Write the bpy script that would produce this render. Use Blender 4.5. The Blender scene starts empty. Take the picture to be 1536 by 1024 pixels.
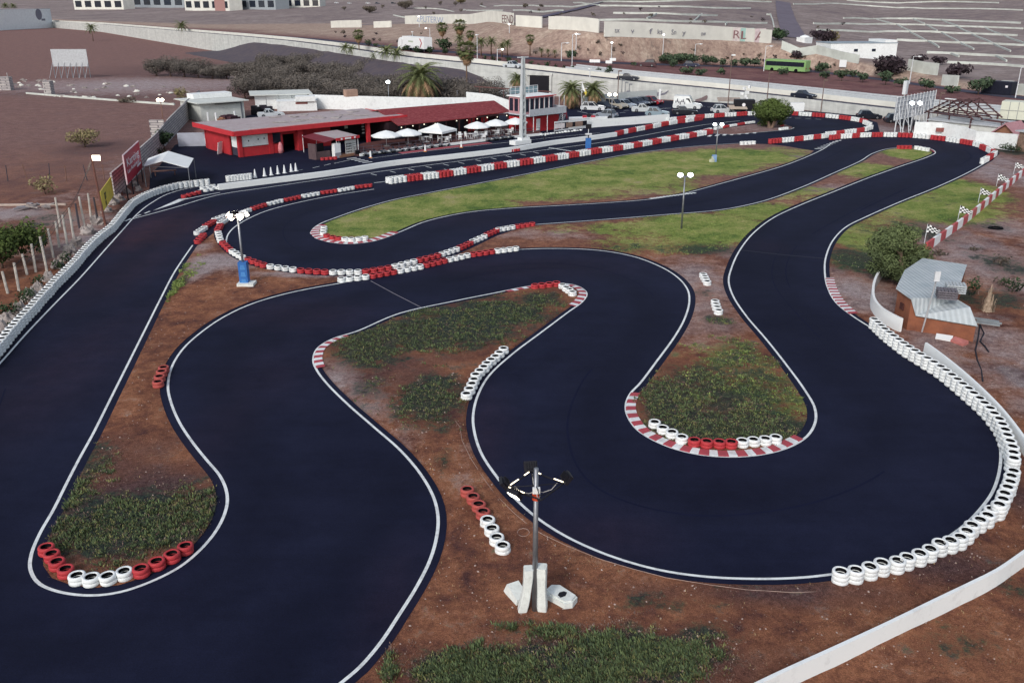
import bpy, math, random
from mathutils import Vector, Matrix, noise
from mathutils.geometry import delaunay_2d_cdt
sc = bpy.context.scene
COL = sc.collection
RR = random.Random(11)
PI = math.pi
# ------------------------------------------------------------------ camera
CAM_H = 19.5
FPX = 1335.0                       # focal length in pixels of a 1536 wide picture
TH = math.atan(512 / FPX)          # downward tilt
_c, _s = math.cos(TH), math.sin(TH)
cam = bpy.data.cameras.new('camera'); camo = bpy.data.objects.new('camera', cam); COL.objects.link(camo)
camo.location = (0, 0, CAM_H); camo.rotation_euler = (PI / 2 - TH, 0, 0)
cam.sensor_width = 36.0; cam.lens = FPX / 1536 * 36.0; cam.clip_start = 0.5; cam.clip_end = 9000
sc.camera = camo

def ray(px, py):
    x, u = px - 768.0, 512.0 - py
    return Vector((x, FPX * _c + u * _s, -FPX * _s + u * _c))

def G(px, py, z=0.0):
    """the point of the horizontal plane z seen at this place of the photograph"""
    d = ray(px, py); t = (z - CAM_H) / d.z
    return Vector((d.x * t, d.y * t, z))

def proj(p):
    z = p[2] - CAM_H
    dep = p[1] * _c - z * _s; up = p[1] * _s + z * _c
    return 768 + FPX * p[0] / dep, 512 - FPX * up / dep

def hgt(p, ytop):
    """height above p at which a vertical reaches the picture row ytop"""
    lo, hi = 0.0, 60.0
    for _ in range(40):
        m = (lo + hi) / 2
        if proj((p[0], p[1], p[2] + m))[1] > ytop: lo = m
        else: hi = m
    return lo

def mpp(p):
    """metres per picture pixel at a world point"""
    return (p[1] * _c - (p[2] - CAM_H) * _s) / FPX

# ------------------------------------------------------------------ light
sc.view_settings.view_transform = 'Standard'; sc.view_settings.look = 'None'
sc.view_settings.exposure = 0; sc.view_settings.gamma = 1
SUN_EL, SUN_AZ = math.radians(34), math.radians(205)     # azimuth from +Y clockwise
w = bpy.data.worlds.new('World'); sc.world = w; w.use_nodes = True
nt = w.node_tree; nt.nodes.clear()
sky = nt.nodes.new('ShaderNodeTexSky'); sky.sky_type = 'NISHITA'; sky.sun_disc = False
sky.sun_elevation = SUN_EL; sky.sun_rotation = SUN_AZ; sky.air_density = 1.0; sky.dust_density = 2.0
bg = nt.nodes.new('ShaderNodeBackground'); bg.inputs['Strength'].default_value = 0.15
hs = nt.nodes.new('ShaderNodeHueSaturation'); hs.inputs['Saturation'].default_value = 0.6
wo = nt.nodes.new('ShaderNodeOutputWorld')
nt.links.new(sky.outputs[0], hs.inputs['Color']); nt.links.new(hs.outputs[0], bg.inputs['Color']); nt.links.new(bg.outputs[0], wo.inputs['Surface'])
sl = bpy.data.lights.new('sun', 'SUN'); sl.energy = 1.5; sl.angle = math.radians(10); sl.color = (1.0, 0.95, 0.9)
so = bpy.data.objects.new('sun', sl); COL.objects.link(so)
sd = Vector((math.sin(SUN_AZ) * math.cos(SUN_EL), math.cos(SUN_AZ) * math.cos(SUN_EL), math.sin(SUN_EL)))
so.rotation_euler = sd.to_track_quat('Z', 'Y').to_euler(); so.location = (0, 0, 80)
sc.cycles.max_bounces = 4; sc.cycles.diffuse_bounces = 2; sc.cycles.glossy_bounces = 2; sc.cycles.transparent_max_bounces = 6
sc.cycles.use_denoising = True

# ------------------------------------------------------------------ materials
def lin(h):
    if isinstance(h, str):
        h = h.lstrip('#'); c = [int(h[i:i + 2], 16) / 255 for i in (0, 2, 4)]
    else: c = [v / 255 for v in h]
    return tuple((v / 12.92 if v <= 0.04045 else ((v + 0.055) / 1.055) ** 2.4) for v in c) + (1.0,)

def nd(nt, t, **kw):
    n = nt.nodes.new(t)
    for k, v in kw.items(): setattr(n, k, v)
    return n

def base_mat(name, rough=0.8, spec=0.3, metal=0.0):
    m = bpy.data.materials.new(name); m.use_nodes = True
    nt = m.node_tree; b = nt.nodes['Principled BSDF']
    b.inputs['Roughness'].default_value = rough; b.inputs['Metallic'].default_value = metal
    b.inputs['Specular IOR Level'].default_value = spec
    return m, nt, b

def wpos(nt, scale=(1, 1, 1)):
    g = nd(nt, 'ShaderNodeNewGeometry'); mp = nd(nt, 'ShaderNodeMapping')
    mp.inputs['Scale'].default_value = scale
    nt.links.new(g.outputs['Position'], mp.inputs['Vector']); return mp.outputs[0]

def noise_n(nt, vec, scale, detail=4, rough=0.6):
    n = nd(nt, 'ShaderNodeTexNoise'); n.inputs['Scale'].default_value = scale; n.inputs['Detail'].default_value = detail
    n.inputs['Roughness'].default_value = rough; nt.links.new(vec, n.inputs['Vector']); return n.outputs['Fac']

def ramp(nt, fac, stops):
    r = nd(nt, 'ShaderNodeValToRGB'); e = r.color_ramp.elements
    while len(e) < len(stops): e.new(0.5)
    for i, (p, c) in enumerate(stops):
        e[i].position = p; e[i].color = c if len(c) == 4 else tuple(c) + (1,)
    nt.links.new(fac, r.inputs[0]); return r.outputs[0]

def mix(nt, fac, a, b, mode='MIX'):
    m = nd(nt, 'ShaderNodeMix', data_type='RGBA', blend_type=mode)
    for sock, v in ((0, fac), (6, a), (7, b)):
        if isinstance(v, (float, int)): m.inputs[sock].default_value = v
        elif isinstance(v, tuple): m.inputs[sock].default_value = v
        else: nt.links.new(v, m.inputs[sock])
    return m.outputs[2]

def mth(nt, op, a, b=None, clamp=False):
    m = nd(nt, 'ShaderNodeMath', operation=op, use_clamp=clamp)
    for i, v in enumerate((a, b)):
        if v is None: continue
        if isinstance(v, (float, int)): m.inputs[i].default_value = v
        else: nt.links.new(v, m.inputs[i])
    return m.outputs[0]

def bump(nt, b, h, strength=0.3, dist=0.05):
    n = nd(nt, 'ShaderNodeBump'); n.inputs['Strength'].default_value = strength; n.inputs['Distance'].default_value = dist
    nt.links.new(h, n.inputs['Height']); nt.links.new(n.outputs[0], b.inputs['Normal'])

_mats = {}
def M(name, col=None, rough=0.8, var=0.16, scale=2.5, col2=None, bmp=0.0, metal=0.0, spec=0.3, grime=0.0):
    """weathered plain surface: two scales of tonal variation, optional second colour and grime"""
    if name in _mats: return _mats[name]
    m, nt, b = base_mat(name, rough, spec, metal)
    c = lin(col); v = wpos(nt)
    n1 = noise_n(nt, v, scale, 5, 0.65)
    lo = tuple(x * (1 - var) for x in c[:3]) + (1,); hi = tuple(min(1, x * (1 + var)) for x in c[:3]) + (1,)
    if col2: lo = lin(col2)
    o = ramp(nt, n1, [(0.3, lo), (0.7, hi)])
    if grime:
        n2 = noise_n(nt, v, scale * 3.1, 6, 0.7)
        f = ramp(nt, n2, [(0.5, (0, 0, 0)), (0.78, (grime, grime, grime))])
        o = mix(nt, f, o, lin('6a5f58'))
    nt.links.new(o, b.inputs['Base Color'])
    if bmp: bump(nt, b, noise_n(nt, v, scale * 6, 4), bmp, 0.04)
    _mats[name] = m; return m

def emis(name, col, strength):
    if name in _mats: return _mats[name]
    m, nt, b = base_mat(name, 0.5)
    b.inputs['Base Color'].default_value = lin(col); b.inputs['Emission Color'].default_value = lin(col)
    b.inputs['Emission Strength'].default_value = strength
    _mats[name] = m; return m

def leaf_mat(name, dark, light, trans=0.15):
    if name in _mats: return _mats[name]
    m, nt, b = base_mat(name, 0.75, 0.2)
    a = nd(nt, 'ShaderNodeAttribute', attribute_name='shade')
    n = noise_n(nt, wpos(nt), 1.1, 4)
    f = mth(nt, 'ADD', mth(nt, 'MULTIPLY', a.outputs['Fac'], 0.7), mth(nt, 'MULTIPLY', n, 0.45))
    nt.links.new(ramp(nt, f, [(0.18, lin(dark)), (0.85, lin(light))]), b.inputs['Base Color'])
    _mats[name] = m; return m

# ------------------------------------------------------------------ mesh builder
class MB:
    def __init__(self): self.v = []; self.f = []; self.m = []; self.sh = None
    def add(self, vs, fs, mat=0, X=None):
        o = len(self.v)
        self.v += [tuple(X @ Vector(p)) if X is not None else tuple(p) for p in vs]
        for f in fs: self.f.append(tuple(i + o for i in f)); self.m.append(mat)
        return self
    def box(self, c, s, rz=0.0, mat=0, top=1.0, X=None, rx=0, ry=0):
        hx, hy, hz = s[0] / 2, s[1] / 2, s[2] / 2
        vs = [(-hx, -hy, -hz), (hx, -hy, -hz), (hx, hy, -hz), (-hx, hy, -hz), (-hx * top, -hy * top, hz), (hx * top, -hy * top, hz), (hx * top, hy * top, hz), (-hx * top, hy * top, hz)]
        T = Matrix.Translation(c) @ Matrix.Rotation(rz, 4, 'Z') @ Matrix.Rotation(ry, 4, 'Y') @ Matrix.Rotation(rx, 4, 'X')
        if X is not None: T = X @ T
        return self.add(vs, [(0, 3, 2, 1), (4, 5, 6, 7), (0, 1, 5, 4), (1, 2, 6, 5), (2, 3, 7, 6), (3, 0, 4, 7)], mat, T)
    def tube(self, p0, p1, r0, r1=None, n=8, mat=0, caps=True):
        r1 = r0 if r1 is None else r1
        p0, p1 = Vector(p0), Vector(p1); d = (p1 - p0)
        if d.length < 1e-6: return self
        q = d.to_track_quat('Z', 'Y').to_matrix()
        vs = []
        for p, r in ((p0, r0), (p1, r1)):
            for i in range(n):
                a = 2 * PI * i / n; vs.append(p + q @ Vector((math.cos(a) * r, math.sin(a) * r, 0)))
        fs = [(i, (i + 1) % n, n + (i + 1) % n, n + i) for i in range(n)]
        if caps: fs += [tuple(range(n - 1, -1, -1)), tuple(range(n, 2 * n))]
        return self.add(vs, fs, mat)
    def path(self, pts, r, n=6, mat=0, closed=False):
        pts = [Vector(p) for p in pts]; vs = []; k = len(pts)
        rs = r if isinstance(r, (list, tuple)) else [r] * k
        for i, p in enumerate(pts):
            d = (pts[(i + 1) % k] if closed or i < k - 1 else p) - (pts[i - 1] if closed or i > 0 else p)
            q = d.to_track_quat('Z', 'Y').to_matrix()
            for j in range(n):
                a = 2 * PI * j / n; vs.append(p + q @ Vector((math.cos(a) * rs[i], math.sin(a) * rs[i], 0)))
        fs = []
        for i in range(k if closed else k - 1):
            a, b = i * n, ((i + 1) % k) * n
            fs += [(a + j, a + (j + 1) % n, b + (j + 1) % n, b + j) for j in range(n)]
        if not closed: fs += [tuple(range(n - 1, -1, -1)), tuple(range((k - 1) * n, k * n))]
        return self.add(vs, fs, mat)
    def lathe(self, prof, n=16, mat=0, X=None, mats=None):
        vs = []; k = len(prof)
        for r, z in prof:
            for i in range(n):
                a = 2 * PI * i / n; vs.append((r * math.cos(a), r * math.sin(a), z))
        o = len(self.f)
        fs = [(i * n + j, i * n + (j + 1) % n, (i + 1) * n + (j + 1) % n, (i + 1) * n + j) for i in range(k - 1) for j in range(n)]
        self.add(vs, fs, mat, X)
        if mats:
            for i in range(k - 1):
                for j in range(n): self.m[o + i * n + j] = mats[i]
        return self
    def prism(self, poly, z0, z1, mat=0, X=None):
        n = len(poly)
        vs = [(p[0], p[1], z0) for p in poly] + [(p[0], p[1], z1) for p in poly]
        fs = [(i, (i + 1) % n, n + (i + 1) % n, n + i) for i in range(n)] + [tuple(range(n - 1, -1, -1)), tuple(range(n, 2 * n))]
        return self.add(vs, fs, mat, X)
    def side(self, poly, y0, y1, mat=0, X=None):
        """polygon given in x,z extruded along y"""
        n = len(poly)
        vs = [(p[0], y0, p[1]) for p in poly] + [(p[0], y1, p[1]) for p in poly]
        fs = [(i, (i + 1) % n, n + (i + 1) % n, n + i) for i in range(n)] + [tuple(range(n)), tuple(range(2 * n - 1, n - 1, -1))]
        return self.add(vs, fs, mat, X)
    def wall(self, pts, th, h, mat=0, z0=0.0, taper=0.0):
        """upright strip of thickness th along a plan polyline; h number or list"""
        k = len(pts); hs = h if isinstance(h, (list, tuple)) else [h] * k
        L = offset(pts, th / 2); Rr = offset(pts, -th / 2); vs = []
        for i in range(k):
            zz = pts[i][2] if len(pts[i]) > 2 else 0.0
            zb = zz + z0
            l, r = Vector(L[i][:2]), Vector(Rr[i][:2]); m_ = (l + r) / 2
            lt, rt = l + (m_ - l) * taper, r + (m_ - r) * taper
            vs += [(l.x, l.y, zb), (r.x, r.y, zb), (rt.x, rt.y, zb + hs[i]), (lt.x, lt.y, zb + hs[i])]
        fs = []
        for i in range(k - 1):
            a, b = 4 * i, 4 * i + 4
            fs += [(a, a + 1, b + 1, b), (a + 1, a + 2, b + 2, b + 1), (a + 2, a + 3, b + 3, b + 2), (a + 3, a, b, b + 3)]
        e = 4 * (k - 1); fs += [(0, 3, 2, 1), (e, e + 1, e + 2, e + 3)]
        return self.add(vs, fs, mat)
    def quad(self, a, b, c, d, mat=0): return self.add([a, b, c, d], [(0, 1, 2, 3)], mat)
    def mesh(self, name, mats, smooth=False):
        me = bpy.data.meshes.new(name); me.from_pydata(self.v, [], self.f)
        for m in (mats if isinstance(mats, (list, tuple)) else [mats]): me.materials.append(m)
        if len(me.materials) > 1: me.polygons.foreach_set('material_index', self.m)
        if smooth: me.polygons.foreach_set('use_smooth', [True] * len(self.f))
        if self.sh is not None:
            a = me.attributes.new('shade', 'FLOAT', 'FACE'); a.data.foreach_set('value', self.sh)
        me.update(); return me
    def build(self, name, mats, parent=None, smooth=False, loc=None, label=None):
        o = bpy.data.objects.new(name, self.mesh(name, mats, smooth)); COL.objects.link(o)
        if parent is not None: o.parent = parent
        if loc is not None: o.location = loc
        if label: o['label'] = label
        return o

def tag(o, label, cat, group=None, kind=None):
    if label: o['label'] = label
    if cat: o['category'] = cat
    if group: o['group'] = group
    if kind: o['kind'] = kind
    return o

def thing(name, label, cat, loc=(0, 0, 0), rz=0.0, group=None):
    o = bpy.data.objects.new(name, None); COL.objects.link(o); o.empty_display_size = 0.2
    o.location = loc; o.rotation_euler = (0, 0, rz); return tag(o, label, cat, group)

def struct(o): o['kind'] = 'structure'; return o
def put(name, me, parent=None, loc=None, rot=None, scale=None):
    o = bpy.data.objects.new(name, me); COL.objects.link(o)
    if parent is not None: o.parent = parent
    if loc is not None: o.location = loc
    if rot is not None: o.rotation_euler = rot
    if scale is not None: o.scale = scale
    return o
def copy_tree(o, parent=None):
    c = o.copy(); COL.objects.link(c)
    if parent is not None: c.parent = parent
    for ch in list(o.children): copy_tree(ch, c)
    return c

ONES = 'zeroth first second third fourth fifth sixth seventh eighth ninth tenth eleventh twelfth thirteenth fourteenth fifteenth sixteenth seventeenth eighteenth nineteenth'.split()
TENS = {2: 'twent', 3: 'thirt', 4: 'fort', 5: 'fift', 6: 'sixt', 7: 'sevent', 8: 'eight', 9: 'ninet'}
def nth(n):
    if n < 20: return ONES[n]
    t, r = divmod(n, 10)
    return TENS[t] + 'ieth' if r == 0 else TENS[t] + 'y-' + ONES[r]

# ------------------------------------------------------------------ plan curves
def spline(pts, closed=False, step=0.6):
    P = [Vector(p[:2]) for p in pts]; n = len(P); out = []
    for i in range(n if closed else n - 1):
        if closed: a, b, c, d = P[i - 1], P[i], P[(i + 1) % n], P[(i + 2) % n]
        else: a, b, c, d = P[max(i - 1, 0)], P[i], P[i + 1], P[min(i + 2, n - 1)]
        t0 = 0; t1 = t0 + max((b - a).length, 1e-4) ** .5; t2 = t1 + max((c - b).length, 1e-4) ** .5; t3 = t2 + max((d - c).length, 1e-4) ** .5
        k = max(1, int((c - b).length / step))
        for j in range(k):
            t = t1 + (t2 - t1) * j / k
            A1 = a * ((t1 - t) / (t1 - t0)) + b * ((t - t0) / (t1 - t0)); A2 = b * ((t2 - t) / (t2 - t1)) + c * ((t - t1) / (t2 - t1)); A3 = c * ((t3 - t) / (t3 - t2)) + d * ((t - t2) / (t3 - t2))
            B1 = A1 * ((t2 - t) / (t2 - t0)) + A2 * ((t - t0) / (t2 - t0)); B2 = A2 * ((t3 - t) / (t3 - t1)) + A3 * ((t - t1) / (t3 - t1))
            out.append(B1 * ((t2 - t) / (t2 - t1)) + B2 * ((t - t1) / (t2 - t1)))
    if not closed: out.append(P[-1])
    return out

def px_line(px, z=0.0): return [G(x, y, z) for x, y in px]
def px_spline(px, closed=False, step=0.6, z=0.0): return spline(px_line(px, z), closed, step)

def offset(pts, d, closed=False):
    """moves a plan polyline to its left by d"""
    n = len(pts); out = []
    for i in range(n):
        p = Vector(pts[i][:2]); a = Vector(pts[i - 1][:2]) if closed or i > 0 else None; b = Vector(pts[(i + 1) % n][:2]) if closed or i < n - 1 else None
        d0 = (p - a).normalized() if a is not None and (p - a).length > 1e-6 else None
        d1 = (b - p).normalized() if b is not None and (b - p).length > 1e-6 else None
        if d0 is None: d0 = d1
        if d1 is None: d1 = d0
        if d0 is None: d0 = d1 = Vector((1, 0))
        t = (d0 + d1); t = t.normalized() if t.length > 1e-4 else d0
        nn = Vector((-t.y, t.x)); k = max(0.5, nn.dot(Vector((-d0.y, d0.x))))
        out.append(p + nn * (d / k))
    return out

def area(p): return sum(p[i - 1][0] * p[i][1] - p[i][0] * p[i - 1][1] for i in range(len(p))) / 2
def ribbon(mb, pts, wd, z, closed=False, mat=0, side=None):
    """flat strip; side None centred, +1 lies to the left, -1 to the right"""
    if side is None: A, B = offset(pts, wd / 2, closed), offset(pts, -wd / 2, closed)
    elif side > 0: A, B = offset(pts, wd, closed), pts
    else: A, B = pts, offset(pts, -wd, closed)
    n = len(pts); vs = [(p[0], p[1], z) for p in A] + [(p[0], p[1], z) for p in B]
    fs = [(n + i, n + (i + 1) % n, (i + 1) % n, i) for i in range(n if closed else n - 1)]
    mb.add(vs, fs, mat)

def resample(pts, step):
    out = [Vector(pts[0][:2])]; acc = 0.0
    for i in range(1, len(pts)):
        a, b = Vector(pts[i - 1][:2]), Vector(pts[i][:2]); L = (b - a).length
        while L > 0 and acc + L >= step:
            a = a + (b - a) * ((step - acc) / L); out.append(a.copy()); L = (b - a).length; acc = 0.0
        acc += L
    return out

def inside(p, poly):
    x, y = p; r = False; j = len(poly) - 1
    for i in range(len(poly)):
        xi, yi = poly[i]; xj, yj = poly[j]
        if (yi > y) != (yj > y) and x < (xj - xi) * (y - yi) / (yj - yi) + xi: r = not r
        j = i
    return r
# ------------------------------------------------------------------ ground cover map (patches of lawn, weeds, pale and dark soil)
BL = []
def patch(ch, x, y, rx, ry, w=1.0):
    c = G(x, y); a = (G(x + rx, y) - c).length; b = (G(x, y - ry) - G(x, y + ry)).length / 2
    BL.append((ch, c.x, c.y, a, b, w))
for a in [  # lawn
    (560, 335, 90, 22, 1), (660, 308, 120, 16, 1), (760, 285, 150, 18, .9), (900, 265, 150, 22, .8), (1020, 245, 130, 18, .9), (1110, 235, 90, 12, .9), (520, 340, 50, 16, 1),
    (980, 280, 90, 14, .55), (1180, 228, 40, 8, .5), (620, 325, 60, 12, .9), (850, 290, 120, 12, .6),
    (1370, 232, 45, 9, 1), (1295, 255, 70, 12, .7), (1200, 290, 90, 14, .5), (1060, 342, 110, 24, .9), (1140, 318, 80, 16, .7), (950, 345, 80, 14, .6), (1000, 368, 120, 14, .55), (860, 345, 70, 8, .35),
    (1120, 560, 70, 60, .5), (1170, 600, 50, 40, .5), (1060, 560, 60, 50, .3),
    (1390, 310, 110, 24, .85), (1300, 360, 60, 36, .65), (1440, 285, 60, 20, .9), (1330, 330, 60, 20, .5), (1280, 395, 40, 18, .5)]: patch(0, *a)
for a in [  # weeds
    (1010, 600, 50, 34, 1.1), (1090, 640, 120, 24, 1.2), (1080, 590, 110, 50, .75), (1130, 560, 60, 60, .55), (1050, 375, 70, 9, .7), (950, 372, 60, 7, .5), (1075, 480, 25, 8, .7), (1150, 630, 60, 20, .6), (1055, 440, 16, 6, .6),
    (200, 785, 140, 46, 1.0), (105, 745, 28, 60, .8), (300, 760, 44, 46, .72), (170, 828, 110, 14, .62), (120, 700, 20, 40, .6), (250, 440, 12, 36, .85), (270, 405, 8, 16, .6), (230, 470, 8, 20, .5),
    (640, 500, 140, 26, .95), (560, 520, 60, 34, .95), (645, 600, 56, 38, .95), (740, 470, 100, 22, .95), (600, 470, 90, 7, .75), (810, 450, 44, 12, .8), (560, 585, 30, 26, .5), (690, 560, 80, 12, .4), (700, 445, 90, 6, .6),
    (800, 1010, 190, 46, .9), (960, 985, 120, 44, .9), (1000, 905, 110, 14, .5), (690, 1010, 80, 40, .95), (1080, 885, 60, 8, .5), (840, 950, 70, 14, .55), (665, 690, 14, 20, .6), (670, 640, 12, 14, .5), (1040, 960, 90, 30, .5), (770, 940, 40, 8, .5), (930, 835, 40, 6, .5),
    (1290, 392, 50, 22, .85), (1400, 300, 60, 8, .3), (1300, 345, 30, 10, .4), (1380, 345, 40, 20, .6),
    (1510, 400, 40, 20, .6), (1500, 450, 50, 16, .6), (1450, 445, 25, 20, .7), (1480, 340, 40, 6, .5), (1520, 880, 40, 20, .5), (1440, 960, 80, 30, .4),
    (1520, 228, 26, 6, .8), (60, 470, 40, 30, .8), (30, 350, 60, 40, .5), (130, 400, 40, 30, .6)]: patch(1, *a)
for a in [  # pale soil
    (325, 395, 55, 13, 1), (450, 412, 90, 5, .75), (300, 410, 20, 12, .8), (300, 372, 18, 8, .6), (495, 570, 45, 34, .65), (540, 610, 60, 40, .5), (600, 660, 40, 40, .3), (1040, 470, 80, 50, .5), (1050, 420, 60, 36, .6), (1100, 380, 40, 14, .45),
    (1290, 440, 50, 34, .8), (1275, 400, 14, 30, .3), (1470, 390, 90, 60, .62), (1500, 340, 60, 20, .6), (1510, 520, 70, 50, .6), (1400, 520, 40, 40, .55), (1530, 590, 50, 60, .5), (1370, 470, 60, 50, .6), (1500, 260, 60, 20, .7), (1490, 240, 40, 12, .7), (1330, 440, 40, 50, .5),
    (1280, 285, 50, 8, .7), (1330, 255, 30, 6, .5), (1230, 285, 40, 6, .6), (1000, 345, 40, 6, .3), (1100, 350, 26, 12, .45), (820, 352, 80, 8, .5), (1150, 268, 50, 6, .35), (1195, 236, 30, 4, .6), (1060, 220, 40, 3, .3), (1150, 193, 60, 6, .4), (980, 288, 60, 6, .4),
    (1390, 340, 60, 8, .5), (1370, 310, 30, 4, .5), (1320, 350, 40, 5, .5), (20, 320, 60, 9, 1), (90, 330, 60, 14, .6), (200, 128, 160, 12, .75), (60, 128, 80, 10, .5), (330, 125, 60, 14, .6), (120, 295, 60, 10, .3), (220, 240, 50, 20, .3), (560, 100, 120, 20, .3),
    (880, 880, 30, 8, .3), (700, 700, 14, 60, .25), (470, 900, 20, 10, .3), (1330, 195, 40, 6, .6), (1520, 215, 30, 10, .5), (150, 330, 60, 14, .5), (140, 360, 70, 30, .7)]: patch(2, *a)
for a in [  # dark soil and scrub litter
    (190, 760, 130, 70, .95), (200, 690, 80, 40, .6), (720, 480, 130, 34, .7), (600, 560, 110, 50, .6), (900, 1000, 260, 60, .8), (1040, 890, 120, 20, .5), (1200, 890, 160, 24, .75), (1400, 840, 100, 40, .8), (1525, 565, 30, 20, .9), (1470, 545, 40, 10, .4), (1500, 640, 30, 30, .5), (1500, 720, 40, 80, .7),
    (150, 222, 70, 12, .6), (120, 250, 100, 12, .35), (60, 275, 110, 10, .35), (200, 270, 40, 14, .5), (40, 290, 60, 6, .3), (190, 145, 120, 6, .5), (60, 140, 80, 5, .5), (1500, 300, 20, 8, .6), (1460, 372, 24, 5, .8), (1440, 350, 16, 5, .6), (1490, 365, 20, 8, .6), (1510, 475, 30, 8, .5),
    (640, 115, 140, 22, .9), (450, 125, 120, 20, .6), (320, 105, 200, 12, .6), (100, 440, 60, 30, .8), (50, 480, 50, 24, .8), (150, 350, 40, 26, .6), (200, 300, 30, 12, .6), (1060, 590, 60, 30, .2), (830, 170, 80, 8, .5), (1350, 185, 90, 10, .5), (1280, 168, 80, 8, .6)]: patch(3, *a)

def ss(a, b, x):
    t = min(1.0, max(0.0, (x - a) / (b - a))); return t * t * (3 - 2 * t)
def cover(x, y):
    m = [0.0, 0.0, 0.0, 0.0]
    for ch, cx, cy, a, b, w in BL:
        dx = abs(x - cx) / a
        if dx > 1.7: continue
        dy = abs(y - cy) / b
        if dy > 1.7: continue
        q = math.hypot(dx, dy)
        if ch == 0:
            if q < 1.4: m[0] = max(m[0], w * (1 - ss(.5, 1.4, q)))
        elif q < 1.7: m[ch] = max(m[ch], w * (1 - ss(.15, 1.7, q)))
    return m

# ------------------------------------------------------------------ soil, asphalt, hill materials
def soil_mat():
    m, nt, b = base_mat('soil', 0.95, 0.1); v = wpos(nt)
    at = nd(nt, 'ShaderNodeAttribute', attribute_name='mask'); sp = nd(nt, 'ShaderNodeSeparateColor')
    nt.links.new(at.outputs['Color'], sp.inputs[0])
    big, mid, fine, vf = noise_n(nt, v, .2, 6, .7), noise_n(nt, v, 1.1, 7, .75), noise_n(nt, v, 6, 6, .8), noise_n(nt, v, 24, 3, .75)
    brk = noise_n(nt, v, .55, 8, .78)
    base = ramp(nt, mth(nt, 'ADD', mth(nt, 'MULTIPLY', big, .5), mth(nt, 'MULTIPLY', mid, .5)), [(.36, lin('54393a')), (.46, lin('825645')), (.56, lin('a57054')), (.68, lin('bf9982'))])
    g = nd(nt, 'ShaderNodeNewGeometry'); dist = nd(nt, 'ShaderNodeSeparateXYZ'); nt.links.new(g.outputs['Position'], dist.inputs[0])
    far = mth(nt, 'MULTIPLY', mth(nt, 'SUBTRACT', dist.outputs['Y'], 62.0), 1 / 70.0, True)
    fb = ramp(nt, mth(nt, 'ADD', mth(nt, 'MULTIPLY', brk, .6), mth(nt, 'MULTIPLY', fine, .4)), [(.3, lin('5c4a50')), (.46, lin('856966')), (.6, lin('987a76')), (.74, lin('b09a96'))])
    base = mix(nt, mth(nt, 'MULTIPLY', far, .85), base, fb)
    def cut(ch, n, lo, hi, k):
        return ramp(nt, mth(nt, 'ADD', ch, mth(nt, 'MULTIPLY', mth(nt, 'SUBTRACT', n, .5), k)), [(lo, (0, 0, 0)), (hi, (1, 1, 1))])
    al = at.outputs['Alpha']
    o = mix(nt, mth(nt, 'MULTIPLY', cut(al, brk, .2, .8, 1.8), .8), base, ramp(nt, fine, [(.3, lin('3a2f38')), (.75, lin('6c5759'))]))
    o = mix(nt, mth(nt, 'MULTIPLY', cut(sp.outputs[2], brk, .15, .85, 1.8), .85), o, ramp(nt, mth(nt, 'ADD', mth(nt, 'MULTIPLY', mid, .5), mth(nt, 'MULTIPLY', fine, .5)), [(.3, lin('958a90')), (.5, lin('b3a6a8')), (.7, lin('d0c8c6'))]))
    tuft = mth(nt, 'ADD', mth(nt, 'MULTIPLY', mid, .5), mth(nt, 'MULTIPLY', fine, .5))
    lawn = ramp(nt, mth(nt, 'ADD', mth(nt, 'ADD', mth(nt, 'MULTIPLY', big, .45), mth(nt, 'MULTIPLY', brk, .35)), mth(nt, 'MULTIPLY', fine, .2)), [(.36, lin('46603c')), (.43, lin('647d3e')), (.5, lin('8d9a52')), (.56, lin('aaa76a')), (.63, lin('b0a282'))])
    o = mix(nt, cut(sp.outputs[0], mth(nt, 'ADD', mth(nt, 'MULTIPLY', brk, .6), mth(nt, 'MULTIPLY', tuft, .4)), .3, .62, 2.6), o, lawn)
    weed = ramp(nt, fine, [(.3, lin('1d2a30')), (.5, lin('2f403c')), (.64, lin('4a5c42')), (.78, lin('74805a'))])
    o = mix(nt, mth(nt, 'MULTIPLY', cut(sp.outputs[1], mth(nt, 'ADD', mth(nt, 'MULTIPLY', brk, .55), mth(nt, 'MULTIPLY', tuft, .45)), .3, .62, 3.2), .9), o, weed)
    sp3 = noise_n(nt, v, 3.1, 6, .85)
    o = mix(nt, ramp(nt, sp3, [(.57, (0, 0, 0)), (.68, (.6, .6, .6))]), o, lin('3b2e33'))
    o = mix(nt, ramp(nt, noise_n(nt, v, 11, 3, .8), [(.66, (0, 0, 0)), (.72, (.6, .6, .6))]), o, lin('c9b6a6'))
    o = mix(nt, 1.0, o, ramp(nt, fine, [(.28, (.6, .6, .6)), (.72, (1.3, 1.3, 1.3))]), 'MULTIPLY')
    o = mix(nt, 1.0, o, ramp(nt, vf, [(.32, (.66, .66, .66)), (.7, (1.3, 1.3, 1.3))]), 'MULTIPLY')
    nt.links.new(o, b.inputs['Base Color']); bump(nt, b, mth(nt, 'ADD', mth(nt, 'MULTIPLY', fine, .6), mth(nt, 'MULTIPLY', vf, .4)), .8, .14)
    return m
SOIL = soil_mat()

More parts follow.
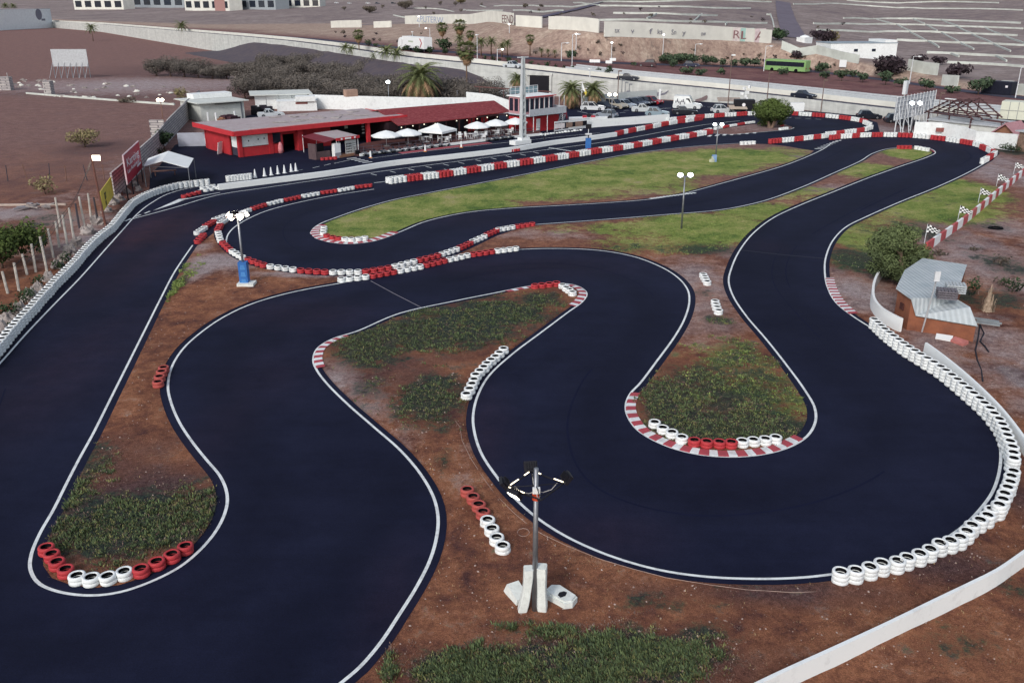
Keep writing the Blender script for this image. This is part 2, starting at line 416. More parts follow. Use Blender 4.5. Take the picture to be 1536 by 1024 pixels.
def asphalt_mat(name, a, bcol, dusty=True):
    m, nt, b = base_mat(name, 0.88, 0.14); v = wpos(nt)
    big, mid, vf = noise_n(nt, v, .09, 6, .7), noise_n(nt, v, .6, 6, .75), noise_n(nt, v, 18, 3, .8)
    o = ramp(nt, mth(nt, 'ADD', mth(nt, 'MULTIPLY', big, .65), mth(nt, 'MULTIPLY', mid, .35)), [(.36, lin(a)), (.64, lin(bcol))])
    st = noise_n(nt, wpos(nt, (.1, 1.2, 1)), .9, 4, .7)
    o = mix(nt, 1.0, o, ramp(nt, st, [(.3, (.88, .88, .88)), (.7, (1.1, 1.1, 1.1))]), 'MULTIPLY')
    if dusty:
        at = nd(nt, 'ShaderNodeAttribute', attribute_name='mask'); sp = nd(nt, 'ShaderNodeSeparateColor'); nt.links.new(at.outputs['Color'], sp.inputs[0])
        o = mix(nt, mth(nt, 'MULTIPLY', mth(nt, 'MULTIPLY', sp.outputs[0], ramp(nt, mid, [(.25, (.2, .2, .2)), (.75, (1, 1, 1))])), .75), o, lin('50333a'))
        o = mix(nt, mth(nt, 'MULTIPLY', sp.outputs[1], .6), o, lin('0a0d20'))
    o = mix(nt, 1.0, o, ramp(nt, vf, [(.3, (.72, .72, .72)), (.7, (1.3, 1.3, 1.3))]), 'MULTIPLY')
    nt.links.new(o, b.inputs['Base Color']); bump(nt, b, vf, .35, .01)
    return m
ASPH = asphalt_mat('asphalt', '0e1228', '1e223a')
PALEROAD = asphalt_mat('worn_asphalt', '3a3a4c', '55535f', False)
GREYROAD = asphalt_mat('pale_motorway', '85858a', 'a5a4a6', False)

# ------------------------------------------------------------------ motorway edge and the land beyond it
NX, NY = 0.35, 0.9367
E0PX = [(-300, 20, 3.0), (0, 29, 3.5), (150, 37, 4.5), (300, 50, 6.3), (358, 55, 6.6), (430, 62, 6.8), (500, 71, 6.8), (609, 87, 6.3), (700, 96.5, 5.8), (800, 107.5, 5.0), (910, 120, 3.7), (1000, 128.5, 2.8), (1090, 137, 2.3), (1216, 151, 1.8), (1331, 164.5, 1.5), (1440, 176, 1.4), (1560, 188, 1.4)]
def UDof(p): return p[0] * NY - p[1] * NX, p[0] * NX + p[1] * NY
_e = sorted((*UDof(G(x, y, z)), z) for x, y, z in E0PX)
def interp(tab, u):
    if u <= tab[0][0]: a, b = tab[0], tab[1]
    elif u >= tab[-1][0]: a, b = tab[-2], tab[-1]
    else:
        for i in range(len(tab) - 1):
            if tab[i][0] <= u <= tab[i + 1][0]: a, b = tab[i], tab[i + 1]; break
    k = (u - a[0]) / (b[0] - a[0])
    return tuple(a[j] + (b[j] - a[j]) * k for j in range(1, len(a)))
def e0(u): return interp(_e, u)[0]
def zE(u): return min(7.2, max(1.3, interp(_e, u)[1]))
def XY(u, d): return u * NY + (d + e0(u)) * NX, -u * NX + (d + e0(u)) * NY
def UD(x, y):
    u, q = x * NY - y * NX, x * NX + y * NY
    return u, q - e0(u)
def solve(px, py, zf):
    p = G(px, py, 3.0)
    for _ in range(12): p = G(px, py, zf(UDof(p)[0]))
    u, d = UD(p.x, p.y); return u, d
_f = sorted(solve(x, y, zE) for x, y in [(-100, 27), (150, 35), (300, 46), (500, 60), (600, 70), (700, 78), (800, 86), (900, 92), (1000, 95.5), (1100, 98), (1200, 103), (1330, 118), (1475, 138), (1600, 151)])
def dF(u): return max(18.0, interp(_f, u)[0])
_hb = [(150, 3.0), (300, 4.0), (500, 5.0), (600, 6.5), (1000, 6.5), (1160, 5.5), (1305, 2.4), (1457, .5), (1700, .3)]
_hu = [(solve(x, 80 if x < 1000 else 110, zE)[0], h) for x, h in _hb]
def hB(u): return min(7.0, max(.3, interp(_hu, u)[0]))
_w = sorted(solve(x, y, lambda u: zE(u) + hB(u)) for x, y in [(150, 33), (300, 38), (500, 41), (600, 35.5), (700, 35.5), (770, 38), (823, 41), (906, 54), (1000, 57), (1100, 62), (1160, 65), (1175, 71), (1305, 98), (1390, 111), (1457, 131), (1540, 141)])
def dW(u): return max(dF(u) + 5.0, interp(_w, u)[0])
def zfar(u, d):
    if d < 0: return 0.0
    a, b = dF(u), dW(u); z = zE(u)
    if d > a: z += hB(u) * ss(a, b, d) if d < b else hB(u)
    if d > b:
        q = d - b; z += .036 * q + .00002 * q * q + .5 * min(1, q / 60) * noise.noise((u * .03, d * .05, 3))
    return z
def T(px, py, tmax=3500):
    """the point of the land seen at this place of the photograph"""
    d = ray(px, py); d = d / d.y
    def below(t):
        p = Vector((0, 0, CAM_H)) + d * t; u, q = UD(p.x, p.y); return p.z <= zfar(u, q)
    if d.z < 0:
        t0 = CAM_H / -d.z
    else: t0 = 1e9
    t, st = 20.0, 3.0; prev = t
    while t < min(tmax, t0 + 1):
        if below(t):
            lo, hi = prev, t
            for _ in range(22):
                m = (lo + hi) / 2
                if below(m): hi = m
                else: lo = m
            p = Vector((0, 0, CAM_H)) + d * hi; return p
        prev = t; t += st + t * .004
    return G(px, py) if d.z < 0 else Vector((0, 0, CAM_H)) + d * tmax

def grid_mesh(name, xs, ys, f, keep=None):
    vs, idx = [], {}
    for j, b in enumerate(ys):
        for i, a in enumerate(xs): vs.append(f(a, b))
    n = len(xs); fs = []
    for j in range(len(ys) - 1):
        for i in range(n - 1):
            q = (j * n + i, j * n + i + 1, (j + 1) * n + i + 1, (j + 1) * n + i)
            if keep is None or keep(vs[q[0]], vs[q[2]]): fs.append(q)
    me = bpy.data.meshes.new(name); me.from_pydata(vs, [], fs); return me
def paint(me, fn):
    a = me.attributes.new('mask', 'FLOAT_COLOR', 'POINT'); buf = []
    for v in me.vertices: buf += fn(v.co)
    a.data.foreach_set('color', buf)
def steps(*segs):
    out = []
    for a, b, s in segs:
        x = a
        while x < b - 1e-6: out.append(x); x += s
    out.append(segs[-1][1]); return out

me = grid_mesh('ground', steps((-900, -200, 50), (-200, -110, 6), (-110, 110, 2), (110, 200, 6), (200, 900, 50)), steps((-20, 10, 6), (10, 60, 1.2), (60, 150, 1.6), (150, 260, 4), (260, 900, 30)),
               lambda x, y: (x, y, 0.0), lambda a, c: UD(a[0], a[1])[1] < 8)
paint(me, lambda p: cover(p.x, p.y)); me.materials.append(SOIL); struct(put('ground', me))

# the land beyond the motorway wall
def hill_mat():
    m, nt, b = base_mat('hill_soil', 0.95, 0.05); v = wpos(nt)
    at = nd(nt, 'ShaderNodeAttribute', attribute_name='mask'); sp = nd(nt, 'ShaderNodeSeparateColor'); nt.links.new(at.outputs['Color'], sp.inputs[0])
    big, mid, fine = noise_n(nt, v, .02, 5), noise_n(nt, v, .16, 6, .7), noise_n(nt, v, .9, 5, .75)
    field = ramp(nt, mth(nt, 'ADD', mth(nt, 'MULTIPLY', big, .4), mth(nt, 'MULTIPLY', mid, .6)), [(.32, lin('73676d')), (.5, lin('908380')), (.68, lin('a89c9b'))])
    bank = ramp(nt, mth(nt, 'ADD', mth(nt, 'MULTIPLY', mid, .6), mth(nt, 'MULTIPLY', fine, .4)), [(.3, lin('8a726b')), (.5, lin('ab9588')), (.7, lin('c9b9a8'))])
    verge = ramp(nt, mid, [(.3, lin('6a4a4e')), (.7, lin('8f6c68'))])
    o = mix(nt, sp.outputs[1], field, bank); o = mix(nt, sp.outputs[0], o, verge)
    o = mix(nt, ramp(nt, noise_n(nt, wpos(nt, (1, 1.0, 1)), .3, 5, .7), [(.6, (0, 0, 0)), (.7, (.55, .55, .55))]), o, lin('5a5452'))
    o = mix(nt, 1.0, o, ramp(nt, fine, [(.3, (.75, .75, .75)), (.72, (1.18, 1.18, 1.18))]), 'MULTIPLY')
    nt.links.new(o, b.inputs['Base Color']); bump(nt, b, fine, .6, .5); return m
HILL = hill_mat()
us = steps((-1500, -720, 60), (-720, 180, 5), (180, 900, 60)); vsn = 0
rows = [0, .2, .4, .6, .8, .9, .97, 1.0]; bank = [.1, .2, .3, .4, .5, .6, .7, .8, .9, 1.0]; hill = steps((6, 60, 6), (60, 400, 14), (400, 1800, 80))
vs = []; msk = []
for u in us:
    a, b = dF(u), dW(u); ds = [a * r for r in rows] + [a + (b - a) * r for r in bank] + [b + q for q in hill]
    for k, d in enumerate(ds):
        x, y = XY(u, d); vs.append((x, y, zfar(u, d)))
        vg = 1.0 if d <= a * 1.001 else max(0, 1 - (d - a) / max(1, (b - a) * .25)); bk = 1.0 if d <= b * 1.0001 else max(0, 1 - (d - b) / 12)
        msk += [vg, bk, 0, 0]
n = len(rows) + len(bank) + len(hill)
fs = [(i * n + j, (i + 1) * n + j, (i + 1) * n + j + 1, i * n + j + 1) for i in range(len(us) - 1) for j in range(n - 1)]
me = bpy.data.meshes.new('hillside'); me.from_pydata(vs, [], fs); me.materials.append(HILL)
me.attributes.new('mask', 'FLOAT_COLOR', 'POINT').data.foreach_set('color', msk); me.polygons.foreach_set('use_smooth', [True] * len(fs)); struct(put('hillside', me))

def band(name, mat, d0, d1, u0, u1, dz=.04, st=6):
    """road strip that follows the motorway edge between two offsets"""
    mb = MB(); vs = []; us = steps((u0, u1, st))
    f = (lambda q: q) if callable(d0) else None
    for u in us:
        for d in (d0(u) if callable(d0) else d0, d1(u) if callable(d1) else d1):
            x, y = XY(u, d); vs.append((x, y, zfar(u, max(d, .001)) + dz))
    mb.add(vs, [(2 * i, 2 * i + 2, 2 * i + 3, 2 * i + 1) for i in range(len(us) - 1)]); return struct(mb.build(name, mat))
U0, U1 = -700, 150
band('motorway', PALEROAD, .25, 4.6, U0, U1); band('motorway', GREYROAD, 5.2, 24, -62, U1); band('motorway', PALEROAD, 5.2, 11, U0, -62)
band('service_road', PALEROAD, lambda u: dF(u) - 8.5, lambda u: dF(u) - 1.5, U0, U1)

# ------------------------------------------------------------------ kart track
LEFT_I = [(289, 368), (262, 408), (240, 450), (215, 500), (190, 550), (165, 600), (140, 650), (118, 690), (100, 725), (80, 765), (60, 800), (47, 832), (46, 855), (60, 876), (95, 889), (140, 893), (180, 888), (225, 873), (270, 850), (305, 820), (328, 790), (340, 760), (340, 738), (330, 714), (310, 690), (290, 665), (270, 635), (257, 605), (252, 580), (258, 550), (275, 523), (300, 500), (335, 476), (375, 457), (420, 443), (470, 432), (510, 425), (560, 414), (620, 402), (700, 386), (760, 376), (830, 373), (900, 376), (950, 385), (990, 400), (1016, 416), (1031, 434), (1034, 452), (1027, 478), (1012, 505), (985, 542), (960, 575), (946, 590), (939, 607), (942, 625), (960, 648), (1000, 669), (1050, 682), (1110, 685), (1165, 677), (1205, 659), (1222, 636), (1222, 612), (1207, 585), (1180, 548), (1150, 510), (1120, 475), (1100, 445), (1093, 422), (1098, 400), (1110, 375), (1130, 350), (1160, 327), (1200, 308), (1250, 288), (1300, 268), (1350, 250), (1392, 235.5), (1403, 229), (1393, 223), (1370, 221), (1335, 223), (1310, 230), (1290, 242), (1250, 260), (1200, 282), (1140, 303), (1080, 315), (1000, 322), (900, 330), (803, 337)]
K_IN = [(772, 343), (743, 352), (700, 372), (661, 388), (588, 404), (543, 411), (493, 412), (445, 408), (400, 401), (366, 390), (344, 376), (331, 360), (328, 348), (334, 336), (350, 327)]
Q_TOP = [(466, 350), (470, 343), (482, 335), (500, 328), (540, 314), (590, 300), (640, 290), (700, 278.5), (760, 267), (820, 255), (880, 243), (940, 232), (1000, 224), (1050, 219), (1108, 215.2)]
Q_BOT = [(1262, 210), (1249, 214), (1238, 222), (1216, 233), (1175, 249), (1120, 265), (1080, 276), (1040, 287), (1020, 292), (975, 299), (930, 303), (850, 308), (760, 313), (700, 319), (640, 332), (605, 346), (580, 356), (555, 363), (520, 366), (490, 362.5), (473, 357)]
S_LEFT = [(300, 1190), (430, 1090), (512, 1024), (540, 1000), (570, 965), (600, 920), (625, 880), (645, 840), (655, 805), (657, 775), (650, 745), (630, 710), (600, 675), (560, 640), (520, 605), (490, 575), (475, 555), (470, 540), (477, 522), (500, 508), (535, 497)]
S_RIGHT = [(600, 470), (680, 452), (740, 440), (790, 430), (830, 425), (862, 428), (879, 438), (875, 451), (850, 470), (810, 500), (770, 530), (735, 562), (718, 590), (710, 620), (711, 645), (722, 680), (745, 715), (775, 750), (810, 780), (850, 805), (900, 828), (950, 845), (1000, 857), (1060, 865), (1120, 868), (1190, 867), (1250, 861)]
OUT = [(1300, 851), (1350, 838), (1400, 818), (1440, 793), (1470, 764), (1490, 735), (1500, 700), (1500, 670), (1490, 640), (1470, 610), (1440, 580), (1400, 550), (1360, 525), (1320, 500), (1280, 475), (1255, 455), (1241, 430), (1237, 405), (1239, 385), (1250, 360), (1270, 340), (1300, 325), (1350, 303), (1400, 283), (1440, 265), (1465, 252), (1485, 240)]
R_ISL = [(1066, 200), (1070, 196), (1087, 192.5), (1107, 189.5), (1134, 186), (1165, 184), (1182, 188), (1191, 191.8), (1186, 194), (1165, 196.5), (1130, 199.5), (1095, 202)]
def fill(name, poly, step, z, mat, fn, mound=0.0):
    pts = [Vector((p[0], p[1])) for p in poly]; n = len(pts)
    x0, x1 = min(p.x for p in pts), max(p.x for p in pts); y0, y1 = min(p.y for p in pts), max(p.y for p in pts)
    tp = [(p.x, p.y) for p in pts]; extra = []; y = y0 + step * .5; k = 0
    while y < y1:
        xs = []; j = n - 1
        for i in range(n):
            if (tp[i][1] > y) != (tp[j][1] > y): xs.append((tp[j][0] - tp[i][0]) * (y - tp[i][1]) / (tp[j][1] - tp[i][1]) + tp[i][0])
            j = i
        xs.sort()
        for a, b in zip(xs[::2], xs[1::2]):
            x = a + step * (.6 if k % 2 else .9)
            while x < b - step * .4: extra.append(Vector((x + RR.uniform(-.12, .12) * step, y + RR.uniform(-.12, .12) * step))); x += step
        y += step; k += 1
    V, E, F, ov, _, _ = delaunay_2d_cdt(pts + extra, [(i, (i + 1) % n) for i in range(n)], [list(range(n))], 1, 1e-5)
    vs = []
    for i, v in enumerate(V):
        h = z
        if mound and i >= n: h += mound * (.35 + .65 * noise.noise((v.x * .45, v.y * .45, 1.7))) + mound * .4 * noise.noise((v.x * 1.9, v.y * 1.9, 5))
        vs.append((v.x, v.y, max(h, z - .02)))
    F = [f if area([vs[i] for i in f]) > 0 else f[::-1] for f in F]
    me = bpy.data.meshes.new(name); me.from_pydata(vs, [], F); me.materials.append(mat); paint(me, fn)
    me.polygons.foreach_set('use_smooth', [True] * len(me.polygons))
    return struct(put(name, me))
soilfn = lambda p: cover(p.x, p.y)
wl = MB()
LINE = .13
def white_line(px, closed=False, z=.02, wd=LINE, step=.6):
    s = px_spline(px, closed, step); ribbon(wl, px_spline(px, closed, .2), wd, z, closed); return s
def wear_mat(name, col, dirt, lo=.62, hi=.8):
    m, nt, b = base_mat(name, .75, .25); v = wpos(nt)
    n = noise_n(nt, v, 2.2, 6, .75); n2 = noise_n(nt, v, .5, 3)
    o = mix(nt, ramp(nt, mth(nt, 'ADD', mth(nt, 'MULTIPLY', n, .7), mth(nt, 'MULTIPLY', n2, .3)), [(lo - .12, (0, 0, 0)), (hi, (.8, .8, .8))]), lin(col), lin(dirt))
    nt.links.new(o, b.inputs['Base Color']); return m
LINEW = wear_mat('line_paint', 'e6ebec', '5a5a66', .58, .82); KERBW = wear_mat('kerb_white', 'e0e4e6', '7d7474', .58, .8); KERBR = wear_mat('kerb_red', 'b04a54', '6e4a50', .56, .8)

sP = white_line(LEFT_I); sK = px_spline(K_IN); polyP = sP + sK
if area(polyP) > 0: dP = 1
else: dP = -1
isl = offset(polyP, .42 * dP, True)
# drop folded points of the inset outline at its sharp tips
def clean(poly, src, dmin):
    out = []
    for p in poly:
        if all((p - Vector(q[:2])).length > dmin * .8 for q in src[::2]) and (not out or (p - out[-1]).length > .05): out.append(p)
    return out
isl = clean(resample(isl + isl[:1], .25)[:-1], polyP, .36); fill('infield', isl, .7, .03, SOIL, soilfn, .09)
sQ1 = px_spline(Q_TOP); sQ2 = px_spline(Q_BOT); ribbon(wl, sQ2, LINE, .02); ribbon(wl, sQ2[-1:] + sQ1, LINE, .02)
polyQ = sQ1 + px_spline([(1150, 216), (1180, 219), (1206, 223.5), (1226, 226.5)]) + [p for p in sQ2 if proj((p.x, p.y, 0))[0] < 1222]
dQ = 1 if area(polyQ) > 0 else -1
fill('infield', clean(offset(polyQ, .42 * dQ, True), polyQ, .36), .9, .03, SOIL, soilfn, .08)
sR = px_spline(R_ISL, True, .8); dR = 1 if area(sR) > 0 else -1
fill('infield', offset(sR, .2 * dR, True), .9, .03, SOIL, soilfn, .06)
sS = white_line(S_LEFT + S_RIGHT + OUT)
ribbon(wl, px_spline(R_ISL[7:] + R_ISL[:1], False, .8), LINE, .02)
# soil on the outer side of the long lower line, as far as the picture's edge
kS = [i for i, p in enumerate(sS)]
outer = offset(sS, -.42)
polyS = clean(resample(outer, .25), sS, .36) + px_line([(1492, 246), (1530, 252), (1700, 330), (1800, 700), (1700, 1300), (900, 1500), (200, 1300)])
fill('infield', polyS, .55 if True else 1, .03, SOIL, soilfn, .1)
ribbon(wl, px_spline([(561, 284), (509, 292), (454, 302.5), (403, 315.5), (375, 327), (353, 340), (342, 352), (339, 364)], False, .6), LINE, .02)
ribbon(wl, px_spline([(186, 332), (260, 312), (330, 292), (400, 281.5), (500, 267), (600, 253.5), (700, 240.5), (760, 232.5), (830, 223.5), (925, 210.5), (1000, 197), (1060, 187), (1110, 181.5)], False, 1), .14, .02)
ribbon(wl, px_spline([(-60, 608), (0, 545), (40, 500), (80, 458), (120, 417), (160, 372), (186, 343), (205, 322), (225, 306), (255, 290), (290, 281), (306, 279)], False, .6), LINE, .02)
ribbon(wl, px_line([(561, 274.5), (586, 271.5)]), .16, .02)
# merge wedge and dashes at the pit exit
wl.add([(*G(x, y)[:2], .021) for x, y in [(229, 316.5), (262, 306), (283, 297.5), (268, 299)]], [(0, 1, 2, 3)])
for a, b in [((188, 332), (196, 328)), ((203, 325.5), (211, 322)), ((217, 320.5), (225, 317))]: ribbon(wl, px_line([a, b]), .2, .021)
ribbon(wl, px_spline([(276, 296.5), (284, 291), (300, 285), (312, 281)], False, .5), .16, .021); ribbon(wl, px_spline([(270, 301), (300, 294.5), (330, 289)], False, .5), .16, .021)
# starting grid
for x, y in [(556.5, 261), (585, 257), (612.5, 253.5), (638.6, 250), (664.7, 246.4), (688, 243.7), (713, 240), (736, 237), (758.5, 234), (780, 231.3), (800, 228.3), (584, 264.6), (614, 260.8), (640, 257), (666, 254), (691, 250.5), (715, 247), (740, 243.7), (763, 240.5), (786, 237.7)]:
    ribbon(wl, px_line([(x, y), (x + 8.5, y + 2.2)]), .13, .021)
for i in range(9):       # start line blocks
    a = G(823 + i * 4.4, 222.0 + i * .68); ribbon(wl, [a, a + Vector((.62, -.35, 0))], .35, .021)
# pit lane dashes, crossing bars, pit edge
for a, b in [((440, 257), (454, 254.6)), ((469, 252.2), (479, 249.8)), ((486, 248.5), (496, 246)), ((501, 245.5), (525, 240.2))]: ribbon(wl, px_line([a, b]), .1, .021)
for i in range(5): ribbon(wl, px_line([(520.5 + i * 5.8, 238.3 + i * 1.55), (535 + i * 5.8, 236.8 + i * 1.55)]), .35, .021)
ribbon(wl, px_spline([(556, 238), (600, 232), (680, 222.5), (760, 214), (820, 207.5), (900, 199.5)], False, 2), .1, .021)
for i in range(8):       # zebra bars by the back link
    ribbon(wl, px_line([(1222 + i * 4.4, 223.4 - i * 1.75), (1232.5 + i * 4.2, 223.6 - i * 1.75)]), .34, .021)
for i in range(14): ribbon(wl, px_line([(976 + i * 4.9, 298.3 - i * .62), (978.6 + i * 4.9, 297.2 - i * .62)]), .42, .022)
for i in range(7): ribbon(wl, px_line([(1062.5 + i * 11.4, 205.2 - i * .82), (1066.5 + i * 11.2, 202.9 - i * .82)]), .5, .022)
for i in range(4): ribbon(wl, px_line([(1178 + i * 15, 176.8 + i * .7), (1187 + i * 15, 177 + i * .8)]), .15, .021)
# car park bays
for i in range(6): ribbon(wl, px_line([(930 + i * 17, 169.5 - i * 1.6), (938 + i * 17, 168.9 - i * 1.6)]), .15, .021)
for a, b in [((866, 167), (884, 171)), ((884, 171), (912, 176)), ((936, 166), (944, 166)), ((985, 164), (1000, 162.5)), ((1047, 159), (1058, 160)), ((1061, 161), (1072, 161)), ((905, 168), (924, 167.5))]: ribbon(wl, px_line([a, b]), .16, .021)
struct(wl.build('white_line', LINEW))
# a fine seam across the track
sm = MB(); ribbon(sm, px_line([(556, 421.5), (590, 440), (632, 461.5)]), .06, .019); struct(sm.build('seam', M('seam', '8a8790', .9)))
sm = MB(); ribbon(sm, px_line([(1113, 375.5), (1170, 382), (1236, 388)]), .22, .019); struct(sm.build('seam', M('tar', '141628', .7)))

# the asphalt itself
A_OUT = [(-700, 1250), (-330, 790), (-60, 590), (0, 515), (40, 468), (80, 424), (116, 388), (150, 352), (172, 332), (198, 303), (224, 284), (225, 262), (240, 248), (262, 218), (290, 206), (318, 195), (340, 180), (380, 172), (500, 172), (640, 165), (770, 160), (838, 163), (880, 156), (1000, 151), (1110, 154), (1190, 165), (1280, 172), (1316, 184), (1320, 199), (1400, 203), (1470, 214), (1500, 230)]
pa = px_line(A_OUT) + offset(sS, -.35)[::-1][2:]
DUST = []
def dust(ch, x, y, rx, ry, w):
    c = G(x, y); DUST.append((ch, c.x, c.y, (G(x + rx, y) - c).length, (G(x, y - ry) - G(x, y + ry)).length / 2, w))
for a in [(0, 235, 345, 70, 34, 1), (0, 200, 400, 60, 60, .35), (0, 90, 560, 100, 120, .22), (0, 330, 640, 60, 120, .16), (0, 450, 470, 120, 26, .25), (0, 730, 640, 40, 80, .25), (0, 900, 800, 120, 50, .22), (0, 590, 900, 60, 120, .2), (0, 780, 400, 200, 20, .2), (0, 700, 330, 80, 14, .16), (0, 400, 560, 90, 60, .12), (0, 1350, 218, 80, 9, .3), (0, 1150, 370, 40, 12, .2),
          (1, 1000, 560, 60, 120, .3), (1, 330, 800, 60, 200, .35), (1, 1100, 740, 300, 30, .35), (1, 480, 750, 60, 200, .3), (1, 900, 470, 60, 60, .3), (1, 620, 430, 200, 14, .3), (1, 300, 235, 80, 20, .6), (1, 1300, 600, 60, 120, .3)]: dust(*a)
RACE = []
RACE_PX = [[(30, 480), (-40, 640), (-60, 860), (30, 990), (180, 960), (320, 880), (390, 770), (360, 650), (330, 570), (380, 500), (500, 455), (640, 425), (760, 402), (850, 400), (930, 420), (975, 460), (950, 520), (905, 580), (890, 650), (930, 720), (1030, 748), (1180, 735), (1290, 690), (1330, 640), (1290, 560), (1210, 480), (1165, 420), (1180, 370), (1250, 325), (1400, 255), (1440, 232), (1390, 214), (1320, 214), (1240, 245), (1100, 290), (960, 312), (760, 325), (660, 345), (570, 380), (450, 382), (410, 350), (440, 322), (560, 292), (760, 255), (1000, 215), (1200, 192), (1270, 188), (1220, 178), (1080, 185), (900, 216), (640, 256), (330, 305), (210, 380), (110, 480)], [(610, 700), (560, 780), (480, 900), (380, 1020)], [(640, 560), (680, 640), (740, 740), (880, 850)]][:3]
RACE_PX[2] = [(1150, 330), (1120, 420), (1180, 500), (1300, 600)]
for px in RACE_PX:
    s_ = [(p.x, p.y) for p in px_spline(px, False, 2.0)]; RACE += list(zip(s_[:-1], s_[1:]))
def race(p):
    b = 99.0
    for (x0, y0), (x1, y1) in RACE:
        if abs(x0 - p.x) + abs(y0 - p.y) > 9: continue
        dx, dy = x1 - x0, y1 - y0; t = min(1, max(0, ((p.x - x0) * dx + (p.y - y0) * dy) / max(1e-6, dx * dx + dy * dy))); b = min(b, math.hypot(p.x - x0 - dx * t, p.y - y0 - dy * t))
    return b
def dustfn(p):
    m = [0., .75 * math.exp(-(race(p) / 1.5) ** 2), 0., 0.]
    for ch, cx, cy, a, b, w in DUST:
        q = math.hypot((p.x - cx) / a, (p.y - cy) / b)
        if q < 1.4: m[ch] = max(m[ch], w * (1 - ss(0, 1.4, q)))
    return m
fill('track', pa, 1.1, .01, ASPH, dustfn)

# faint rubbered lines worn into the bends
tm = MB()
for k in range(26):
    px = RACE_PX[0]; s_ = resample(px_spline(px, False, .4), .8); n = len(s_); L = RR.randint(14, 34)
    i0 = RR.randint(0, max(1, n - L - 1)); seg = s_[i0:i0 + L]
    if len(seg) > 4: ribbon(tm, spline(offset(seg, RR.uniform(-1.7, 1.7)), False, .4), RR.uniform(.05, .12), .0125 + k * .0004)
struct(tm.build('tyre_mark', M('rubber_mark', '161a32', .9, .2, .4, None, 0, 0, .08)))

# ------------------------------------------------------------------ painted kerbs
def kerb(px, side, wd, stripe):
    s = resample(px_spline(px, False, .15), .1); mb = MB(); n = len(s)
    A = s; B = offset(s, wd * side); vs = []
    hs = (.022, .06, .06)
    C = offset(s, .08 * side)
    for i in range(n): vs += [(A[i].x, A[i].y, .022), (C[i].x, C[i].y, .05), (B[i].x, B[i].y, .075)]
    fs, ms = [], []
    for i in range(n - 1):
        k = 0 if int(i * .1 / stripe) % 2 else 1
        for j in (0, 1):
            q = (3 * i + j, 3 * i + 3 + j, 3 * i + 4 + j, 3 * i + 1 + j); fs.append(q if side < 0 else q[::-1]); ms.append(k)
    mb.v, mb.f, mb.m = vs, fs, ms
    return struct(mb.build('kerb', [KERBW, KERBR]))
i0, i1 = LEFT_I.index((946, 590)), LEFT_I.index((1222, 636))
kerb([(946.5, 589)] + LEFT_I[i0 + 1:i1], 1, .5, .45)
kerb([(475, 553), (470.5, 540), (478, 521), (500, 508), (518, 502.5)], -1, .5, .4)
kerb([(757, 436.5), (790, 430), (830, 425), (862, 428), (879, 438), (874, 452), (862, 461)], -1, .55, .45)
kerb([(598, 349), (580, 356), (555, 363), (520, 366), (490, 362.5), (473, 357), (466, 350), (470, 343), (480, 337)], -1, .75, .45)
kerb([(1274, 471.5), (1255, 455), (1241, 430), (1238, 417)], -1, .62, .33)
kerb([(1403, 229), (1393, 223.2), (1372, 221)], 1, .3, 9)
# ------------------------------------------------------------------ tyres
def paint_mat(name, col, scuff, amt):
    m, nt, b = base_mat(name, .62, .35); v = wpos(nt)
    n, n2 = noise_n(nt, v, 3.2, 6, .75), noise_n(nt, v, .9, 3)
    g = nd(nt, 'ShaderNodeNewGeometry')
    o = mix(nt, ramp(nt, n2, [(.35, (0, 0, 0)), (.7, (.3, .3, .3))]), lin(col), tuple(x * .8 for x in lin(col)[:3]) + (1,))
    o = mix(nt, ramp(nt, n, [(.53, (0, 0, 0)), (.74, (amt, amt, amt))]), o, lin(scuff))
    nt.links.new(o, b.inputs['Base Color']); bump(nt, b, noise_n(nt, v, 40, 2), .2, .01); return m
TW = paint_mat('tyre_white_paint', 'eef2f2', '77757c', .7)
TR = paint_mat('tyre_red_paint', 'b83a40', '55242c', .8)
TROLD = paint_mat('tyre_faded_red_paint', 'b0524c', '7a4544', .7)
RUB = M('rubber', '0d0d12', .8, .3, 2.5, None, 0, 0, .15)
TYW = .172
def tyre_prof(w=TYW, R=.3):
    return [(.19, .01), (.25, .0), (.283, .012), (.298, .04), (.3, w * .5), (.298, w - .04), (.283, w - .012), (.25, w), (.215, w - .003), (.192, w - .022), (.205, w * .75), (.225, w * .5), (.2, w * .25), (.19, .01)]
def tyre_mesh(mat, n=18, w=TYW, wob=0):
    mb = MB(); mb.lathe(tyre_prof(w), n, 0, None, [0] * 9 + [1] * 4)
    if wob: mb.v = [(x * (1 + wob * math.sin(2 * math.atan2(y, x))), y * (1 - wob * math.sin(2 * math.atan2(y, x) + 1)), z) for x, y, z in mb.v]
    return mb.mesh('tyre', [mat, RUB], True)
TY = {k: [tyre_mesh(m, 18, TYW, w_) for w_ in (0, .02, .035)] for k, m in (('white', TW), ('red', TR), ('faded red', TROLD))}
def stackmesh(mat, n, seg=12):
    mb = MB()
    for k in range(n): mb.lathe(tyre_prof(), seg, 0, Matrix.Translation((RR.uniform(-.012, .012), RR.uniform(-.012, .012), k * TYW)), [0] * 9 + [1] * 4)
    return mb.mesh('tyre_stack', [mat, RUB], True)
_sm = {}
def smesh(col, n):
    if (col, n) not in _sm: _sm[(col, n)] = [stackmesh({'white': TW, 'red': TR, 'faded red': TROLD}[col], n) for _ in range(3)]
    return RR.choice(_sm[(col, n)])
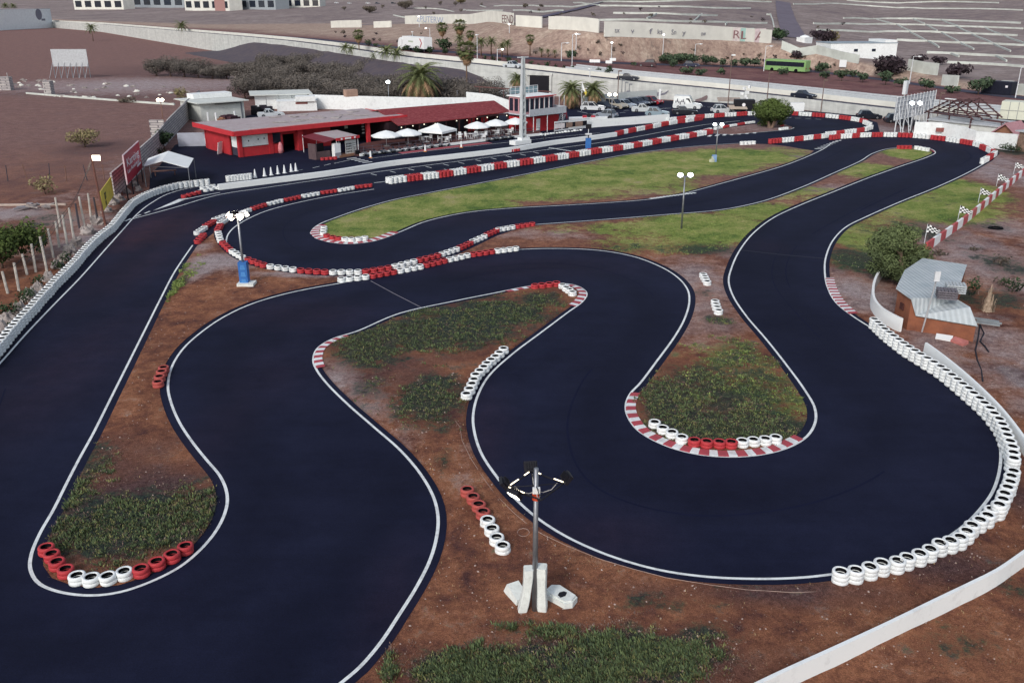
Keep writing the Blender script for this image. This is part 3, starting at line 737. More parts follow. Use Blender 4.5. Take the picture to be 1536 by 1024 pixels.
def stack(p, n, col, label, group, parts=True):
    p = Vector((p[0], p[1], p[2] if len(p) > 2 else .03))
    if not parts:
        o = put('tyre_stack', smesh(col, n), None, p, (0, 0, RR.uniform(0, 6.28))); return tag(o, label, 'tyre stack', group)
    t = thing('tyre_stack', label, 'tyre stack', p, RR.uniform(0, 6.28), group)
    for k in range(n):
        put('tyre', RR.choice(TY[col]), t, (RR.uniform(-.014, .014), RR.uniform(-.014, .014), k * TYW), (RR.uniform(-.02, .02), RR.uniform(-.02, .02), RR.uniform(0, 6.28)))
    return t
NUMW = {2: 'two', 3: 'three', 4: 'four'}
def tops_row(px, cols, n, where, group, start, z=None):
    """px: picture places of the open tops of the stacks"""
    k = {}
    for i, (x, y) in enumerate(px):
        c = cols[i] if i < len(cols) else cols[-1]
        p = G(x, y, n * TYW + .03); p.z = .03
        stack(p, n, c, f'{c} {NUMW[n]}-tyre stack, {nth(i + 1)} from the {start} of {where}', group)
W4, R4 = ['white'] * 4, ['red'] * 4
tops_row([(69, 818), (77.4, 827.7), (85, 839.5), (97, 851), (114.7, 861), (136, 863), (161, 861), (185.7, 854), (211, 850), (235, 839.5), (257.4, 828.5), (277, 816.5)], R4 + W4 + R4, 2,
         'the red and white hairpin curve', 'tyre stacks round the hairpin tip', 'straight side')
tops_row([(245, 549.5), (242, 555.5), (238.6, 563), (237, 571)][::-1], ['faded red'] * 4, 2, 'the red row on brown soil', 'lone red tyre row on brown soil', 'open end')
tops_row([(701, 732), (710, 742.6), (718, 753.8), (725, 765), (731.4, 777), (737.6, 790), (745, 803.6), (754, 816)], ['faded red'] * 4 + W4, 2, 'the row beside the floodlight mast', 'tyre row beside the floodlight mast', 'red end')
tops_row([(700, 588.7), (704, 581), (708, 574), (711, 567), (714, 560), (720, 554), (726, 548.4), (730.6, 542.8), (737, 537.5), (743, 532.5), (749.4, 527), (755.6, 521)], ['white'], 2, 'the all-white weedy island row', 'white tyre row on the weedy island', 'dark bush end')
tops_row([(982, 631), (994.7, 639.4), (1008.4, 646), (1022.8, 653.4), (1042, 658), (1061, 660), (1079.7, 660.6), (1097.5, 660.6), (1114, 659), (1131, 657.5), (1148.4, 656), (1164, 653.4)], W4 + R4 + W4, 2,
         'the curve behind the striped kerb', 'tyre stacks behind the striped kerb', 'sharp kerb end')
tops_row([(1055, 409.7), (1057, 413.2), (1058.8, 416.8), (1061, 420.8)], ['white'], 2, 'the upper white four on the neck', 'four white stacks on the grassy neck', 'far end')
tops_row([(1072.8, 450), (1074, 454.4), (1075.6, 459), (1078, 464)], ['white'], 2, 'the lower white four on the neck', 'four white stacks lower on the neck', 'far end')
tops_row([(802.5, 426), (812.8, 425), (823.8, 423.8), (834.4, 422.5), (844, 426), (849.4, 429.7), (854, 432.6), (858.8, 436.5)], R4 + W4, 2, 'the row at the weedy island tip', 'tyre stacks at the weedy island tip', 'red end')
tops_row([(486, 339.4), (485.5, 343.3), (484.7, 347), (490, 351), (499, 353.5), (507.4, 355), (517, 356), (527, 356.6), (537.6, 355.6), (547, 354.3)], ['white'] * 3 + ['red'] * 3 + W4, 2, 'the row round the lawn tip', 'tyre stacks round the lawn tip', 'pit end')

def groups_row(segs, n, where, group, start):
    """segs: (colour, x0, y0, x1, y1) base line of each four"""
    k = 0
    for c, x0, y0, x1, y1 in segs:
        a, b = G(x0, y0), G(x1, y1)
        for i in range(4):
            k += 1; stack(a + (b - a) * ((i + .5) / 4) + Vector((0, .12, 0)), n, c, f'{c} {NUMW[n]}-tyre stack, {nth(k)} from the {start} of {where}', group)
K2 = [('white', 341, 331, 328, 339.5), ('red', 331, 340, 325.5, 350), ('white', 326.5, 351, 331, 366), ('red', 332, 366, 346, 380), ('white', 346, 379.5, 366, 391.5), ('red', 368, 392, 399, 403), ('white', 400, 403, 445, 409), ('red', 445, 409.5, 493, 412.5), ('white', 493, 412.5, 543, 412), ('red', 543, 412, 588, 405), ('white', 588, 404.5, 625, 395), ('red', 625, 395, 661, 386), ('white', 660, 386, 688, 376.5), ('red', 687, 376.5, 708, 367), ('white', 706, 367, 729, 357), ('red', 728, 356.5, 747, 348), ('white', 744, 348.5, 772, 343.5), ('red', 772, 343.5, 802, 339)]
groups_row(K2, 2, 'the long hairpin wall', 'long hairpin tyre wall', 'lamp end')
K3 = [('white', 506, 424, 554, 419), ('red', 554, 418.5, 595, 411), ('white', 595, 411, 635, 403), ('red', 635, 402.5, 670, 394), ('white', 670, 394, 705, 386), ('red', 705, 386, 742, 380.5), ('white', 742, 380.5, 778, 376)]
groups_row(K3, 2, 'the row outside the hairpin wall', 'second row outside the hairpin wall', 'lamp end')

# the long white barriers: stacks traced along their open tops
I_TOP = [(1312, 478), (1322.7, 488.6), (1335.5, 498.7), (1349.6, 510), (1366, 521), (1385, 532.7), (1403.5, 543.7), (1421, 556), (1437.5, 569), (1454.6, 583), (1470, 597), (1486.7, 612.4), (1498.5, 627), (1508, 643.5), (1515, 661), (1520.7, 679), (1519.6, 695)]
I_NEAR = [(1520.5, 703.8), (1518, 712), (1515.7, 720.6), (1512.6, 729), (1507.8, 738), (1504, 746), (1500, 754.7), (1488, 761.7), (1482, 770.6), (1470, 777.5), (1459, 784.5), (1451.5, 794), (1440.7, 802.8), (1427, 808), (1410, 812), (1395.5, 821), (1379, 827), (1361, 833), (1345, 838), (1323, 841.5), (1304.7, 847), (1285, 852.5), (1262.6, 854.4)]
far_ = [Vector((p.x, p.y)) for p in resample(spline([G(x, y, 4 * TYW) for x, y in I_TOP], False, .2), .6)]
allp = [(p, 4) for p in far_[:-1]] + [(G(x, y, (4 if i < 7 else 3) * TYW + .03), 4 if i < 7 else 3) for i, (x, y) in enumerate(I_NEAR)]
for i, (p, n) in enumerate(reversed(allp)):
    stack((p.x + RR.uniform(-.02, .02), p.y + RR.uniform(-.02, .02), .03), n, 'white', f'white {NUMW[n]}-tyre stack, {nth(i + 1)} from the near end of the outer bend barrier', 'white outer bend barrier')
J_TOP = [(-26, 541), (-8, 519), (2.6, 506), (10.4, 496), (32.6, 471.8), (60, 442), (83.4, 417), (102.6, 398), (116, 384), (131, 366.6), (149, 350), (166, 337), (174, 328), (189, 310), (201, 298), (229.5, 284), (261, 275), (287, 271), (313, 268.3)]
jp = resample(spline([G(x, y, 4 * TYW) for x, y in J_TOP], False, .2), .62)
for i, p in enumerate(jp):
    stack((p.x + RR.uniform(-.02, .02), p.y + RR.uniform(-.02, .02), .012), 4, 'white', f'white four-tyre stack, {nth(i + 1)} from the near end of the rock-lined barrier', 'white rock-lined barrier', parts=(i < 45))
# outer face of the same barrier is two stacks deep near the picture's edge in the photograph's far stretch
a, b = G(343, 272.5), G(375, 269)
for i in range(8): stack(a + (b - a) * (i / 7), 4, 'white', f'white four-tyre stack, {nth(i + 1)} from the rock-lined barrier in the paddock gate row', 'paddock gate row', False)
for i, (x, y) in enumerate([(304, 284.5), (312, 283), (320, 281.5), (309, 287.5), (317, 286), (325, 284)]):
    stack(G(x, y), 2, 'white', f'white two-tyre stack, {nth(i + 1)} in the huddle at the pit wall tip', 'huddle at the pit wall tip', False)
a, b = G(276, 297), G(298, 291)
for i in range(4): stack(a + (b - a) * (i / 3), 2, 'red', f'red two-tyre stack, {nth(i + 1)} on the merge wedge of the pit exit', 'red four on the merge wedge', False)

# ------------------------------------------------------------------ strapped blocks of four (or eight) stacks
def block(c, x0, y0, x1, y1, n, label, group, deep=1, cols=4):
    a, b = G(x0, y0), G(x1, y1); a.z = b.z = .012
    d = (b - a); L = d.length; u = d / L; nn = Vector((-u.y, u.x, 0))
    if nn.y < 0: nn = -nn
    t = thing('tyre_block', label, 'tyre block', (a + b) / 2, math.atan2(u.y, u.x), group)
    for r in range(deep):
        for i in range(cols):
            q = Vector((L * ((i + .5) / cols - .5) + RR.uniform(-.02, .02), (.3 + .56 * r) * (1 if nn.dot(Vector((-u.y, u.x, 0))) > 0 else -1) + RR.uniform(-.02, .02), RR.uniform(0, .02)))
            put('tyre_stack', smesh(c, n), t, q, (0, 0, RR.uniform(0, 6.28)), (min(1.05, L / cols / .58),) * 2 + (1,))
    return t
def block_row(segs, n, where, group, start, deep=1):
    k = {'white': 0, 'red': 0}
    for c, *q in segs:
        k[c] += 1; block(c, *q, n, f'{nth(k[c])} {c} tyre block from the {start} of {where}', group, deep)
K1 = [('red', 534, 284, 560, 281), ('white', 509, 289, 534, 284.5), ('red', 483, 292.5, 508, 289), ('white', 455, 298, 482, 293), ('red', 429, 303.5, 454, 298.5), ('white', 404, 309.5, 428, 304), ('red', 381, 317, 403, 310), ('white', 364, 324, 380, 317.5), ('red', 346, 332, 362, 325)]
block_row(K1, 2, 'the hairpin rim beside the straight', 'tyre blocks on the hairpin rim', 'gap')
K0 = [('white', 344, 326, 324, 334), ('red', 327, 334, 312, 343.5), ('white', 314, 344, 299, 354), ('red', 302, 354, 289.5, 367.5)]
block_row(K0, 2, 'the short branch by the lamp', 'tyre blocks on the short branch by the lamp', 'lamp')
xs = [585, 612, 636, 660, 682, 702, 723, 743, 762, 781.5, 802, 820, 838, 855, 870.5, 888, 904.5, 921, 936, 952, 965, 979.5, 993.5, 1007, 1020, 1035, 1046.5, 1061, 1071]
ly = [(585, 277), (612, 273.3), (671, 266.5), (712, 259.7), (753, 253.5), (791, 248), (829, 242.2), (862, 237), (895, 231.5), (927, 227), (957, 222), (985.5, 216.8), (1013, 211.5), (1040, 207), (1071, 201)]
def yl(x): return interp([(a, b) for a, b in ly], x)[0]
L_ = [('white' if i % 2 == 0 else 'red', xs[i], yl(xs[i]), xs[i + 1], yl(xs[i + 1])) for i in range(len(xs) - 1)]
block_row(L_, 4, 'the divider along the start straight', 'tyre blocks along the start straight', 'pit exit end', 2)
block_row([('white', 1059, 198, 1069, 195.5), ('white', 1074, 195.5, 1085, 192.8), ('red', 1087, 192.8, 1095.5, 191), ('white', 1096, 191, 1107, 189.2), ('red', 1108, 189, 1118.5, 187), ('white', 1119, 187, 1134, 185)], 2, 'the rim of the tree island', 'tyre blocks on the tree island', 'lamp end')
block_row([('red', 926, 204.5, 937, 202), ('white', 937, 202, 944, 200.5), ('red', 944, 200.5, 955.5, 198), ('white', 956, 198, 968.5, 195.5), ('red', 969, 195.5, 980, 193), ('white', 981, 193, 993, 190.5), ('red', 993.5, 190.5, 1004, 188.2), ('white', 1005, 188.2, 1017, 186), ('red', 1017.5, 186, 1029, 184.5), ('white', 1030, 184.5, 1042, 182.5), ('red', 1042.5, 182.5, 1055, 180.5)], 4, 'the pit exit row beyond the straight', 'tyre blocks of the pit exit row', 'pit wall')
MB_ = [('white', 1002, 183.5, 1016, 182), ('red', 1017, 182, 1030, 180.3), ('white', 1030.5, 180.3, 1044, 179), ('red', 1045, 179, 1058, 177.8), ('white', 1058.5, 177.8, 1072, 176.8), ('red', 1073, 177, 1088, 175.8), ('white', 1088.5, 175.8, 1105.5, 174.8), ('red', 1106, 174.8, 1122, 173.8), ('white', 1122.5, 173.8, 1140, 173.2), ('red', 1141, 173.2, 1157, 173), ('white', 1158, 173, 1172, 173), ('white', 1173, 173, 1186, 173.3), ('red', 1187, 173.5, 1196.5, 174), ('white', 1197, 174, 1216.5, 175.3), ('red', 1217, 175.3, 1236, 176.8), ('white', 1236.5, 176.8, 1256.5, 179), ('red', 1257, 179, 1274, 181.3), ('white', 1274.5, 181.3, 1287, 183.5), ('red', 1287.5, 183.5, 1297, 186), ('white', 1297.5, 186, 1309, 190.5)]
block_row(MB_, 4, 'the far loop outer wall', 'tyre blocks of the far loop wall', 'car park end')
MC_ = [('red', 1155, 216.5, 1174, 214.5), ('white', 1174.5, 214.5, 1192.5, 213), ('red', 1193, 213, 1206.5, 211.5), ('white', 1207, 211.5, 1221.5, 209.8), ('red', 1222, 209.8, 1233, 208.6), ('white', 1233.5, 208.6, 1245, 207), ('white', 1240, 205.5, 1255.5, 204), ('red', 1256, 204, 1268, 202.5), ('white', 1269, 202.3, 1286, 200), ('red', 1286.5, 200, 1298, 198.2), ('white', 1299, 198, 1310.5, 194)]
block_row(MC_, 4, 'the far loop return wall', 'tyre blocks of the return wall', 'lawn end')
MD_ = [('red', 1246, 210.5, 1262, 209), ('white', 1262.5, 209, 1279, 207.8), ('red', 1279.5, 207.8, 1291, 207), ('white', 1291.5, 207, 1308, 206.2), ('red', 1308.5, 206.2, 1325, 206), ('white', 1325.5, 206, 1346, 206.3), ('red', 1346.5, 206.3, 1368.5, 207.3), ('white', 1369, 207.3, 1393, 209.5), ('red', 1393.5, 209.8, 1416, 212.3), ('white', 1416.5, 212.3, 1437, 215.6), ('red', 1437.5, 215.6, 1456, 219), ('white', 1456.5, 219, 1473, 223.5), ('red', 1473.5, 223.5, 1483.5, 227.5), ('white', 1484, 227.5, 1491, 231.5), ('red', 1491, 231, 1495, 234.5), ('white', 1491, 237.5, 1496, 234), ('red', 1485, 241.5, 1491, 237.5), ('white', 1475.5, 247, 1484.5, 242)]
block_row(MD_, 4, 'the wall round the last bend', 'tyre blocks round the last bend', 'zebra bars')
block('white', 1111, 218.5, 1134.5, 217.5, 3, 'lone white tyre block at the top edge of the big lawn', 'lone tyre blocks', 1)
block('red', 1346, 224.5, 1368.5, 224.5, 3, 'lone red tyre block at the narrow lawn tip', 'lone tyre blocks', 1)
block('white', 1369, 224.5, 1391, 228.5, 3, 'lone white tyre block at the narrow lawn tip', 'lone tyre blocks', 1)
block('red', 761, 228.8, 781, 227.2, 2, 'small red tyre block at the foot of the lattice mast', 'lone tyre blocks', 1)
block('red', 481.5, 241.2, 506.5, 239.8, 2, 'small red tyre block in front of the ticket kiosk', 'lone tyre blocks', 1)
block('red', 1171, 190.2, 1177, 190, 2, 'small red tyre block under the round tree', 'lone tyre blocks', 1, 2)
block('white', 1171, 196, 1184, 194.2, 2, 'white tyre block at the point of the tree island', 'lone tyre blocks', 1)

# ------------------------------------------------------------------ low walls
WALLW = wear_mat('white_wall_paint', 'eef2f2', 'a5a3a3', .66, .95)
def wall_thing(name, label, cat, px, th, h, mats=WALLW, z=0.0, step=.8, hs=None, taper=0, curve=True, group=None, zf=None):
    pts = [G(x, y, z) for x, y in px]
    s = spline(pts, False, step) if curve else [Vector(p[:2]) for p in pts]
    mb = MB(); mb.wall([(p.x, p.y, zf(p) if zf else z) for p in s], th, hs or h, 0, 0, taper)
    return tag(mb.build(name, mats), label, cat, group)
wall_thing('pit_wall', 'long low white wall between the start straight and pit lane', 'wall', [(328, 285), (400, 276), (500, 263), (590, 248.5), (680, 238.3), (770, 227.3), (830, 217.3), (879, 211), (924, 204.6)], .42, .62)
wall_thing('boundary_wall', 'white wall with rail foot between the car park and pit exit', 'wall', [(853, 194), (900, 190.5), (960, 186), (1003, 182.6)], .3, 1.25)
# the striped wall beside the flags
pw = [G(x, y) for x, y in [(1388, 379), (1410, 363), (1440, 341.5), (1470, 317), (1500, 291), (1536, 262), (1580, 226)]]
s = resample(spline(pw, False, .2), .25); mb = MB(); n = len(s); L, Rr = offset(s, .1), offset(s, -.1)
for i in range(n - 1):
    k = 0 if int(i * .25 / 1.9) % 2 == 0 else 1
    a, b, c, d = L[i], L[i + 1], Rr[i + 1], Rr[i]
    mb.add([(a.x, a.y, 0), (b.x, b.y, 0), (c.x, c.y, 0), (d.x, d.y, 0), (a.x, a.y, .85), (b.x, b.y, .85), (c.x, c.y, .85), (d.x, d.y, .85)], [(4, 7, 6, 5), (0, 4, 5, 1), (2, 6, 7, 3)] + ([(0, 3, 7, 4)] if i == 0 else []), k)
tag(mb.build('striped_wall', [wear_mat('faded_red', 'b8464c', 'c0908c', .5, .8), WALLW]), 'low wall in red and white bands behind the chequered flags', 'wall')
wall_thing('curved_wall', 'short curved white wall around the pine tree by the shed', 'wall', [(1322, 416), (1312, 432), (1307, 450), (1309, 468), (1320, 482), (1336, 492), (1350, 499)], .16, .95, step=.4)
wall_thing('track_wall', 'long white concrete wall behind the outer bend tyre barrier', 'wall', [(1386, 531), (1410, 549), (1440, 574), (1470, 602), (1500, 634), (1530, 674), (1560, 720), (1585, 770), (1572, 822), (1530, 852), (1490, 880), (1455, 898), (1400, 925), (1330, 960), (1250, 998), (1160, 1040), (1060, 1090)], .18, .74, step=.6, taper=.3)
# ------------------------------------------------------------------ buildings of the kart club
RED = M('red_render', 'b52e36', .8, .14, .9, None, .1, grime=.25)
REDF = M('red_fascia', 'c0343c', .7, .1, .8)
ROOFG = M('flat_roof', 'a09194', .9, .16, .6, 'b5acae', .2, grime=.5)
WHITE = M('white_render', 'ecf0f0', .8, .07, .7, None, .08, grime=.3)
WPLAST = M('white_plastic', 'eef1f2', .45, .06, 4)
CANVAS = M('white_canvas', 'f0f4f4', .8, .05, 1)
DARK = M('dark_opening', '14131c', .6, .3, 2)
GLASS = M('window_glass', '232a38', .12, .2, 1, None, 0, 0, .6)
GREYM = M('grey_metal', '8b8f96', .45, .12, 3, None, 0, .6)
WMETAL = M('white_metal', 'd6dade', .5, .08, 3)
DECK = M('brown_deck', '4c3234', .75, .25, 1.6, '6b4743')
TILE = None
def tile_mat():
    m, nt, b = base_mat('roof_tile', .85, .2)
    tc = nd(nt, 'ShaderNodeTexCoord'); wv = nd(nt, 'ShaderNodeTexWave', wave_type='BANDS', bands_direction='X'); wv.inputs['Scale'].default_value = 1.4; wv.inputs['Distortion'].default_value = .3
    nt.links.new(tc.outputs['Object'], wv.inputs['Vector'])
    n = noise_n(nt, wpos(nt), 2.2, 5, .75)
    o = ramp(nt, n, [(.3, lin('7c2f35')), (.5, lin('974046')), (.72, lin('b06a66'))])
    o = mix(nt, .35, o, wv.outputs['Color'], 'MULTIPLY'); nt.links.new(o, b.inputs['Base Color']); bump(nt, b, wv.outputs['Fac'], .5, .06); return m
TILE = tile_mat()
def frame_of(a, b):
    d = Vector(b[:2]) - Vector(a[:2]); return d.length, math.atan2(d.y, d.x)
def lx(a, rz, px, py):
    """distance along the front line (through a with heading rz) of the ground seen at px,py"""
    p = G(px, py); return (p.x - a.x) * math.cos(rz) + (p.y - a.y) * math.sin(rz)
def fxp(a, rz, px, y=0.0, z=0.0):
    """distance along the front at which a picture column px is met (at depth y, height z)"""
    lo, hi = -60.0, 90.0
    f = lambda t: proj((a.x + t * math.cos(rz) - y * math.sin(rz), a.y + t * math.sin(rz) + y * math.cos(rz), z))[0]
    for _ in range(50):
        m = (lo + hi) / 2
        if f(m) < px: lo = m
        else: hi = m
    return lo

# the red clubhouse
a = G(361, 236); L, rz = frame_of(a, G(597, 208.5))
F = lambda px, y=0.0, z=0.0: fxp(a, rz, px, y, z)
H = 3.35; D = 11.0
club = thing('clubhouse', 'long flat-roofed red clubhouse with open bays beside the paddock', 'building', a, rz)
mb = MB(); mb.prism([(-1.1, -1.0), (L + .9, -1.0), (L + .9, D), (-1.1, D + 1)], H, H + .12); roof = mb.build('roof', ROOFG, club)
mb = MB(); mb.box((L / 2, -1.05, H - .12), (L + 2.2, .14, .62)); mb.box((-1.15, D / 2 - .1, H - .12), (.14, D + 1.8, .62)); mb.box((L + .95, D / 2 - .6, H - .12), (.14, D - .8, .62)); mb.build('fascia', REDF, roof)
mb = MB(); mb.box((L / 2, -.7, H + .19), (L * .9, .25, .12)); mb.build('roof_edge', M('roof_lip', 'c9a3a4', .8), roof)
mb = MB()
for i in range(16): mb.box((RR.uniform(8, L - 1), RR.uniform(3, D - 1), H + .15 + RR.uniform(0, .05)), (RR.uniform(.8, 2.4), RR.uniform(.3, 1.2), .06), RR.uniform(0, 3))
mb.build('roof_patch', M('roof_patches', 'b9b0ac', .9, .3, 1, '77706f'), roof)
x1, x2, x3, x4, x5, x6, x7 = F(405), F(410), F(424), F(447), F(455), F(503), F(549)
mb = MB()
mb.box((-.1, 4.6 + 1.6, H / 2), (.2, D - 3.6, H)); mb.box((.08, .08, H / 2 - .2), (.5, .5, H - .4)); mb.box(((x1 + x2) / 2, .1, H / 2 - .2), (x2 - x1 + .1, .5, H - .4))
mb.box(((.3 + x1) / 2, .05, .6), (x1 - .3, .22, 1.2)); mb.box(((x2 + x3) / 2, .06, .62), (x3 - x2, .24, 1.24)); mb.box((x3 + .1, 1.6, H / 2 - .25), (.3, 3, H - .5))
mb.box(((x4 + x5) / 2, .3, H / 2 - .2), (x5 - x4, 1.2, H - .4)); mb.box(((x5 + x6) / 2, 1.2, H / 2 - .2), (x6 - x5, .3, H - .4)); mb.box((L / 2, D - .3, H / 2), (L, .3, H)); mb.box((L - .1, D / 2 + 2, H / 2), (.3, D - 5, H))
mb.box(((x3 + x4) / 2, .35, H - .75), (x4 - x3 + .3, .25, .5)); mb.build('wall', RED, club)
mb = MB(); mb.box((L / 2 - .2, D / 2 + 1.6, .25 + H / 2 - .35), (L - 1.2, D - 4.6, H - .55)); mb.build('dark_interior', DARK, club)
mb = MB(); mb.box(((.45 + x1) / 2, .12, 1.98), (x1 - .5, .08, 1.42)); sh = mb.build('white_shutter', WHITE, club)
mb = MB()
for q in (.25, .62, .85): mb.box((.45 + (x1 - .5) * q, .06, 1.95 + .2 * q), (.12, .05, .2))
mb.build('hook', DARK, sh)
mb = MB(); mb.box((.02, 1.25, 1.9), (.1, 1.9, 1.5)); mb.build('white_shutter', WHITE, club)
mb = MB(); mb.box((.04, 1.25, .58), (.12, 1.9, 1.0)); mb.build('dado', M('grey_dado', '3b3a48', .8), club)
mb = MB(); mb.box(((x2 + x3) / 2, .14, 2.0), (x3 - x2, .06, 1.3)); mb.build('window', GLASS, club)
for px in (551, 590):
    x = F(px); mb = MB(); mb.box((x, -.35, H / 2 - .2), (.46 if px < 560 else 1.0, .5, H - .4)); mb.build('column', REDF, club)
mb = MB(); x = F(570, 2.6); mb.box((x, 2.55, 1.9), (1.7, .08, 1.0))
wn = mb.build('barred_window', GLASS, club); mb = MB()
for i in range(7): mb.box((x - .75 + i * .25, 2.47, 1.9), (.04, .05, 1.0))
mb.build('bar', WMETAL, wn)
mb = MB(); x = F(520, 2.6); mb.box((x, 2.5, 2.2), (.55, .06, .5)); mb.build('notice', M('notice', 'b8bcae', .7), club)
for i, q in enumerate((2.35, 1.95, 1.5, 1.05)):
    mb = MB(); x = F(545, 2.6); mb.box((x, 2.5, q), (.4, .05, .2)); mb.build('price_board', M('pale_board', 'c9c9cb' if i % 2 == 0 else 'c9c9cb', .7), club)
# things along its left flank
def loose(name, label, cat, loc, rz, boxes, mat, group=None):
    o = MB()
    for b in boxes: o.box(*b)
    ob = o.build(name, mat); ob.location = loc; ob.rotation_euler = (0, 0, rz); return tag(ob, label, cat, group)
p = G(314, 219); t = thing('trolley', 'small white trolley bin beside the red clubhouse flank', 'trolley', p, .5)
mb = MB(); mb.box((0, 0, .75), (.9, .7, .7), 0, 0, 1.15); mb.build('bin', WPLAST, t)
for sx in (-.35, .35): mb = MB(); mb.lathe([(.0, -.05), (.16, -.05), (.16, .05), (0, .05)], 10, 0, Matrix.Translation((sx, 0, .16)) @ Matrix.Rotation(PI / 2, 4, 'X')); mb.build('wheel', RUB, t)
mb = MB(); mb.box((0, 0, .36), (.7, .5, .06)); mb.build('chassis', GREYM, t)
for i, (x, y, c, lb) in enumerate([(331, 231, WHITE, 'white board leaning on the red clubhouse flank'), (334, 229, M('grey_board', '77777c'), 'grey board leaning on the red clubhouse flank')]):
    o = loose('board', lb, 'board', G(x, y), 1.2, [((0, 0, .8), (.9, .06, 1.6), 0, 0, 1, None, .18)], c)
for i, (x, y, c, lb) in enumerate([(329.5, 230.5, WPLAST, 'white plastic drum by the leaning boards'), (345, 229.5, WPLAST, 'white canister nearest the red corner pillar'), (320, 224, WPLAST, 'white canister beside the trolley bin')]):
    o = MB(); o.lathe([(0, 0), (.24, 0), (.26, .1), (.25, .5), (.18, .6), (.08, .62), (.08, .68), (0, .68)], 10); ob = o.build('canister', c, None, True, G(x, y)); tag(ob, lb, 'canister')
o = MB(); o.lathe([(0, 0), (.3, .05), (.36, .5), (.3, 1.1), (.12, 1.5), (0, 1.52)], 12); ob = o.build('kayak_buoy', M('pink_fender', 'd98a90', .6), None, True, G(421.5, 230)); tag(ob, 'pink and white upright float at the garage bay', 'buoy')

# the tiled restaurant building
e0_, e1_ = G(597, 187.5, 2.8), G(771, 169, 2.8); r0_, r1_ = G(566, 164.5, 3.9), G(741, 151, 3.9)
a = Vector((e0_.x, e0_.y, 0)); L2, rz2 = frame_of(e0_, e1_)
def loc2(p): q = p - a; return (q.x * math.cos(rz2) + q.y * math.sin(rz2), -q.x * math.sin(rz2) + q.y * math.cos(rz2), p.z)
rest = thing('restaurant', 'low restaurant with a long red tiled roof behind the umbrellas', 'building', a, rz2)
R0, R1 = loc2(r0_), loc2(r1_); Em = L2 * .66
mb = MB()
def slab(ps, th=.14):
    vs = [Vector(p) for p in ps] + [Vector(p) - Vector((0, 0, th)) for p in ps]; k = len(ps)
    mb.add(vs, [tuple(range(k)), tuple(range(2 * k - 1, k - 1, -1))] + [(i, k + i, k + (i + 1) % k, (i + 1) % k) for i in range(k)])
slab([(0, 0, 2.8), (Em, 0, 2.8), (Em, R1[1], 3.9), (R0[0], R0[1], 3.9)]); slab([(Em + .01, .7, 2.92), (L2, .7, 2.92), (R1[0], R1[1], 3.92), (Em + .01, R1[1] - .01, 3.92)])
slab([(R0[0], R0[1] + .01, 3.9), (R1[0], R1[1] + .01, 3.9), (R1[0], R1[1] + 5, 3.0), (R0[0], R0[1] + 5, 3.0)])
roof = mb.build('roof', TILE, rest)
mb = MB(); mb.box((L2 / 2, .12, 2.68), (L2 * 1.0, .1, .16)); mb.build('eave_board', M('dark_wood', '3a2426', .8), roof)
mb = MB(); mb.box((L2 / 2, R0[1] * .5 + 2.6, 1.35), (L2 - 1, R0[1] - 1, 2.7)); mb.build('wall', M('maroon_wall', '2a1a22', .8, .3, 1.2), rest)
for i in range(9):
    mb = MB(); mb.box((1.5 + i * (L2 - 2.5) / 8, .3, 1.35), (.16, .16, 2.7)); mb.build('post', M('dark_wood', '3a2426'), rest)
for i in range(5):
    mb = MB(); x = 3 + i * 3.6; mb.box((x, R0[1] * .5 + 2.6 - (R0[1] - 1) / 2 - .03, 1.2), (1.6, .06, 1.7)); mb.build('window', GLASS, rest)
for x in (L2 * .72, L2 * .84): mb = MB(); mb.box((x, R0[1] * .5 + 2.6 - (R0[1] - 1) / 2 - .05, 1.1), (1.4, .08, 2.0)); mb.build('red_panel', REDF, rest)
for i in range(11):
    mb = MB(); mb.lathe([(0, 0), (.09, .04), (.09, .14), (0, .2)], 6, 0, Matrix.Translation((1 + i * (L2 - 2) / 10, .6, 2.2 + .05 * (i % 3)))); mb.build('lamp_globe', emis('globe', 'fff6e0', 1.2), rest)
o = MB(); p = G(686.5, 160); o.tube((0, 0, 0), (0, 0, hgt(p, 137)), .22, .22, 10); o.tube((0, 0, hgt(p, 137)), (0, 0, hgt(p, 136)), .28, .28, 10); tag(o.build('flue', GREYM, None, False, p), 'grey metal flue pipe rising behind the red tiled roof', 'chimney')

# terrace deck, kerb and railing
kl = [(533, 235), (600, 227), (680, 217.5), (760, 208), (812, 203)]
deck = px_line(kl) + px_line([(808, 193), (770, 191), (700, 198), (640, 205), (592, 210), (545, 217), (530, 222)])
mb = MB(); mb.prism([(p.x, p.y) for p in (deck if area(deck) > 0 else deck[::-1])], .0, .22); tag(mb.build('terrace_deck', DECK), 'dark brown raised terrace in front of the restaurant', 'terrace')
mb = MB(); mb.wall([(p.x, p.y) for p in offset(px_line([(539, 234.5)] + kl[1:]), -.12)], .2, .34); tag(mb.build('terrace_kerb', WALLW), 'narrow white kerb along the front of the terrace', 'kerb')
t = thing('terrace_railing', 'thin dark railing along the front edge of the terrace', 'railing')
pts = resample([Vector(p[:2]) for p in offset(px_line(kl), .15)], 1.4); mb = MB()
for z in (.75, 1.15): mb.path([(p.x, p.y, z) for p in pts], .025, 4)
mb.build('rail', M('rail_metal', '5b5560', .5), t)
for p in pts: mb = MB(); mb.tube((p.x, p.y, .2), (p.x, p.y, 1.18), .03, .03, 5); mb.build('post', M('rail_metal', '5b5560'), t)
pink = MB(); ribbon(pink, px_line([(600, 230), (680, 220.3), (735, 214.2)]), 1.3, .016); struct(pink.build('pit_box_paint', wear_mat('pink_paint', 'a8565e', '5a4048')))
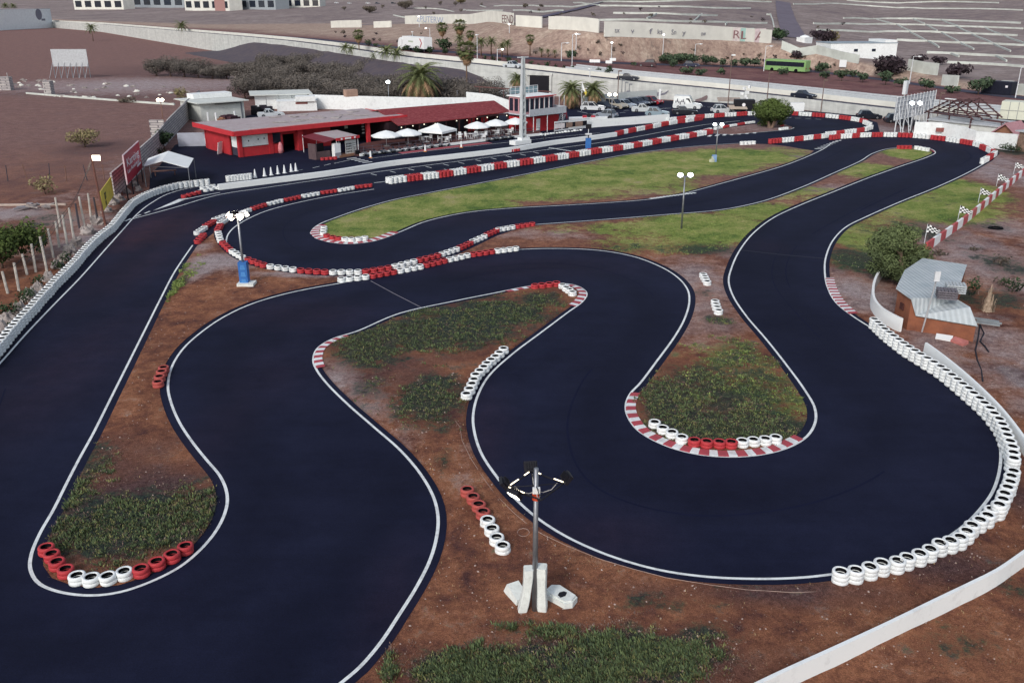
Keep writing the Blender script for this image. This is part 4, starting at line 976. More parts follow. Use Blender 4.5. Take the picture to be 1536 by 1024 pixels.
def sail(px, py, tip, r, label, mat=CANVAS):
    p = G(px, py); p.z = .22; h = hgt(p, tip)
    t = thing('parasol', label, 'parasol', p, RR.uniform(0, 1), 'white parasols on the terrace')
    mb = MB(); n = 8
    mb.lathe([(.03, h), (.1, h - .02), (r * .5, h - .28), (r, h - .72), (r * 1.0, h - .86)], n, 0, Matrix.Rotation(PI / 8, 4, 'Z')); c = mb.build('canopy', mat, t)
    mb = MB()
    for i in range(8): q = PI / 8 + i * PI / 4; mb.tube((0, 0, h - .5), (r * .95 * math.cos(q), r * .95 * math.sin(q), h - .74), .02, .02, 4)
    mb.build('rib', WMETAL, t); mb = MB(); mb.tube((0, 0, 0), (0, 0, h - .05), .04, .04, 6); mb.build('pole', WMETAL, t)
    mb = MB(); mb.box((0, 0, .06), (.7, .7, .12)); mb.build('base', M('grey_stone', '8a8888'), t)
for px, py, tip, r, lb in [(580, 221.5, 195.5, 2.15, 'white parasol nearest the red column'), (612.5, 218, 192.8, 2.1, 'white parasol between the red column and the square tent'), (716, 206.5, 182.3, 2.0, 'white parasol over the table group right of the square tent'), (744, 203.5, 178.8, 1.95, 'white parasol between two others at the tower end'), (773, 201, 176.5, 1.95, 'white parasol nearest the control tower')]: sail(px, py, tip, r, lb)
p = G(657, 212.5); p.z = .22; t = thing('party_tent', 'white square pop-up tent with a pointed roof on the terrace', 'tent', p, rz2 + .35)
mb = MB(); s_ = 2.05; h = hgt(p, 184.5)
mb.add([(-s_, -s_, h - .95), (s_, -s_, h - .95), (s_, s_, h - .95), (-s_, s_, h - .95), (-s_ * .45, -s_ * .45, h - .5), (s_ * .45, -s_ * .45, h - .5), (s_ * .45, s_ * .45, h - .5), (-s_ * .45, s_ * .45, h - .5), (0, 0, h), (-s_, -s_, h - 1.25), (s_, -s_, h - 1.25), (s_, s_, h - 1.25), (-s_, s_, h - 1.25)],
       [(0, 1, 5, 4), (1, 2, 6, 5), (2, 3, 7, 6), (3, 0, 4, 7), (4, 5, 8), (5, 6, 8), (6, 7, 8), (7, 4, 8), (9, 10, 1, 0), (10, 11, 2, 1), (11, 12, 3, 2), (12, 9, 0, 3)]); mb.build('canopy', CANVAS, t)
for sx in (-1, 1):
    for sy in (-1, 1): mb = MB(); mb.tube((sx * s_ * .96, sy * s_ * .96, 0), (sx * s_ * .96, sy * s_ * .96, h - 1), .04, .04, 5); mb.build('leg', WMETAL, t)
# tables and chairs
def chair_mesh():
    mb = MB(); mb.box((0, 0, .43), (.46, .46, .05)); mb.box((0, .22, .68), (.46, .04, .46), 0, 0, 1, None, -.12)
    for sx in (-.2, .2):
        for sy in (-.2, .2): mb.tube((sx, sy, .42), (sx * 1.15, sy * 1.15, 0), .025, .02, 4)
        mb.box((sx * 1.1, .0, .62), (.05, .42, .04))
    return mb.mesh('plastic_chair', WPLAST)
CH = chair_mesh()
def table(px, py, label, seats, rr=.0):
    p = G(px, py); p.z = .22; t = thing('cafe_table', label, 'table', p, rr, 'white cafe tables on the terrace')
    mb = MB(); mb.lathe([(0, .7), (.52, .7), (.52, .74), (0, .74)], 12); mb.build('tabletop', WPLAST, t); mb = MB(); mb.tube((0, 0, 0), (0, 0, .7), .05, .05, 6); mb.box((0, 0, .03), (.6, .6, .05)); mb.build('leg', WPLAST, t)
    for i in range(seats):
        q = rr + i * 2 * PI / seats + .4; o = put('plastic_chair', CH, None, (p.x + .85 * math.cos(q), p.y + .85 * math.sin(q), .22), (0, 0, q - PI / 2))
        tag(o, f'white plastic chair drawn up to the {label[label.index("table ") + 6:]} table', 'chair', 'chairs at ' + label)
for px, py, lb, st in [(668, 215, 'white round table beneath the square tent', 3), (640, 215, 'white round table left of the square tent', 2), (690, 211, 'white round table right of the square tent', 2), (706, 210, 'white round table on the tent side of parasol three', 4), (722, 207.5, 'white round table under the third parasol', 4), (742, 205, 'white round table under the fourth parasol', 3), (762, 203.5, 'white round table under the tower-end parasol', 3), (722, 211, 'white round table nearest the railing', 3)]:
    table(px, py, lb, st, RR.uniform(0, 2))
p = G(711, 213); p.z = .22; t = thing('crowd_barrier', 'grey mesh crowd barrier standing on the terrace front', 'barrier', p, rz2)
mb = MB(); mb.path([(-1.3, 0, .1), (-1.3, 0, 1.1), (1.3, 0, 1.1), (1.3, 0, .1)], .03, 5, 0, True); mb.build('frame', GREYM, t); mb = MB()
for i in range(17): mb.tube((-1.3 + i * .1625, 0, .1), (-1.3 + i * .1625, 0, 1.1), .014, .014, 4)
mb.build('bars', GREYM, t)['kind'] = 'stuff'

# ticket kiosk
zk = 2.55
A_, B_, C_, D_ = G(504, 208, zk), G(538, 203.3, zk), G(505.6, 195, zk), G(470.4, 199.8, zk); E_, F_ = G(452, 204.5, zk - .35), G(487.4, 213.6, zk - .35)
ko = Vector((A_.x, A_.y, 0)); Lk, rzk = frame_of(A_, B_)
def lk(p): q = p - ko; return (q.x * math.cos(rzk) + q.y * math.sin(rzk), -q.x * math.sin(rzk) + q.y * math.cos(rzk), p.z)
kio = thing('kiosk', 'small ticket kiosk with a white flat roof and red edge', 'kiosk', ko, rzk)
a_, b_, c_, d_, e_, f_ = map(lk, (A_, B_, C_, D_, E_, F_)); mb = MB()
def slab2(ps, th=.1): 
    vs = [Vector(p) for p in ps] + [Vector(p) - Vector((0, 0, th)) for p in ps]; k = len(ps)
    mb.add(vs, [tuple(range(k)), tuple(range(2 * k - 1, k - 1, -1))] + [(i, k + i, k + (i + 1) % k, (i + 1) % k) for i in range(k)])
slab2([a_, b_, c_, d_]); rf = mb.build('roof', ROOFG, kio)
mb = MB(); slab2([f_, (a_[0] - .01, a_[1], a_[2] - .02), (d_[0] - .01, d_[1], d_[2] - .02), e_], .08); mb.build('awning', M('maroon_awning', '722b36', .8), kio)
mb = MB(); mb.box(((a_[0] + b_[0]) / 2, -.06, zk - .14), (Lk + .1, .1, .36)); fa = mb.build('fascia', REDF, kio)
mb = MB()
for q, wd in ((.22, .25), (.5, 1.0), (.8, .25)): mb.box((Lk * q, -.125, zk - .14), (wd, .03, .22))
mb.build('white_lettering_panel', WHITE, fa)
for x, y in ((Lk - .15, .05), (.1, .1), (c_[0], c_[1] - .2), (d_[0] + .2, d_[1] - .2), (e_[0] + .2, e_[1])): mb = MB(); mb.tube((x, y, 0), (x, y, zk - .2), .05, .05, 6); mb.build('post', WMETAL, kio)
mb = MB(); mb.box((.2, .35, .95), (1.0, .6, 1.9)); vm = mb.build('drinks_cabinet', WPLAST, kio); mb = MB(); mb.box((.2, .035, .35), (.96, .03, .7)); mb.build('grille', M('cab_grille', '9a9aa2'), vm)
mb = MB(); mb.box((Lk * .72, .5, 1.15), (Lk * .48, .1, 1.75)); bd = mb.build('poster_board', M('poster_white', 'd5d8d6', .6), kio); mb = MB()
for r in range(4):
    for c in range(4): mb.box((Lk * .53 + c * .24, .435, .55 + r * .34), (.14, .02, .2))
for r in range(5): mb.box((Lk * .84, .435, .5 + r * .27), (.7 - .1 * (r % 2), .02, .05))
mb.build('lettering', DARK, bd)
mb = MB(); mb.box((Lk * .55, .6, .15), (Lk * .9, 1.4, .3)); mb.build('counter_plinth', M('tan_panel', '8f6a55', .8), kio)
mb = MB(); mb.box((-1.6, .9, .5), (2.3, .15, 1.0)); mb.box((-2.7, 1.6, 1.0), (.2, 1.6, 2.0)); mb.build('counter', M('grey_brown_counter', '5d4d50', .8), kio)
mb = MB(); mb.box((-1.4, 2.4, 1.2), (2.2, .1, 1.2)); mb.build('opening', DARK, kio)
o = MB(); o.lathe([(0, 0), (.3, 0), (.33, .35), (.3, .75), (0, .8)], 10); tag(o.build('tyre_bin', RUB, None, True, G(536.5, 233.5)), 'black round bin at the corner of the ticket kiosk', 'bin')

# control tower
a = G(787, 200); L3, rz3 = frame_of(a, G(838, 193.5)); ct = thing('control_tower', 'two-storey control tower with glazed cabin and red base', 'building', a, rz3)
mb = MB(); mb.box((L3 / 2, 2, 1.15), (L3, 4, 2.3)); mb.build('base_wall', RED, ct)
mb = MB(); mb.box((L3 / 2, 1.4, 2.75), (L3 + .5, 5.6, .18)); mb.box((L3 / 2, -1.36, 3.25), (L3 + .5, .1, .9)); mb.box((L3 + .22, 1.4, 3.25), (.1, 5.4, .9)); mb.build('balcony', M('pale_grey_panel', 'b4b9c0', .7), ct)
mb = MB(); mb.box((L3 * .42, 1.9, 4.1), (L3 * .84, 3.6, 2.55)); cb = mb.build('cabin', M('cabin_red_frame', 'b98a90', .6), ct)
n = 6
for i in range(n):
    w_ = L3 * .84 / n; mb = MB(); mb.box((w_ * (i + .5), .07, 4.15), (w_ * .7, .06, 1.9)); mb.build('window', GLASS, cb)
    mb = MB(); mb.box((w_ * i + .06, .05, 4.15), (.12, .1, 2.1)); mb.build('mullion', WMETAL, cb)
for j in range(3): mb = MB(); mb.box((-.02, .8 + j * 1.15, 4.15), (.06, .8, 1.9)); mb.build('window', GLASS, cb)
mb = MB(); mb.box((L3 * .42, 1.9, 5.46), (L3 * .84 + .5, 4.2, .16)); rf = mb.build('roof', WHITE, ct); mb = MB(); mb.box((L3 * .42, -.24, 5.4), (L3 * .84 + .56, .05, .14)); mb.build('red_trim', REDF, rf)
mb = MB()
for i in range(7): mb.tube((.3 + i * L3 * .13, 3.6, 5.54), (.3 + i * L3 * .13, 3.6, 6.7), .04, .04, 4)
for z in (6.1, 6.7): mb.tube((.3, 3.6, z), (.3 + 6 * L3 * .13, 3.6, z), .035, .035, 4)
mb.build('roof_rail', WMETAL, rf)
mb = MB(); mb.box((L3 * .42, 3.7, 6.1), (L3 * .8, .04, .9)); mb.build('roof_screen', M('screen_glass', '7d949c', .2, .1), rf)
mb = MB(); mb.box((L3 * .38, -.06, 1.0), (.8, .08, 1.95)); mb.build('door', WPLAST, ct)
st = MB()
for sx in (-.45, .45): st.box((L3 * .62 + 1.0, -2.1 + sx, 1.3), (3.0, .08, .22), 0, 0, 1, None, 0, -1.02)
so_ = st.build('stairs', GREYM, ct); mb = MB()
for i in range(9): mb.box((L3 * .62 + .35 + i * .16, -2.1, .25 + i * .28), (.26, .9, .05))
mb.build('tread', GREYM, so_)
for x in (L3 * .1, L3 * .5, L3 * .95): mb = MB(); mb.tube((x, -1.2, 0), (x, -1.2, 2.7), .07, .07, 6); mb.build('post', WMETAL, ct)
mb = MB()
for q in (.02, .3, .6, .9): mb.tube((L3 + .2, q * 4 - 1, 3.6), (L3 + .2, q * 4 - 1, 5.3), .05, .05, 5)
mb.build('balcony_post', WMETAL, ct)

# concrete lattice mast on its white block
p = G(784, 216); t = thing('lattice_mast', 'tall pale concrete power mast with slotted shaft beside the control tower', 'mast', p, rz3)
h = hgt(p, 85); mb = MB(); w0, w1 = .34, .17
for sx in (-1, 1): mb.add([(sx * w0 - .09, -w0, .4), (sx * w0 + .09, -w0, .4), (sx * w0 + .09, w0, .4), (sx * w0 - .09, w0, .4), (sx * w1 - .07, -w1, h), (sx * w1 + .07, -w1, h), (sx * w1 + .07, w1, h), (sx * w1 - .07, w1, h)], [(0, 3, 2, 1), (4, 5, 6, 7), (0, 1, 5, 4), (1, 2, 6, 5), (2, 3, 7, 6), (3, 0, 4, 7)])
k = 0; z = .4
while z < h - .2:
    q = z / h; w_ = w0 + (w1 - w0) * q; mb.box((0, 0, z), (2 * w_ - .1, 2 * w_ * .9, .3 + .15 * q)); z += .95
CONC = M('concrete_mast', 'b9bfc2', .85, .12, 1.5); mb.box((0, 0, h * .8), (2 * w1, 1.6 * w1, h * .4)); mb.build('shaft', CONC, t)
mb = MB(); mb.box((0, 0, h - .1), (2.0, .14, .14)); mb.build('crossarm', WMETAL, t)
mb = MB(); mb.box((-.35, .1, .3), (3.1, 1.3, .6)); mb.box((.2, 0, .75), (1.6, .9, .35)); mb.build('footing', WALLW, t)

# pit exit boards and fence
t = thing('pit_fence', 'pit exit fence of white and brown boards below the tower', 'fence', G(832, 199), frame_of(G(832, 199), G(884, 193))[1])
Lf = (G(884, 193) - G(832, 199)).length
for i, (q0, q1, mt) in enumerate([(0, .28, M('pink_white_board', 'dcd5d6', .6)), (.32, .5, M('tan_board', '8b7468', .8)), (.5, .58, DARK), (.58, .8, M('tan_board', '8b7468', .8)), (.8, .92, DARK)]):
    mb = MB(); mb.box((Lf * (q0 + q1) / 2, 0, .95), (Lf * (q1 - q0) - .05, .08, .75)); mb.build('board', mt, t)
mb = MB(); mb.box((Lf / 2, -.06, .3), (Lf, .06, .18)); mb.box((Lf * .5, .05, 1.55), (Lf, .16, .22)); mb.build('rail', WMETAL, t)
for i in range(6): mb = MB(); mb.tube((Lf * i / 5, .06, 0), (Lf * i / 5, .06, 1.5), .04, .04, 5); mb.build('post', WMETAL, t)
for i in range(14):
    p = G(812 + i * 4.6 + RR.uniform(-1, 1), 203.5 - i * .55); mb = MB(); s_ = RR.uniform(.2, .34); mb.lathe([(0, 0), (s_, .05), (s_ * .9, s_ * .8), (0, s_)], 7); tag(mb.build('painted_stone', WALLW, None, True, p), f'{nth(i + 1)} white painted stone from the terrace in the flower bed edging', 'stone', 'white edging stones')

# workshops and yard behind the clubhouse
def hut(name, label, pa_, pb_, depth, h, roofmat=ROOFG, wall=WHITE, over=.4, mono=0.0):
    a = G(*pa_); b = G(*pb_); L, rz = frame_of(a, b); t = thing(name, label, 'building', a, rz)
    mb = MB(); mb.box((L / 2, depth / 2, h / 2), (L, depth, h)); mb.build('wall', wall, t)
    mb = MB(); o = over
    vs = [(-o, -o, h), (L + o, -o, h), (L + o, depth + o, h + mono), (-o, depth + o, h + mono)]; vs += [(x, y, z + .16) for x, y, z in vs]
    mb.add(vs, [(0, 3, 2, 1), (4, 5, 6, 7), (0, 1, 5, 4), (1, 2, 6, 5), (2, 3, 7, 6), (3, 0, 4, 7)]); mb.build('roof', roofmat, t); return t, L, rz
CREAM = M('cream_wall', 'd3d7d2', .85, .08, .6, None, .1, grime=.3)
t, L, rz = hut('workshop', 'pale workshop with an overhanging slab roof behind the clubhouse', (303, 183), (368, 177.5), 9, 3.0, CREAM, CREAM, .7)
mb = MB(); mb.box((L * .6, -.62, 2.85), (L * .6, .1, .14)); mb.build('gutter', DARK, t); mb = MB(); mb.box((L + .04, 2.6, 1.2), (.08, 2.2, 2.4)); mb.build('door', DARK, t)
mb = MB(); mb.box((L * .93, -.06, 1.4), (.2, .12, 2.8)); mb.build('downpipe', GREYM, t)
mb = MB(); mb.box((L * .62, 7.5, 3.6), (L * .9, 3, .8)); mb.build('roof_block', WHITE, t)
t, L, rz = hut('long_workshop', 'long white workshop with a thin flat canopy at the back of the yard', (385, 164.5), (462, 162), 7, 2.6, CREAM, WHITE, 1.0)
for q in (.2, .45, .7): mb = MB(); mb.box((L * q, -.03, 1.2), (.06, .06, 2.3)); mb.build('wall_joint', GREYM, t)
mb = MB(); mb.box((L * .93, -.06, 1.3), (1.3, .1, 1.9)); mb.build('doorway', DARK, t)
t, L, rz = hut('white_annexe', 'low stepped white annexe beside the long workshop', (416, 167.5), (476, 166), 5, 1.7, WHITE, WHITE, .05)
mb = MB(); mb.box((L * .72, .8, 2.2), (L * .5, 2.5, .9)); mb.build('upper_block', WHITE, t); mb = MB(); mb.box((L * .62, -.04, 1.45), (L * .3, .1, .35)); mb.build('brown_slot', M('brown_slot', '8a5550'), t)
tag(wall_thing('back_wall', 'long plain white wall behind the red tiled roof', 'wall', [(466, 163), (560, 166), (640, 168), (700, 168)], .25, 2.6, WHITE, curve=False), 'long plain white wall behind the red tiled roof', 'wall')
wall_thing('gable_wall', 'white stepped wall rising at the tower end of the tiled roof', 'wall', [(700, 168), (735, 169), (778, 171)], .25, 2.6, WHITE, hs=[3.6, 3.3, 1.9], curve=False)
t = thing('steel_canopy', 'bare brown steel canopy frame above the white gable wall', 'canopy', G(720, 166), .1)
for x in (0, 4.5, 9, 13): mb = MB(); mb.tube((x, 0, 0), (x, 0, 4.3 - .08 * x), .07, .07, 5); mb.build('post', M('rust_steel', '6b4a48', .7), t)
mb = MB(); mb.box((6.2, 0, 3.85), (14.5, .12, .2), 0, 0, 1, None, 0, .075); mb.build('beam', M('rust_steel', '6b4a48'), t)
wall_thing('sheet_gate', 'pale sheet-metal gate between the palm bush and the clubhouse', 'gate', [(268, 220), (312, 219)], .08, 1.9, M('gate_sheet', 'b3b7c4', .6, .1, 1), curve=False)
for i, (x, y) in enumerate([(313, 184), (325, 184.5), (353, 182)]): o = MB(); p = G(x, y); o.tube((0, 0, 0), (0, 0, 1.7), .17, .17, 8); tag(o.build('white_post', WALLW, None, False, p), ['white round post at the block wall side of the yard', 'white round post in the middle of the yard', 'white round post at the workshop door side of the yard'][i], 'post')
for i, (x, y, sx, sy, sz, m_, lb) in enumerate([(344, 183, 3.2, 1.4, 1.2, M('brown_heap', '4a3038'), 'dark brown crate stack in front of the pale workshop'), (332, 184, 1.6, 1.2, .9, M('tan_crate', 'a07860'), 'tan crate in front of the pale workshop'), (385, 172, 1.6, 1.6, 1.6, DARK, 'dark drum stack by the workshop door'), (394, 170, 1.8, 1.4, 1.5, M('dark_parts', '2b2530'), 'dark machine parts pile under the canopy'), (405, 170.5, 2.4, 1.3, 1.3, M('dark_parts2', '33303a'), 'second dark parts pile behind the white pickup')]):
    o = MB()
    for k in range(5): o.box((RR.uniform(-.3, .3) * sx, RR.uniform(-.3, .3) * sy, sz * (.25 + .12 * k)), (sx * RR.uniform(.4, .8), sy * RR.uniform(.4, .8), sz * .5), RR.uniform(0, 1.5))
    tag(o.build('yard_clutter', m_, None, False, G(x, y)), lb, 'clutter')
o = loose('roof_box', 'small tan and red water heater box on the clubhouse roof rear', 'box', G(528, 173) , .6, [((0, 0, 3.9), (2.2, 1.3, 1.2))], M('tan_box', 'b59584'))

# the concrete block boundary wall
def block_mat():
    m, nt, b = base_mat('block_wall', .9, .15); v = wpos(nt); br = nd(nt, 'ShaderNodeTexBrick')
    g = nd(nt, 'ShaderNodeNewGeometry'); sx = nd(nt, 'ShaderNodeSeparateXYZ'); nt.links.new(g.outputs['Position'], sx.inputs[0])
    cx = nd(nt, 'ShaderNodeCombineXYZ'); nt.links.new(mth(nt, 'ADD', mth(nt, 'MULTIPLY', sx.outputs[0], .45), mth(nt, 'MULTIPLY', sx.outputs[1], .9)), cx.inputs[0]); nt.links.new(sx.outputs[2], cx.inputs[1])
    nt.links.new(cx.outputs[0], br.inputs['Vector']); br.inputs['Scale'].default_value = 1.0; br.inputs['Brick Width'].default_value = 1.1; br.inputs['Row Height'].default_value = .36; br.inputs['Mortar Size'].default_value = .045
    br.inputs['Color1'].default_value = lin('b3aead'); br.inputs['Color2'].default_value = lin('c8c4bf'); br.inputs['Mortar'].default_value = lin('6f6a70')
    o = mix(nt, 1, br.outputs[0], ramp(nt, noise_n(nt, v, 1.1, 5, .7), [(.3, (.72, .72, .74)), (.7, (1.1, 1.1, 1.1))]), 'MULTIPLY'); nt.links.new(o, b.inputs['Base Color']); bump(nt, b, br.outputs['Fac'], .3, -.03); return m
BLOCK = block_mat()
bw = [(172, 298), (190, 279), (214, 254), (236, 231.5), (258, 207), (281, 182), (302, 161)]
wall_thing('block_wall', 'weathered concrete block wall along the field edge behind the red sign', 'wall', bw, .2, 2.6, BLOCK, hs=[2.7, 2.6, 2.6, 2.6, 3.0, 3.2, 3.2], curve=False)
wall_thing('block_panel', 'short block wall panel standing square to the long block wall', 'wall', [(227, 206), (249, 206)], .2, 2.6, BLOCK, curve=False)
for i, (x, y, wd, lb) in enumerate([(8, 135.5, 3.4, 'pale block ruin with thin uprights at the field corner'), (75, 143, 1.6, 'pale square block pillar standing alone at the field end')]):
    p = G(x, y); o = MB(); o.box((0, 0, 1.5), (wd, 1.6, 3.0)); 
    if i == 0: o.box((-1.5, -.7, 3.4), (.15, .15, 1.0)); o.box((1.5, -.7, 3.4), (.15, .15, 1.0))
    tag(o.build('block_pillar', BLOCK, None, False, p), lb, 'ruin')
# ------------------------------------------------------------------ floodlights and poles
LIT = emis('lit_lamp', 'fff4dc', 14.0); LITC = emis('lit_lamp_cool', 'f2fbff', 12.0); LITB = emis('lit_bar', 'ffefd0', 3.0); LITS = emis('lit_street_lamp', 'fff6ea', 5.0)
STEEL = M('galvanised', '8d9096', .4, .15, 4, None, 0, .7); BLACKM = M('black_metal', '1a1a22', .5, .2, 4)
BLUEP = M('blue_foam', '2b5a9c', .75, .25, 3, '3d74b4', .3); BLOCKW = M('white_foam', 'dfe4e0', .8, .1, 2.5, None, .2, grime=.3)
# near mast with the square ring
p = G(802, 917); h = hgt(p, 702)
t = thing('floodlight_mast', 'tall grey floodlight mast with a lamp ring on bare soil in front', 'floodlight', p, .05)
mb = MB(); mb.tube((0, 0, 0), (0, 0, h), .1, .075, 12); mb.build('pole', STEEL, t, True)
mb = MB(); rr_ = .92; zc = h - .62
cor = [Vector((math.cos(q) * rr_, math.sin(q) * rr_, zc)) for q in (PI * .5 + .1, PI + .1, PI * 1.5 + .1, .1)]
mb.path(cor, .03, 6, 0, True)
for c in cor: mb.path([(0, 0, zc - .45), (c.x * .5, c.y * .5, zc - .3), c], .018, 5); mb.tube((0, 0, zc), c, .018, .018, 5)
ring = mb.build('ring_frame', BLACKM, t)
for i, q in enumerate((PI * .5 + .1, PI + .05, .2, PI * 1.25)):
    c = Vector((math.cos(q) * (rr_ + .12), math.sin(q) * (rr_ + .12), zc + .12)); X = Matrix.Translation(c) @ Matrix.Rotation(q - PI / 2, 4, 'Z') @ Matrix.Rotation(math.radians(-40), 4, 'X')
    mb = MB(); mb.box((0, 0, 0), (.44, .12, .34), 0, 0, 1, X); mb.box((0, -.08, 0), (.3, .06, .22), 0, 0, 1, X)
    for k in range(5): mb.box((-.16 + k * .08, -.13, 0), (.015, .06, .24), 0, 0, 1, X)
    hd = mb.build('floodlight', BLACKM, t); mb = MB(); mb.box((0, .065, 0), (.36, .012, .27), 0, 0, 1, X); mb.build('lens', LIT, hd)
for (i, j, a_, b_) in ((0, 1, .55, 1.0), (0, 1, .1, .3), (1, 2, .0, .5), (3, 0, .02, .3), (3, 0, .7, .85)):
    A, B = cor[i], cor[j]; mb = MB(); mb.tube(A + (B - A) * a_ + Vector((0, 0, .03)), A + (B - A) * b_ + Vector((0, 0, .03)), .02, .02, 6); mb.build('light_bar', LITB, t)
mb = MB(); mb.box((0, -.12, zc - .12), (.24, .1, .2)); mb.build('junction_box', WPLAST, t)
mb = MB(); mb.tube((0, 0, zc - .52), (0, 0, zc - .28), .125, .125, 10); mb.build('red_strap', M('orange_red', 'c44a2e', .6), t)
mb = MB()
for c in cor: mb.path([(c.x * .75, c.y * .75, zc + .02), (c.x * .55, c.y * .55, zc - .2), (c.x * .25, c.y * .25, zc - .28), (0, -.1, zc - .16)], .012, 5)
mb.build('cable', M('pale_cable', 'b4b2b0', .6), t)
def pad(X, sx, sy, z0, z1, lean, name, mat, lb, rzq):
    mb = MB(); n = 7; vs = []
    for k in range(n):
        q = k / (n - 1); z = z0 + (z1 - z0) * q; bl = 1 + .06 * math.sin(q * 9); ox = lean * (1 - q) * abs(1 - q)
        for u, v in ((-1, -.7), (-.8, -1), (.8, -1), (1, -.7), (1, .7), (.8, 1), (-.8, 1), (-1, .7)): vs.append((ox + u * sx / 2 * bl, v * sy / 2 * bl, z))
    fs = [(k * 8 + j, k * 8 + (j + 1) % 8, k * 8 + 8 + (j + 1) % 8, k * 8 + 8 + j) for k in range(n - 1) for j in range(8)] + [tuple(range(7, -1, -1)), tuple(range((n - 1) * 8, n * 8))]
    mb.add(vs, fs); o = mb.build(name, mat); o.location = X; o.rotation_euler = (0, 0, rzq); return tag(o, lb, 'crash pad', 'crash pads round the floodlight mast')
pad(p + Vector((-.22, .03, 0)), .3, .34, 0, 1.75, -.22, 'crash_pad', BLOCKW, 'white crash pad strapped to the mast, the one bulging outward at its foot', .1)
pad(p + Vector((.23, .06, 0)), .32, .36, .02, 1.8, .04, 'crash_pad', BLOCKW, 'white crash pad strapped to the mast on its cable side', -.15)
o = MB(); o.box((0, 0, .2), (.55, .9, .4), 0, 0, .85); ob = o.build('crash_pad', BLOCKW); ob.location = p + Vector((-.62, .75, 0)); ob.rotation_euler = (.25, 0, .5); tag(ob, 'white crash pad lying half hidden behind the mast foot', 'crash pad', 'crash pads round the floodlight mast')
pp = G(842, 900); t = thing('crash_pad', 'white torn crash pad lying on the soil apart from the mast', 'crash pad', pp, -.75, 'crash pads round the floodlight mast')
mb = MB(); pol = [(-.55, -.24), (-.3, -.36), (.42, -.34), (.58, -.1), (.5, .26), (-.36, .34), (-.6, .12)]; mb.prism(pol, 0, .26); mb.prism([(x * .9, y * .86) for x, y in pol], .26, .33); mb.build('foam_body', BLOCKW, t); mb = MB(); mb.prism([(.0, -.2), (.16, -.24), (.22, -.05), (.14, .13), (.02, .1), (-.05, -.05)], .33, .345); mb.build('dark_tear', DARK, t)
o = MB(); o.path([G(x, y, .05) for x, y in [(676, 622), (690, 640), (693, 660), (705, 685), (722, 712), (742, 740), (770, 768), (790, 785), (812, 800), (850, 818), (900, 838), (950, 853), (1000, 866), (1060, 876), (1120, 884), (1190, 888), (1262, 886), (1310, 882)]], .012, 5)
o.path([G(785 + 9 * math.cos(q), 798 + 6 * math.sin(q), .05 + q * .004) for q in [i * .5 for i in range(26)]], .012, 5); tag(o.build('ground_cable', M('cable_tan', 'a78f84', .7)), 'thin pale cable snaking over the soil past the floodlight mast', 'cable')

def lamp(px, py, ytop, label, heads=2, spread=.6, base=None, arm=0.0, r=.09, mat=STEEL, lit=LITC, hs=.34, cross=False):
    p = G(px, py); h = hgt(p, ytop); t = thing('floodlight_mast', label, 'floodlight', p, 0, 'floodlight masts round the track')
    mb = MB(); mb.tube((0, 0, 0), (0, 0, h), r, r * .7, 8); mb.build('pole', mat, t, True)
    mb = MB(); mb.box((0, 0, h - .06), (max(spread * 2, .3), .1, .1)); mb.build('crossarm', mat, t)
    for i in range(heads):
        x = (i - (heads - 1) / 2) * spread * 2 / max(1, heads - 1) if heads > 1 else 0
        mb = MB(); X = Matrix.Translation((x, -.1, h + .1)) @ Matrix.Rotation(math.radians(-28), 4, 'X'); mb.box((0, .08, 0), (hs * 1.15, .14, hs), 0, 0, 1, X); hd = mb.build('floodlight', BLACKM, t)
        mb = MB(); mb.add([(hs * .62 * math.cos(q * PI / 6), -.015, hs * .52 * math.sin(q * PI / 6)) for q in range(12)] + [(0, -.1, 0)], [(q, (q + 1) % 12, 12) for q in range(12)], 0, X); mb.build('lens', lit, hd)
    if base == 'blue':
        mb = MB(); mb.box((0, 0, .95), (.62, .55, 1.7)); q = mb.build('blue_pad', BLUEP, t)
        mb = MB()
        for k in range(3): mb.box((.02, -.29, .4 + k * .52), (.4, .03, .34), 0, 0, .7)
        mb.build('pad_marking', M('blue_light', '4a86c4', .7), q); mb = MB(); mb.box((.15, -.1, .14), (1.2, .95, .28)); mb.build('footing', BLOCKW, t)
    return t, p, h
t, p, h = lamp(368, 428, 322, 'lamp mast with a blue foam pad on brown soil by the hairpin', 0, .55, 'blue', r=.1)
for q in range(6):
    c = Vector((.62 * math.cos(q * PI / 3), .62 * math.sin(q * PI / 3), h)); mb = MB(); X = Matrix.Translation(c) @ Matrix.Rotation(q * PI / 3 - PI / 2, 4, 'Z') @ Matrix.Rotation(math.radians(35), 4, 'X'); mb.box((0, 0, 0), (.42, .14, .34), 0, 0, 1, X); hd = mb.build('floodlight', WMETAL if q in (0, 1) else BLACKM, t); mb = MB(); mb.box((0, .08, 0), (.4, .02, .3), 0, 0, 1, X); mb.build('lens', LIT, hd)
    if q in (3, 4, 5): mb = MB(); mb.add([(.2 * math.cos(k), .2 * math.sin(k), 0) for k in range(6)] + [(0, 0, -.14), (0, 0, .14)], [(k, (k + 1) % 6, 6) for k in range(6)] + [((k + 1) % 6, k, 7) for k in range(6)], 0, Matrix.Translation(c * .96 + Vector((0, 0, .04 * h / h)))); mb.build('lens', LIT, t)
mb = MB(); mb.path([(.62 * math.cos(q * PI / 3), .62 * math.sin(q * PI / 3), h - .1) for q in range(6)], .025, 5, 0, True); mb.build('ring_frame', WMETAL, t)
lamp(1022, 344, 264, 'slim lamp mast with two lit heads on the lawn neck', 2, .45, hs=.4)
lamp(1073, 241, 188, 'two-headed lamp mast with a blue foot pad at the lawn top edge', 2, .45, hs=.4)
